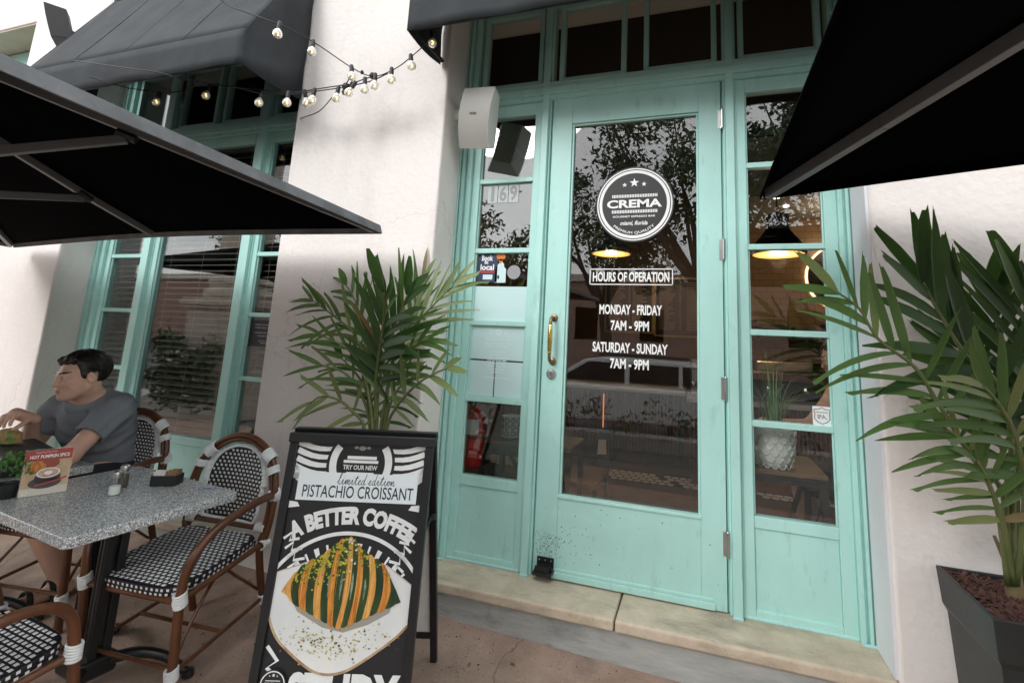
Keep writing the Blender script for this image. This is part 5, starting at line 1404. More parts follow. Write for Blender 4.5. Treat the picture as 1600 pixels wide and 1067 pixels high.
for i in range(430):
    s = max(-.9, min(.93, rnd.gauss(-.22, .38))); f = abs(rnd.gauss(0, .20 if s < .1 else .12))
    if f > .8: continue
    A.l += .004; crumb(.178 * s, lerp_tab(UP, s) * (1 - f) + lerp_tab(LO, s) * f - .003, rnd.uniform(.0018, .0052), rnd.choice((10, 10, 10, 10, 8, 4 if s > -.05 and s < .2 else 10)))
for i in range(240):
    x = rnd.gauss(-.05, .07) if i % 3 else rnd.gauss(.06, .06); y = rnd.gauss(-.628, .022) - (.02 if abs(x) < .08 else 0)
    crumb(x, y, rnd.uniform(.0012, .0042), rnd.choice((10, 10, 10, 11, 8)))
# small round mark, lower left
A.l += 1; A.ell(-.182, -.765, .044, .044, 0); A.up(); A.ring(-.182, -.765, .0365, .040, 1); A.star(-.182, -.737, .006, 1); A.star(-.194, -.739, .003, 1); A.star(-.170, -.739, .003, 1)
A.text('CREMA', -.182, -.763, .0115, 1, wid=.058, bold=.035); A.band([(-.206, -.752), (-.158, -.752)], .0022, 1); A.band([(-.206, -.774), (-.158, -.774)], .0022, 1); A.band([(-.196, -.787), (-.168, -.787)], .003, 1)
pm.build('poster', mats_p, sgn)
# ---------------------------------------------------------------- tables
def granite():
    m = mat('granite', (0.2, 0.2, 0.2), 0.22)
    n = m.node_tree; b = n.nodes['Principled BSDF']; t = n.nodes.new('ShaderNodeTexCoord')
    def vor(sc, lo, hi):
        v = n.nodes.new('ShaderNodeTexVoronoi'); v.inputs['Scale'].default_value = sc
        r_ = n.nodes.new('ShaderNodeValToRGB'); r_.color_ramp.elements[0].position = lo; r_.color_ramp.elements[1].position = hi
        n.links.new(t.outputs['Object'], v.inputs['Vector']); n.links.new(v.outputs['Color'], r_.inputs['Fac']); return r_
    r1 = vor(260, .25, .55); r1.color_ramp.elements[0].color = (.16, .185, .20, 1); r1.color_ramp.elements[1].color = (.40, .43, .44, 1)
    r2 = vor(330, .66, .70); r2.color_ramp.elements[0].color = (0, 0, 0, 1)
    mi = n.nodes.new('ShaderNodeMix'); mi.data_type = 'RGBA'
    n.links.new(r2.outputs['Color'], mi.inputs['Factor']); n.links.new(r1.outputs['Color'], mi.inputs['A']); mi.inputs['B'].default_value = (.80, .83, .84, 1)
    n.links.new(mi.outputs['Result'], b.inputs['Base Color'])
granite()
def cafe_table(cx, cy, zt, th, w_, d_, lb, px=0, py=0):
    gz_ = ground_z(cx, cy)
    t = thing('cafe_table', (cx, cy, gz_), lb, 'table', 'grey granite cafe tables')
    T = Matrix.Translation((cx, cy, 0)) @ Matrix.Rotation(th, 4, 'Z')
    q = MB(); rc = .022; pts = []
    for (sx, sy, a0) in ((1, 1, 0), (-1, 1, 90), (-1, -1, 180), (1, -1, 270)):
        for k in range(5): a = R(a0 + k * 22.5); pts.append((sx * (w_ / 2 - rc) + rc * math.cos(a), sy * (d_ / 2 - rc) + rc * math.sin(a)))
    q.prism([T @ Vector((x, y, zt - .036)) for x, y in pts], (0, 0, .036)); q.build('table_top', 'granite', t, bevel=.005, seg=3)
    P = lambda x, y, z: T @ Vector((x + px, y + py, z))
    for (sx, sy) in ((-1, 0), (1, 0)):
        q = MB()
        for k in (-1, 1):
            q.add([P(sx * .052 + dx, k * .022 + dy, z) for z in (gz_ + .13, zt - .037) for (dx, dy) in ((-.022, -.014), (.022, -.014), (.022, .014), (-.022, .014))], [(3, 2, 1, 0), (4, 5, 6, 7), (0, 1, 5, 4), (1, 2, 6, 5), (2, 3, 7, 6), (3, 0, 4, 7)])
            for dx in (-.012, .012): q.tube([P(sx * .052 + dx, k * .022 + k * .014, z) for z in (gz_ + .16, zt - .06)], .0045, 6)
        q.build('post', 'black_iron', t, bevel=.003)
    q = MB(); q.add([P(x, y, z) for z in (gz_ + .075, gz_ + .145) for (x, y) in ((-.085, -.06), (.085, -.06), (.085, .06), (-.085, .06))], [(3, 2, 1, 0), (4, 5, 6, 7), (0, 1, 5, 4), (1, 2, 6, 5), (2, 3, 7, 6), (3, 0, 4, 7)]); q.build('hub', 'black_iron', t, bevel=.012)
    for (sx, sy) in ((1, 1), (1, -1), (-1, 1), (-1, -1)):
        e_ = P(sx * .27, sy * .215, 0); gf = ground_z(e_.x, e_.y)
        pth = smooth_path([P(sx * .06, sy * .04, gz_ + .115), P(sx * .13, sy * .10, gz_ + .125), P(sx * .20, sy * .16, gz_ + .10), P(sx * .25, sy * .20, gz_ + .05), P(sx * .265, sy * .212, gf + .022)], 5)
        q = MB(); q.tube(pth, [.021 - .008 * i / (len(pth) - 1) for i in range(len(pth))], 10); q.lathe([(.016, 0), (.022, .006), (.020, .024), (.012, .03)], (e_.x, e_.y, gf + .001), 12); q.build('foot', 'black_iron', t, smooth='auto')
    q = MB(); q.add([P(x, y, z) for z in (zt - .052, zt - .0365) for (x, y) in ((-.2, -.15), (.2, -.15), (.2, .15), (-.2, .15))], [(3, 2, 1, 0), (4, 5, 6, 7), (0, 1, 5, 4), (1, 2, 6, 5), (2, 3, 7, 6), (3, 0, 4, 7)]); q.build('mounting_plate', 'black_iron', t)
    return t
cafe_table(-1.480, -1.010, .430, R(-6.5), .755, .56, 'grey speckled granite table carrying shakers, menu card and sweetener box', .045, .0)
cafe_table(-2.36, -1.035, .440, R(-4), .74, .56, 'grey speckled granite table at which the man sits, partly hidden')

# ---------------------------------------------------------------- woven bistro chairs
mat('rattan', (0.150, 0.060, 0.026), 0.32, col2=(0.075, 0.028, 0.013), scale=10, aniso=(1, 1, .5), bump=.12, bscale=50)
mat('binding', (0.74, 0.78, 0.78), 0.5, var=.05, scale=30); mat('weave_black', (0.010, 0.010, 0.016), .4); mat('weave_white', (0.74, 0.76, 0.76), .4)
def chair(loc, rz, lb):
    t = thing('bistro_chair', (0, 0, 0), lb, 'chair', 'woven bistro chairs')
    rt = .0135
    def both(fn, nm, m_='rattan'):
        for s in (-1, 1):
            q = MB(); fn(q, s); q.build(nm, m_, t, smooth='auto')
    arcp = [(-.235, .205, .44), (-.25, .225, .56), (-.235, .255, .70), (-.175, .282, .80), (-.09, .297, .855), (0, .302, .872), (.09, .297, .855), (.175, .282, .80), (.235, .255, .70), (.25, .225, .56), (.235, .205, .44)]
    q = MB(); P = smooth_path(arcp, 6)
    q.tube(P, rt, 10); q.tube([p * 1.0 + Vector((-.022 * (p.x / .25), -.004, -.020 * max(0, (p.z - .44) / .43))) for p in P], .0105, 10); q.tube([p + Vector((-.010 * (p.x / .25), .014, -.010 * max(0, (p.z - .44) / .43))) for p in P], .0095, 10)
    q.build('back_frame', 'rattan', t, smooth='auto')
    both(lambda q, s: q.tube(smooth_path([(s * .232, .203, .47), (s * .215, .195, .40), (s * .212, .215, .22), (s * .222, .255, .0)], 5), .0165, 12), 'rear_leg')
    def arm(q, s):
        pth = smooth_path([(s * .243, .245, .628), (s * .268, .14, .655), (s * .282, .0, .662), (s * .278, -.11, .640), (s * .262, -.185, .575), (s * .245, -.212, .47), (s * .236, -.222, .25), (s * .232, -.236, .0)], 6)
        q.tube(pth, .0168, 12)
    both(arm, 'arm')
    # seat: woven panel on a rounded frame
    so = [(-.205, .175), (-.225, .05), (-.225, -.12), (-.20, -.195), (-.12, -.222), (.12, -.222), (.20, -.195), (.225, -.12), (.225, .05), (.205, .175), (.1, .195), (-.1, .195)]
    sp = [Vector((p.x, p.y, 0)) for p in smooth_path([(x, y, 0) for x, y in so + so[:1]], 3)][:-1]
    q = MB(); q.prism([(p.x, p.y, .425) for p in sp], (0, 0, .034)); q.build('seat', 'weave_black', t, bevel=.008)
    def inside(x, y, poly, m_=0):
        c = False; n = len(poly)
        for i in range(n):
            a, b = poly[i], poly[(i + 1) % n]
            if (a[1] > y) != (b[1] > y) and x < (b[0] - a[0]) * (y - a[1]) / (b[1] - a[1]) + a[0]: c = not c
        return c
    q = MB(); poly = [(p.x * .955, p.y * .955) for p in sp]
    px_, py_ = .0265, .0185
    for j in range(-14, 14):
        for i in range(-10, 11):
            x = i * px_ + (px_ / 2 if j % 2 else 0); y = j * py_
            if inside(x, y, poly): q.add([(x - .0083, y - .0058, .4595), (x + .0083, y - .0058, .4595), (x + .0083, y + .0058, .4595), (x - .0083, y + .0058, .4595), (x - .0045, y - .004, .4612), (x + .0045, y - .004, .4612), (x + .0045, y + .004, .4612), (x - .0045, y + .004, .4612)], [(4, 5, 6, 7), (0, 1, 5, 4), (1, 2, 6, 5), (2, 3, 7, 6), (3, 0, 4, 7)])
    N = len(sp); L_ = 0
    for i in range(N):
        a, b = sp[i], sp[(i + 1) % N]; d = (b - a).normalized(); ou = Vector((-d.y, d.x, 0)); 
        if ou.dot(a) < 0: ou = -ou
        k = int((b - a).length / .019) or 1
        for m_ in range(k):
            c = a.lerp(b, (m_ + .5) / k)
            for (z0, z1, off) in ((.428, .437, 0), (.444, .454, .5)):
                cc = c + d * (.0095 * off); w2 = .0052
                q.add([cc - d * w2 + ou * .0012 + Z_ * z0, cc + d * w2 + ou * .0012 + Z_ * z0, cc + d * w2 + ou * .0012 + Z_ * z1, cc - d * w2 + ou * .0012 + Z_ * z1], [(0, 1, 2, 3)])
    q.build('seat_weave', 'weave_white', t)
    # woven back panel in a white braided edge
    bp_ = [(-.150, .497), (-.165, .60), (-.160, .70), (-.125, .775), (-.06, .812), (0, .820), (.06, .812), (.125, .775), (.160, .70), (.165, .60), (.150, .497), (.08, .486), (-.08, .486)]
    bb = [(p.x, p.z) for p in smooth_path([(x, 0, z) for x, z in bp_ + bp_[:1]], 3)][:-1]
    def by(x, z): return .208 + (z - .44) * .205 + .02 * (1 - (x / .17) ** 2)
    q = MB(); q.add([(x, by(x, z) - .004, z) for x, z in bb] + [(x, by(x, z) + .006, z) for x, z in bb], [])
    nb_ = len(bb)
    G = 12
    gv = [(x, z) for x, z in bb]; cxz = (0, .65)
    vs = []; fs = []
    for r_ in range(G + 1):
        for (x, z) in bb:
            xx = cxz[0] + (x - cxz[0]) * r_ / G; zz2 = cxz[1] + (z - cxz[1]) * r_ / G; vs.append((xx, by(xx, zz2), zz2))
    for r_ in range(G):
        for i in range(nb_): fs.append((r_ * nb_ + i, r_ * nb_ + (i + 1) % nb_, (r_ + 1) * nb_ + (i + 1) % nb_, (r_ + 1) * nb_ + i))
    q = MB(); q.add(vs, fs); bo = q.build('back_panel', 'weave_black', t); sd_ = bo.modifiers.new('solid', 'SOLIDIFY'); sd_.thickness = .008; sd_.offset = 0
    q = MB(); inn = [(x * .93, .65 + (z - .65) * .93) for x, z in bb]
    for j in range(0, 19):
        for i in range(-7, 8):
            x = i * .0235 + (.01175 if j % 2 else 0); z = .492 + j * .0178
            if inside(x, z, inn):
                for sd2 in (-1, 1): 
                    y = by(x, z) + sd2 * .0052; y2 = y + sd2 * .0014
                    q.add([(x - .0068, y, z - .0058), (x + .0068, y, z - .0058), (x + .0068, y, z + .0058), (x - .0068, y, z + .0058), (x - .004, y2, z - .004), (x + .004, y2, z - .004), (x + .004, y2, z + .004), (x - .004, y2, z + .004)], [(4, 5, 6, 7), (0, 1, 5, 4), (1, 2, 6, 5), (2, 3, 7, 6), (3, 0, 4, 7)])
    q.build('back_weave', 'weave_white', t)
    q = MB(); pe = [Vector((x, by(x, z), z)) for x, z in bb]; q.tube(pe, .0085, 8, closed=True)
    for i in range(0, len(pe)):
        for f in (0, .5):
            c = pe[i].lerp(pe[(i + 1) % len(pe)], f); d = (pe[(i + 1) % len(pe)] - pe[i]).normalized()
            q.tube([c - d * .006 + Vector((0, -.004, 0)), c + d * .006 + Vector((0, -.012, 0))], .006, 6)
    q.build('braided_edge', 'binding', t, smooth='auto')
    # rails, stretchers, braces
    both(lambda q, s: q.tube([(s * .222, .195, .415), (s * .236, -.21, .415)], .0125, 10), 'side_rail')
    both(lambda q, s: q.tube([(s * .216, .228, .150), (s * .2335, -.226, .150)], .0088, 8), 'stretcher')
    for (a, y, z) in ((.236, -.212, .412), (.215, .197, .412), (.214, .21, .48)): MB().tube([(-a, y, z), (a, y, z)], .0115, 8).build('cross_rail', 'rattan', t, smooth='auto')
    for (a, y, z) in ((.224, 0, .15), (.2335, -.226, .17)): MB().tube([(-a, y, z), (a, y, z)], .008, 8).build('cross_stretcher', 'rattan', t, smooth='auto')
    both(lambda q, s: q.tube(smooth_path([(s * .231, -.215, .20), (s * .21, -.12, .30), (s * .20, .0, .40), (s * .214, .08, .33), (s * .216, .19, .21)], 5), .0068, 8), 'curved_brace')
    # white bindings
    def wrap(p, d, r_, L2, parent_=t):
        p = Vector(p); d = Vector(d).normalized(); q = MB(); n = max(3, int(L2 / .0085))
        a = d.cross(Vector((.3, .2, 1)) if abs(d.z) < .8 else X_).normalized(); b = a.cross(d)
        for k in range(n):
            c = p + d * (k - (n - 1) / 2) * L2 / n
            q.tube([c + (a * math.cos(u * math.pi / 7) + b * math.sin(u * math.pi / 7)) * r_ + d * .003 * math.sin(u * math.pi / 7 + 1) for u in range(14)], L2 / n * .58, 6, closed=True)
        q.build('binding', 'binding', parent_, smooth=True)
    for s in (-1, 1):
        wrap((s * .241, -.214, .425), (0, -.1, 1), .020, .055); wrap((s * .234, -.214, .418), (1, .2, .15), .018, .028)
        wrap((s * .233, -.2285, .150), (0, -.05, 1), .0195, .050); wrap((s * .2165, .229, .150), (0, .17, -1), .0195, .045)
        wrap((s * .246, .240, .632), (s * .1, -.5, 1), .024, .040); wrap((s * .226, .203, .415), (0, -1, .02), .021, .040)
        wrap((s * .170, .281, .792), (s * -.8, .14, .6), .026, .060); wrap((s * .212, .262, .735), (s * -.4, .2, .9), .025, .035)
        wrap((s * .20, .21, .482), (1, 0, 0), .017, .05); wrap((s * .175, by(.165, .70) + .004, .695), (s * .1, .3, 1), .013, .085)
    for s in (-1, 1):
        q = MB(); q.tube(smooth_path([(s * .20, .212, .478), (s * .17, .23, .43), (s * .14, .225, .418), (s * .12, .22, .44), (s * .13, .215, .47)], 5), .0016, 5); q.tube(smooth_path([(s * .205, .20, .41), (s * .19, .225, .35), (s * .205, .24, .30)], 4), .0014, 5); q.build('loose_cord', 'binding', t)
    place(t, loc, rz)
    return t
def place(t, loc, rz):
    t.location = loc; t.rotation_euler = (0, 0, rz)
def tilt_to_ground(t, x, y):
    e = .2
    nx_ = -(ground_z(x + e, y) - ground_z(x - e, y)) / (2 * e); ny_ = -(ground_z(x, y + e) - ground_z(x, y - e)) / (2 * e)
    qn = Vector((0, 0, 1)).rotation_difference(Vector((nx_, ny_, 1)).normalized())
    return qn
def set_chair(t, x, y, rz):
    qn = tilt_to_ground(t, x, y); t.rotation_mode = 'QUATERNION'
    t.rotation_quaternion = qn @ Quaternion((0, 0, 1), rz); t.location = (x, y, ground_z(x, y) + .001); t.scale = (.94, .94, .94)
ch = chair((0, 0, 0), 0, 'woven bistro chair tucked in at the right end of the granite table')
set_chair(ch, -1.275, -.775, R(5))
c2 = copy_tree(ch); c2['label'] = 'woven bistro chair in the left foreground, cut by the picture edge'
set_chair(c2, -1.335, -1.415, R(177))
c3 = copy_tree(ch); c3['label'] = 'woven bistro chair in which the man sits, its oval back against the window'
set_chair(c3, -2.14, -.67, R(8))

# ---------------------------------------------------------------- on the table
TZ = .4302
def shaker(x, y, lb, fill, cont):
    t = thing('shaker', (x, y, TZ), lb, 'shaker', 'glass shakers on the granite table')
    q = MB(); q.lathe([(.0185, 0), (.021, .003), (.021, .028), (.0185, .055), (.0155, .066), (.0155, .072)], (x, y, TZ + .0005), 20); q.build('glass_body', 'clear_glass', t, smooth='auto')
    q = MB(); q.lathe([(.0175, .003), (.0185, .006), (.018, fill)], (x, y, TZ + .0005), 12); q.build('contents', cont, t, smooth='auto')
    q = MB(); q.lathe([(.0150, .066), (.0158, .069), (.0158, .082), (.0145, .088), (.009, .092), (.003, .093)], (x, y, TZ + .0005), 20); q.build('cap', 'steel', t, smooth='auto')
mat('salt', (.85, .85, .83), .9); mat('pepper', (.10, .085, .07), .9, var=.5, scale=900)
shaker(-1.462, -1.008, 'glass salt shaker half full of white salt with a steel cap', .034, 'salt')
shaker(-1.535, -.935, 'glass pepper shaker with dark contents behind the salt', .050, 'pepper')
cd = thing('sweetener_caddy', (-1.42, -.84, TZ), 'small black box of white and brown sugar packets on the table', 'packet holder')
Tc = Matrix.Translation((-1.42, -.835, TZ + .0005)) @ Matrix.Rotation(R(26), 4, 'Z')
q = MB()
for (a, b, c, d) in ((-.05, .05, -.03, -.026), (-.05, .05, .026, .03), (-.05, -.046, -.026, .026), (.046, .05, -.026, .026)): q.box(a, b, c, d, 0, .042, 0, Tc)
q.box(-.046, .046, -.026, .026, 0, .003, 0, Tc); q.build('box', 'black_plastic', cd, bevel=.0015)
mat('packet_brown', (.30, .17, .08), .7, var=.2, scale=40); mat('packet_cream', (.70, .68, .50), .7); mat('packet_white', (.82, .82, .80), .7)
for (x0, n, mt_) in ((-.026, 8, 'packet_white'), (.024, 9, 'packet_brown')):
    q = MB()
    for k in range(n):
        Tk = Tc @ Matrix.Translation((x0 + random.uniform(-.002, .002), -.021 + k * .0048, .006)) @ Matrix.Rotation(random.uniform(-.12, .12), 4, 'X') @ Matrix.Rotation(random.uniform(-.06, .06), 4, 'Y')
        q.box(-.019, .019, 0, .0018, 0, .050 + random.uniform(-.004, .006), 0 if k < n * .6 or mt_ == 'packet_brown' else 1, Tk)
    q.build('packets', [mt_, 'packet_cream'], cd)
# blue oval sticker on the table top
mat('blue_print', (.03, .06, .30), .4)
q = MB(); c_ = Vector((-1.225, -.80, TZ + .0006)); u_ = Vector((math.cos(R(30)), math.sin(R(30)), 0)); fl = Flat(c_, u_, Z_.cross(u_), q, .0003)
fl.ell(0, 0, .040, .022, 0); fl.up(); fl.ring(0, 0, .030, .036, 1, 40, 0, 2 * math.pi, .56); fl.ell(.0, -.002, .019, .008, 1); fl.up(); fl.band([(-.014, .003), (-.004, -.003), (.012, .001)], .003, 0)
tag(q.build('oval_sticker', ['pale_backing', 'blue_print'], loc=tuple(c_)), 'small blue and white oval sticker on the corner of the granite table', 'sticker')
# pumpkin menu card in a clear stand
mc = thing('menu_card', (-1.69, -1.12, TZ), 'autumn menu card with pumpkin and coffee picture in a clear stand on the table', 'menu card')
ca, cb = Vector((-1.712, -1.165, TZ + .002)), Vector((-1.668, -1.070, TZ + .002))
ux_ = (cb - ca).normalized(); back = Vector((-ux_.y, ux_.x, 0)); uy_ = (Z_ - back * -.0 + back * .14).normalized() if back.x < 0 else (Z_ - back * .14).normalized()
Wc, Hc = (cb - ca).length + .028, .168
q = MB(); fl = Flat(ca - ux_ * .014, ux_, uy_, q, .0003); fl.mb = q
mat('card_red', (.42, .045, .025), .45); mat('card_tan', (.50, .33, .17), .5, col2=(.62, .48, .33), scale=18); mat('pumpkin_orange', (.72, .30, .03), .5, col2=(.55, .17, .01), scale=60); mat('pumpkin_dark', (.33, .06, .03), .5); mat('saucer_dark', (.035, .03, .035), .4); mat('coffee', (.45, .15, .06), .4, col2=(.75, .55, .40), scale=40); mat('card_pale', (.66, .62, .52), .5)
fl.rect(0, Wc, 0, Hc, 1); fl.up(); fl.rect(0, Wc, Hc - .040, Hc, 0); fl.rect(0, Wc, 0, .028, 5); fl.up()
fl.ell(Wc * .55, Hc * .70, .026, .021, 3); fl.ell(Wc * .85, Hc * .62, .024, .022, 1); fl.up(); fl.ell(Wc * .27, Hc * .62, .026, .022, 2); fl.up()
for k in (-1, 0, 1): fl.ring(Wc * .27 + k * .007, Hc * .62, .010 + abs(k) * .004, .0112 + abs(k) * .004, 3, 20, 0, 6.283, 1.6)
fl.up(); fl.ell(Wc * .50, .045, .046, .022, 4); fl.ell(Wc * .54, .062, .037, .025, 4); fl.up(); fl.ell(Wc * .54, .080, .0335, .019, 7); fl.up(); fl.ell(Wc * .54, .080, .029, .0155, 6); fl.up(); fl.ell(Wc * .54, .080, .012, .007, 7); fl.band([(Wc * .30, .036), (Wc * .7, .047), (Wc * .95, .058)], .006, 0)
fl.text('HOT PUMPKIN SPICE', Wc * .52, Hc - .025, .013, 7, wid=Wc * .84, bold=.03); fl.band([(Wc * .2 + i * .004, Hc - .009 + .002 * math.sin(i * 1.7)) for i in range(16)], .0012, 7)
fl.ring(.016, .014, .006, .0075, 7, 20)
q.build('printed_card', ['card_red', 'card_tan', 'pumpkin_orange', 'pumpkin_dark', 'saucer_dark', 'card_pale', 'coffee', 'white_print'], mc)
q = MB(); nn_ = ux_.cross(uy_)
def slab(q, o, a, b, d): q.add([o, o + a, o + a + b, o + b, o + d, o + a + d, o + a + b + d, o + b + d], [(3, 2, 1, 0), (4, 5, 6, 7), (0, 1, 5, 4), (1, 2, 6, 5), (2, 3, 7, 6), (3, 0, 4, 7)])
o_ = ca - ux_ * .016
slab(q, o_ - nn_ * .006, ux_ * (Wc + .004), uy_ * (Hc + .004), nn_ * .002)
slab(q, o_ - nn_ * .006 - Z_ * .0017, ux_ * (Wc + .004), -nn_ * .05 if (-nn_).z < .5 else nn_ * .05, Z_ * .0016)
q.build('clear_stand', 'clear_glass', mc)
# little pot plant
lp = thing('table_plant', (-1.775, -1.20, TZ), 'small bushy green plant in a black pot at the left of the menu card', 'plant')
q = MB(); q.lathe([(.026, 0), (.030, .004), (.036, .055), (.033, .056), (.031, .045)], (-1.765, -1.19, TZ + .0005), 24); q.build('pot', 'pot_black', lp, smooth='auto')
mat('basil', (.055, .16, .035), .45, col2=(.11, .26, .06), scale=14)
q = MB(); rnd = random.Random(3)
for i in range(230):
    a, b_ = rnd.uniform(0, 6.28), rnd.uniform(-.3, 1.45); r_ = rnd.uniform(.55, 1)
    c = Vector((-1.765, -1.19, TZ + .085)) + Vector((math.cos(a) * math.cos(b_) * .062, math.sin(a) * math.cos(b_) * .062, math.sin(b_) * .075)) * r_
    d = (c - Vector((-1.765, -1.19, TZ + .04))).normalized(); d = (d + Vector((rnd.uniform(-.6, .6), rnd.uniform(-.6, .6), rnd.uniform(-.3, .4)))).normalized(); sd_ = d.cross(Vector((rnd.uniform(-1, 1), rnd.uniform(-1, 1), rnd.uniform(-1, 1)))).normalized(); L_ = rnd.uniform(.012, .022); nn2 = d.cross(sd_) * .003
    q.add([c, c + d * L_ * .5 - sd_ * L_ * .36 + nn2, c + d * L_, c + d * L_ * .5 + sd_ * L_ * .36 + nn2, c + d * L_ * .5], [(0, 1, 4), (1, 2, 4), (2, 3, 4), (3, 0, 4)])
q.build('leaves', 'basil', lp)
# soft case on the man's table
bg_ = thing('soft_case', (-2.22, -.97, .441), 'flat black case lying on the table in front of the man', 'case')
q = MB(); Tb = Matrix.Translation((-2.215, -.955, .4415)) @ Matrix.Rotation(R(-14), 4, 'Z'); q.box(-.215, .215, -.10, .10, 0, .082, 0, Tb); q.build('case_body', 'black_plastic', bg_, bevel=.018, seg=3)
q = MB(); q.tube([Tb @ Vector(p) for p in ((-.216, -.101, .045), (.216, -.101, .045), (.216, .101, .045), (-.216, .101, .045))], .003, 6, closed=True); q.build('zip', 'dark_metal', bg_)
# fallen leaves on the ground
mat('dry_leaf', (.22, .14, .07), .8, var=.3, scale=50)
rnd = random.Random(8)
for i, (x, y) in enumerate(((-1.24, -.70), (-1.30, -.66), (-1.08, -.98), (-.86, -.62), (-.55, -.70), (-.2, -.55), (-.32, -.38), (-.12, -.42), (-1.02, -.86), (.05, -.36))):
    L_ = rnd.uniform(.014, .026); a = rnd.uniform(0, 6.28); d = Vector((math.cos(a), math.sin(a), 0)); s = Vector((-d.y, d.x, 0)) * .38; z = ground_z(x, y) + .004
    c = Vector((x, y, z)); q = MB(); q.add([c - d * L_, c - d * L_ * .2 + s * L_ + Z_ * .004, c + d * L_ + Z_ * .003, c - d * L_ * .2 - s * L_ + Z_ * .005, c + Z_ * .001], [(0, 3, 4), (3, 2, 4), (2, 1, 4), (1, 0, 4)])
    tag(q.build('fallen_leaf', 'dry_leaf', loc=(x, y, z)), 'small dry leaf lying on the brown paving', 'leaf', 'fallen leaves on the paving')
# ---------------------------------------------------------------- people (implicit surfaces turned into one mesh)
class Field:
    def __init__(s, lo, hi, h):
        s.lo = np.array(lo, float); s.h = h; s.n = np.ceil((np.array(hi) - s.lo) / h).astype(int) + 1
        s.f = np.full(s.n, 1.0, np.float32)
    def _blk(s, lo, hi):
        i0 = np.clip(np.floor((lo - s.lo) / s.h).astype(int), 0, s.n - 1); i1 = np.clip(np.ceil((hi - s.lo) / s.h).astype(int) + 1, 1, s.n)
        if np.any(i1 <= i0): return None
        ax = [s.lo[k] + s.h * np.arange(i0[k], i1[k]) for k in range(3)]
        return tuple(slice(a, b) for a, b in zip(i0, i1)), np.stack(np.meshgrid(*ax, indexing='ij'), -1)
    def _mix(s, sl, d, k):
        o = s.f[sl]
        if k <= 0: s.f[sl] = np.minimum(o, d); return
        q = np.maximum(k - np.abs(o - d), 0) / k
        s.f[sl] = np.minimum(o, d) - q * q * k * .25
    def cone(s, a, b, ra, rb, k=.02, sq=None):
        a, b = np.array(a, float), np.array(b, float); m = max(ra, rb) + k + .03
        r_ = s._blk(np.minimum(a, b) - m, np.maximum(a, b) + m)
        if r_ is None: return
        sl, P = r_; ab = b - a; t = np.clip(((P - a) @ ab) / max(1e-9, ab @ ab), 0, 1)
        v = P - a - t[..., None] * ab
        if sq is not None:
            ax, f = sq; ax = np.array(ax) / np.linalg.norm(ax); v = v + (v @ ax)[..., None] * ax * (f - 1)
        s._mix(sl, (np.linalg.norm(v, axis=-1) - (ra + (rb - ra) * t)).astype(np.float32), k)
    def ell(s, c, M3, r3, k=.02, sub=False):
        """ellipsoid with axes = rows of M3"""
        c = np.array(c, float); m = max(r3) + k + .03; r_ = s._blk(c - m, c + m)
        if r_ is None: return
        sl, P = r_; q = (P - c) @ np.array(M3).T; r3 = np.array(r3)
        k0 = np.linalg.norm(q / r3, axis=-1); k1 = np.linalg.norm(q / r3 ** 2, axis=-1)
        d = (k0 * (k0 - 1) / np.maximum(k1, 1e-6)).astype(np.float32)
        if sub:
            o = s.f[sl]; qd = np.maximum(k - np.abs(-o - d), 0) / k; s.f[sl] = np.maximum(o, -d) + qd * qd * k * .25
        else: s._mix(sl, d, k)
    def pts(s):
        ax = [s.lo[k] + s.h * np.arange(s.n[k]) for k in range(3)]
        return np.stack(np.meshgrid(*ax, indexing='ij'), -1)
    def mesh(s):
        """surface nets"""
        f = s.f; ins = f < 0
        c = np.zeros(tuple(s.n - 1), int)
        for i in (0, 1):
            for j in (0, 1):
                for k in (0, 1): c += ins[i:s.n[0] - 1 + i, j:s.n[1] - 1 + j, k:s.n[2] - 1 + k]
        act = (c > 0) & (c < 8); idx = np.full(act.shape, -1); ii = np.argwhere(act); idx[act] = np.arange(len(ii))
        acc = np.zeros((len(ii), 3)); cnt = np.zeros(len(ii)); crn = [(i, j, k) for i in (0, 1) for j in (0, 1) for k in (0, 1)]
        for a in crn:
            for d in range(3):
                if a[d]: continue
                b = list(a); b[d] = 1
                fa = f[tuple((ii + a).T)]; fb = f[tuple((ii + b).T)]; m = (fa < 0) != (fb < 0)
                t = np.where(m, fa / np.where(m, fa - fb, 1), 0); p = np.array(a, float)[None] + t[:, None] * np.eye(3)[d]
                acc[m] += p[m]; cnt[m] += 1
        V = s.lo + s.h * (ii + acc / cnt[:, None]); F = []
        for d in range(3):
            u, v = (d + 1) % 3, (d + 2) % 3
            sl0 = [slice(1, -1)] * 3; sl0[d] = slice(0, s.n[d] - 1); sl1 = list(sl0); sl1[d] = slice(1, s.n[d])
            A, B = ins[tuple(sl0)], ins[tuple(sl1)]; e = np.argwhere(A != B); off = np.array([1, 1, 1]); off[d] = 0; g = e + off
            flip = A[tuple(e.T)]
            def at(du, dv): q = g.copy(); q[:, u] -= du; q[:, v] -= dv; return idx[tuple(q.T)]
            Q = np.stack([at(1, 1), at(0, 1), at(0, 0), at(1, 0)], 1); Q[~flip] = Q[~flip][:, ::-1]; F.append(Q)
        return V, np.concatenate(F)
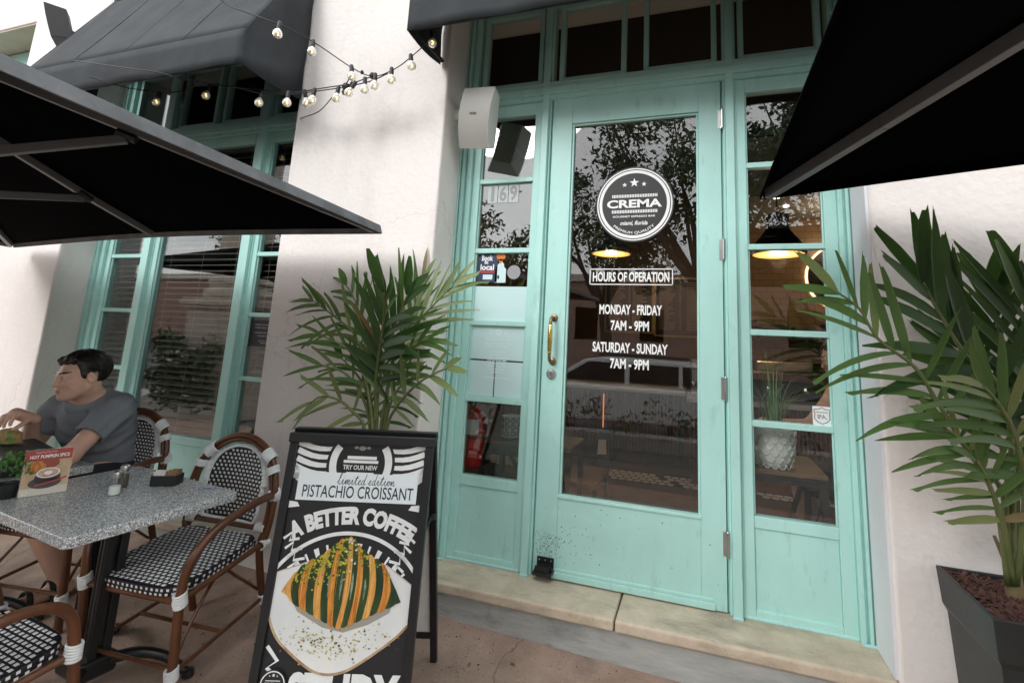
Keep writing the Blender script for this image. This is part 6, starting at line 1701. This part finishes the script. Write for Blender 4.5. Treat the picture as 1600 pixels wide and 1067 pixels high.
def field_obj(fd, name, mats, parent, pick=None, sm=2):
    V, F = fd.mesh(); off = np.array(parent['_w'])
    for _ in range(sm):
        nb_ = np.zeros_like(V); ct_ = np.zeros(len(V))
        for a, b in ((0, 1), (1, 2), (2, 3), (3, 0)):
            np.add.at(nb_, F[:, a], V[F[:, b]]); np.add.at(nb_, F[:, b], V[F[:, a]]); np.add.at(ct_, F[:, a], 1); np.add.at(ct_, F[:, b], 1)
        V = V * .5 + .5 * nb_ / np.maximum(ct_, 1)[:, None]
    me = bpy.data.meshes.new(name); me.from_pydata((V - off).tolist(), [], F.tolist())
    for m_ in mats: me.materials.append(M[m_])
    if pick is not None: me.polygons.foreach_set('material_index', pick(V[F].mean(1)).astype(int))
    me.polygons.foreach_set('use_smooth', [True] * len(me.polygons)); me.update()
    o = bpy.data.objects.new(name, me); COL.objects.link(o); o.parent = parent; o['_w'] = tuple(off)
    return o
mat('skin', (0.70, 0.43, 0.325), 0.5, var=.06, scale=12); mat('skin_lip', (0.46, 0.22, 0.17), .45); mat('eye_white', (.62, .60, .58), .3); mat('eye_dark', (.015, .010, .008), .25); mat('brow_hair', (.025, .017, .012), .7); mat('stubble', (0.61, 0.38, 0.29), .6, var=.1, scale=300)
mat('hair_black', (0.012, 0.009, 0.008), .42, bump=.8, bscale=120, aniso=(1, 1, .3)); mat('shirt_grey', (0.215, 0.235, 0.265), .9, var=.10, scale=260, bump=.3, bscale=200); mat('shorts_dark', (.03, .032, .04), .9, var=.2, scale=30); mat('tank_black', (.014, .014, .016), .85)
mat('sandwich_bread', (.55, .38, .16), .8, col2=(.36, .22, .08), scale=40, bump=.5); mat('sandwich_green', (.16, .26, .05), .7, col2=(.40, .42, .14), scale=60)

def basis(f, up=(0, 0, 1)):
    f = np.array(f, float); f /= np.linalg.norm(f); s = np.cross(up, f); s /= np.linalg.norm(s); u = np.cross(f, s); return np.stack([f, s, u])   # forward, own left, up
def head(fd, c, B, sc=1.0):
    L = lambda a, b, u: np.array(c) + (B[0] * a + B[1] * b + B[2] * u) * sc
    E = np.eye(3)
    fd.ell(L(-.012, 0, .030), B, np.array((.096, .076, .090)) * sc, .02)
    fd.ell(L(.036, 0, -.035), B, np.array((.060, .059, .078)) * sc, .03)
    fd.cone(L(.070, -.012, -.098), L(.070, .012, -.098), .019 * sc, .019 * sc, .025)
    for s in (-1, 1):
        fd.cone(L(.000, s * .055, -.055), L(.055, s * .026, -.095), .022 * sc, .018 * sc, .03)
        fd.ell(L(.058, s * .045, -.022), B, np.array((.026, .022, .020)) * sc, .025)
        fd.ell(L(.096, s * .032, .000), B, np.array((.020, .020, .013)) * sc, .012, True)
    fd.cone(L(.084, -.035, .019), L(.084, .035, .019), .0125 * sc, .0125 * sc, .015)
    fd.cone(L(.090, 0, .008), L(.107, 0, -.034), .0085 * sc, .0110 * sc, .010)
    for s in (-1, 1):
        fd.ell(L(.096, s * .0125, -.038), B, np.array((.012, .008, .008)) * sc, .006)
        fd.ell(L(.078, s * .032, .000), E, np.array((.0125,) * 3) * sc, .003)
        B2 = np.stack([B[0] * .94 + B[1] * s * .0 + B[2] * -.25, B[1] + B[0] * -.35 * s, B[2] * .95 + B[0] * .25]); B2 = np.linalg.qr(B2.T)[0].T
        fd.ell(L(-.012, s * .080, -.010), B2, np.array((.021, .010, .033)) * sc, .005)
        fd.ell(L(-.006, s * .088, -.008), B2, np.array((.011, .007, .018)) * sc, .004, True)
    fd.ell(L(.093, 0, -.060), B, np.array((.010, .021, .0065)) * sc, .006); fd.ell(L(.090, 0, -.0735), B, np.array((.010, .018, .0075)) * sc, .006)
    return L
def head_pick(c, B, sc=1.0, stub=True):
    def f(P):
        q = ((P - np.array(c)) @ B.T) / sc; a, b, u = q.T; m = np.zeros(len(P)); ab = np.abs(b)
        if stub: m[(u < -.048 + .012 * np.sin(a * 90)) & (u > -.13) & (a > .012)] = 5
        m[(a > .084) & (ab < .019) & (u < -.0565) & (u > -.079)] = 1
        m[(a > .068) & ((ab - .032) ** 2 / .0145 ** 2 + (u - .000) ** 2 / .0072 ** 2 < 1)] = 2
        m[(a > .068) & ((ab - .031) ** 2 + (u - .0005) ** 2 < .0068 ** 2)] = 3
        m[(a > .06) & (ab > .012) & (ab < .052) & (np.abs(u - .0245 - (ab - .03) * .10) < .0042)] = 4
        return m
    return f
def hair(c, B, sc, parent, longer=False, name='hair', h=.0042):
    c = np.array(c); m = .17 if not longer else .30
    fd = Field(c - m, c + np.array((m, m, .17)), h); P = fd.pts(); q = ((P - c) @ B.T) / sc; a, b, u = q[..., 0], q[..., 1], q[..., 2]
    wob = .0011 * np.sin((b + .3 * a) * 420 + 6 * np.sin(a * 40)) + .0016 * np.sin(a * 110 + b * 60) + .0018 * np.sin(b * 140 + u * 60 + a * 50) + .0012 * np.sin(u * 180 - a * 120)
    ctr = np.array((-.016, 0, .040)); r3 = np.array((.1095, .0855, .097))
    qq = np.stack([a, b, u], -1) - ctr; k0 = np.linalg.norm(qq / r3, axis=-1); k1 = np.linalg.norm(qq / r3 ** 2, axis=-1); d = k0 * (k0 - 1) / np.maximum(k1, 1e-6) + wob * .9
    ab = np.abs(b)
    # hairline: lowest u where there is hair, by distance forward
    lim = np.where(a > .045, .066 + (a - .045) * .2 + .012 * np.sin(b * 60), np.where(a > .020, .066 - (.045 - a) / .025 * .095, np.where(a > -.042, np.where(a > .006, -.032, .020), -.085)))
    lim = lim + wob * 2.2
    d = np.maximum(d, (lim - u) * .7)
    if longer:
        q2 = np.stack([(a + .05) / .075, b / .085, (u + .07) / .17], -1); d2 = (np.linalg.norm(q2, axis=-1) - 1) * .07 + wob; d2 = np.maximum(d2, a + .005); d = np.minimum(d, d2)
    else:
        # tuft over the brow
        q2 = np.stack([(a - .060) / .034, (b - .01) / .055, (u - .090) / .023], -1); d = np.minimum(d, (np.linalg.norm(q2, axis=-1) - 1) * .023 + wob * 1.6)
    fd.f = (d * sc).astype(np.float32)
    return field_obj(fd, name, ['hair_black'], parent, None, 1)
def finger(fd, pts, r0, r1):
    for i in range(len(pts) - 1):
        f0, f1 = i / (len(pts) - 1), (i + 1) / (len(pts) - 1); fd.cone(pts[i], pts[i + 1], r0 + (r1 - r0) * f0, r0 + (r1 - r0) * f1, .004)

# --- the man
MO = np.array((.10, -.05, .004))
man = thing('person', (-2.30, -.50, ground_z(-2.3, -.5)), 'man in a grey t-shirt with short black hair, eating a sandwich at the table', 'person')
HC = np.array((-2.318, -.722, .832))+MO; HB = basis((-.13, -.98, -.08), (-.06, .06, 1))
PEL = np.array((-2.40, -.47, .33))+MO; CH = np.array((-2.395, -.575, .585))+MO; NB = np.array((-2.375, -.640, .700))+MO
LS, RS = np.array((-2.225, -.600, .655)) + MO, np.array((-2.585, -.640, .635)) + MO; LE, RE = np.array((-2.155, -.800, .478)) + MO, np.array((-2.620, -.770, .465)) + MO; RE = np.array((-2.51, -.770, .452)); LH = np.array((-2.37, -.905, .468))+MO; RW = np.array((-2.36, -.858, .622))
fd = Field((-2.75, -1.25, -.30), (-1.88, -.15, 1.02), .0046)
Lh_ = head(fd, HC, HB, .95)
fd.cone(Lh_(-.030, 0, -.07), NB + (0, .01, -.02), .052, .062, .03)
fd.cone(NB, CH, .07, .12, .05); fd.cone(CH, PEL, .125, .13, .05); fd.cone(LS, RS, .055, .055, .05)
fd.cone(LS, LE, .050, .040, .03); fd.cone(LE, LH, .040, .027, .02); fd.cone(RS, RE, .050, .040, .03); fd.cone(RE, RW, .040, .026, .02)
for s, kx, ft in ((1, -2.16, (-2.18, -.72)), (-1, -2.42, (-2.40, -.95))):
    kn = (kx, -.90, .26); gz2 = ground_z(*ft); an = (ft[0], ft[1], gz2 + .085)
    fd.cone((PEL[0] + s * .09, PEL[1], PEL[2] - .01), kn, .085, .058, .04); fd.cone(kn, an, .055, .035, .03); fd.cone(an, (ft[0], ft[1] - .02, gz2 + .05), .034, .034, .02); fd.cone((ft[0], ft[1] + .03, gz2 + .04), (ft[0] - .005, ft[1] - .17, gz2 + .035), .034, .026, .02)
# left hand lying on the table
pd = np.array((-.80, -.55, 0)); pd /= np.linalg.norm(pd); ps = np.array((pd[1], -pd[0], 0))
fd.cone(LH, LH + pd * .07 + (0, 0, -.006), .026, .024, .012, ((0, 0, 1), 1.5))
for i in range(4):
    b0 = LH + pd * .075 + ps * (.028 - i * .019) + np.array((0, 0, -.002)); L_ = (.07, .08, .076, .06)[i]
    finger(fd, [b0, b0 + pd * L_ * .45 + (0, 0, .004), b0 + pd * L_ * .8 + (0, 0, -.006), b0 + pd * L_ + (0, 0, -.013)], .0088, .0068)
finger(fd, [LH + pd * .02 + ps * -.02, LH + pd * .055 + ps * -.048, LH + pd * .085 + ps * -.052 + (0, 0, -.008)], .0105, .008)
# right hand bent over, fingers closed on the sandwich
hd_ = np.array((.0, -.84, .46)); hd_ /= np.linalg.norm(hd_); hs = np.array((-1., 0, 0)); hu = np.cross(hs, hd_)
if hu[2] < 0: hu = -hu
PK = RW + hd_ * .078
fd.cone(RW, PK, .025, .026, .015); fd.cone(RW + hs * .018, PK + hs * .024, .019, .016, .014); fd.cone(RW - hs * .016, PK - hs * .024, .019, .016, .014)
f1 = np.array((.02, -.80, -.42)); f2 = np.array((.05, -.45, -.90)); f3 = np.array((.05, .05, -1.0))
for i in range(4):
    b0 = PK + hs * (.030 - i * .020) + hd_ * (.004 - .004 * abs(i - 1)); L_ = (.068, .078, .074, .060)[i]; sp_ = hs * (.003 * (1.5 - i))
    p1 = b0 + f1 * L_ * .48 + sp_; p2 = p1 + f2 * L_ * .34; finger(fd, [b0, p1, p2, p2 + f3 * L_ * .24], .0094, .0072)
finger(fd, [RW + hd_ * .012 - hs * .020, RW + np.array((.034, -.045, -.006)), RW + np.array((.032, -.075, -.030)), RW + np.array((.022, -.088, -.052))], .0118, .0086)
field_obj(fd, 'body', ['skin', 'skin_lip', 'eye_white', 'eye_dark', 'brow_hair', 'stubble'], man, head_pick(HC, HB, .95), 1)
hair(HC, HB, .95, man)
# loose strands over the hair
q = MB(); rnd = random.Random(6)
for i in range(420):
    ph = rnd.uniform(-math.pi, math.pi); f_ = math.cos(ph); end = .075 if f_ > .45 else (.015 if f_ > -.25 else -.055); P3 = []
    for k in range(6):
        s_ = k / 5; th = .12 + s_ * (math.acos(max(-1, min(1, (end - .04) / .10))) - .12) * rnd.uniform(.9, 1.04)
        v3 = np.array((-.016 + .1125 * math.sin(th) * math.cos(ph + .25 * s_), .0885 * math.sin(th) * math.sin(ph + .25 * s_), .040 + .100 * math.cos(th))) * .95
        v3 += np.array([rnd.gauss(0, .0012) for _ in range(3)]); P3.append(tuple(HC + v3 @ HB))
    q.tube(P3, [.0016, .0017, .0017, .0015, .0012, .0006], 4)
q.build('hair_strands', 'hair_black', man, smooth=True)
fd = Field((-2.70, -.98, .16), (-1.92, -.20, .80), .0055)
fd.cone(NB + (0, .006, -.030), CH, .093, .154, .06); fd.cone(CH + (0, .01, 0), PEL + (0, .01, .02), .150, .152, .06, ((0, 1, 0), 1.12)); fd.cone(PEL, PEL + (0, 0, -.06), .155, .15, .04)
fd.cone(LS + (0, .01, 0), RS + (0, .01, 0), .066, .066, .06); fd.cone(NB + (.05, .02, -.03), LS, .045, .06, .04); fd.cone(NB + (-.05, .02, -.03), RS, .045, .06, .04)
fd.cone(CH + (0, .06, .03), CH + (0, .05, -.1), .10, .10, .06)
LM, RM = LS + (LE - LS) * .58, RS + (RE - RS) * .58
fd.cone(LS, LM, .068, .066, .04); fd.cone(RS, RM, .068, .066, .04)
P = fd.pts(); x, y, z = P[..., 0], P[..., 1], P[..., 2]
fd.f += (.0045 * np.sin(z * 52 + x * 30 + 3 * np.sin(y * 14)) * np.sin(y * 31 + x * 12) + .003 * np.sin(z * 95 - y * 60 + x * 33)).astype(np.float32)
for A_, B_ in ((LS, LE), (RS, RE)):       # clean sleeve ends, the sleeve is open at its hem
    ax = (B_ - A_) / np.linalg.norm(B_ - A_); t_ = (P - A_) @ ax; rad = np.linalg.norm(P - A_ - t_[..., None] * ax, axis=-1)
    m_ = (rad < .11) & (t_ > .11); fd.f = np.where(m_, np.maximum(fd.f, (t_ - np.linalg.norm(B_ - A_) * .60).astype(np.float32)), fd.f)
    fd.f = np.where((rad < .09) & (t_ > .10), np.maximum(fd.f, np.where(t_ > np.linalg.norm(B_ - A_) * .60 - .02, .052 - rad, -1).astype(np.float32) * .8), fd.f)
# neck opening, dipping to a small v in front
q_ = P - (NB + np.array((-.012, -.028, .038))); nk = np.linalg.norm(q_ / np.array((.064, .070, .058)), axis=-1); fd.f = np.maximum(fd.f, ((1 - nk) * .06).astype(np.float32))
field_obj(fd, 'tshirt', ['shirt_grey'], man, None, 2)
fd = Field((-2.65, -1.04, .10), (-1.95, -.25, .46), .007)
for s, kx in ((1, -2.16), (-1, -2.42)): fd.cone((PEL[0] + s * .085, PEL[1] + .02, PEL[2] - .03), (kx, -.80, .275), .105, .083, .05)
fd.ell(PEL + (0, 0, -.04), np.eye(3), (.165, .15, .10), .04)
field_obj(fd, 'shorts', ['shorts_dark'], man, None, 1)
for ft in ((-2.18, -.72), (-2.40, -.95)):
    gz2 = ground_z(*ft); q = MB()
    q.prism([(ft[0] + .042 * sx, ft[1] + y, gz2 + .002) for sx, y in ((-.8, .07), (.8, .07), (1, -.05), (1.1, -.15), (.5, -.21), (-.6, -.21), (-1.1, -.15), (-1, -.05))], (0, 0, .016))
    for y, zt in ((-.04, .088), (-.12, .072)): q.tube([(ft[0] + .042 * math.cos(a), ft[1] + y, gz2 + .012 + zt * math.sin(a)) for a in [math.pi * k / 10 for k in range(11)]], .006, 6, squash=2.2)
    q.build('sandal', 'black_plastic', man, bevel=.002)
sw = thing('sandwich', tuple(RW + np.array((.02, -.09, -.06))), 'bitten sandwich with green filling held in the hand of the man', 'sandwich')
fd = Field(PK - .13, PK + .13, .004); c_ = RW + np.array((.028, -.078, -.058))
for i, (dx, dy, r_) in enumerate(((.0, 0, .028), (.018, -.012, .026), (-.016, -.02, .026), (.0, -.035, .024))): fd.cone(c_ - hs * .03 + hd_ * dx + hu * dy, c_ + hs * .035 + hd_ * dx + hu * dy, r_ * .8, r_, .012)
P = fd.pts(); fd.f += (.003 * np.sin(P[..., 0] * 160) * np.sin(P[..., 1] * 190 + P[..., 2] * 130)).astype(np.float32)
field_obj(fd, 'sandwich_body', ['sandwich_bread', 'sandwich_green'], sw, lambda Q: (np.sin(Q[:, 0] * 110 + Q[:, 2] * 60) * np.sin(Q[:, 1] * 90) > .15) | (((Q - c_) @ hu) < -.038), 1)

# --- woman sitting inside behind the right sidelight
wo = thing('person', (1.66, .95, FZ), 'woman in a black tank top with dark hair, sitting inside behind the right sidelight', 'person')
HC = np.array((1.66, .82, 1.12)); HB = basis((-.80, .35, -.22)); NB = np.array((1.70, .86, .985)); CH = np.array((1.735, .88, .80)); PEL = np.array((1.80, .90, .42))
LS, RS = np.array((1.66, .72, .925)), np.array((1.80, 1.04, .925)); LE, RE = np.array((1.50, .64, .69)), np.array((1.62, 1.02, .66)); LH, RW = np.array((1.30, .70, .68)), np.array((1.38, .88, .68))
LS = np.array((1.555, .80, .875)); LE = np.array((1.40, .72, .70)); NB = np.array((1.64, .88, .955)); HC = np.array((1.60, .84, 1.085)); RS = np.array((1.75, 1.07, .885)); LH = np.array((1.22, .80, .69))
fd = Field((1.1, .5, -.16), (2.0, 1.3, 1.25), .0065); Lh_ = head(fd, HC, HB, .95)
fd.cone(Lh_(-.03, 0, -.07), NB, .045, .052, .03); fd.cone(NB, CH, .06, .105, .05); fd.cone(CH, PEL, .105, .13, .05); fd.cone(LS, RS, .045, .045, .05)
fd.cone(LS, LE, .043, .034, .03); fd.cone(LE, LH, .034, .022, .02); fd.cone(RS, RE, .042, .034, .03); fd.cone(RE, RW, .034, .022, .02)
for H_, d in ((LH, np.array((-.9, .3, 0))), (RW, np.array((-.9, -.1, 0)))):
    d = d / np.linalg.norm(d); s = np.array((d[1], -d[0], 0)); fd.cone(H_, H_ + d * .06, .022, .022, .012)
    for i in range(4): b0 = H_ + d * .06 + s * (.024 - i * .016); finger(fd, [b0, b0 + d * .03 - (0, 0, .003), b0 + d * (.055 - .006 * abs(i - 1)) - np.array((0, 0, .014))], .0082, .0065)
    finger(fd, [H_ + d * .02 - s * .018, H_ + d * .05 - s * .038, H_ + d * .07 - s * .036], .0095, .0075)
for s in (-1, 1): kn = (1.38, .92 + s * .10, .36); fd.cone((1.80, .90 + s * .09, .40), kn, .08, .055, .04); fd.cone(kn, (1.44, .92 + s * .1, -.06), .052, .035, .03); fd.cone((1.45, .92 + s * .1, -.10), (1.30, .92 + s * .1, -.11), .033, .026, .02)
field_obj(fd, 'body', ['skin', 'skin_lip', 'eye_white', 'eye_dark', 'brow_hair', 'stubble'], wo, head_pick(HC, HB, .95, False), 1)
hair(HC, HB, .95, wo, True, h=.006)
fd = Field((1.45, .68, .28), (2.0, 1.2, .95), .008); fd.cone(CH + (0, 0, .03), PEL, .125, .15, .05); fd.cone(CH + (-.05, -.07, .0), NB + (-.02, -.06, -.05), .03, .018, .02); fd.cone(CH + (.0, .09, .0), NB + (.06, .10, -.06), .03, .018, .02)
field_obj(fd, 'tank_top', ['tank_black'], wo, None, 1)
fd = Field((1.2, .65, .22), (2.0, 1.2, .56), .01)
for s in (-1, 1): fd.cone((1.80, .90 + s * .085, .40), (1.42, .92 + s * .10, .36), .10, .075, .04)
fd.ell(PEL, np.eye(3), (.16, .17, .11), .04); field_obj(fd, 'trousers', ['tank_black'], wo, None, 1)
st_ = thing('bar_stool', (1.80, .90, FZ), 'dark stool under the woman inside', 'stool')
q = MB(); q.lathe([(.17, 0), (.18, .01), (.18, .035), (.16, .045)], (1.80, .90, .245), 28); q.build('seat', 'board_black', st_, smooth='auto')
for k in range(4): a = math.pi / 4 + k * math.pi / 2; MB().tube([(1.80 + .12 * math.cos(a), .9 + .12 * math.sin(a), .245), (1.80 + .17 * math.cos(a), .9 + .17 * math.sin(a), FZ + .001)], .012, 8).build('leg', 'dark_metal', st_)
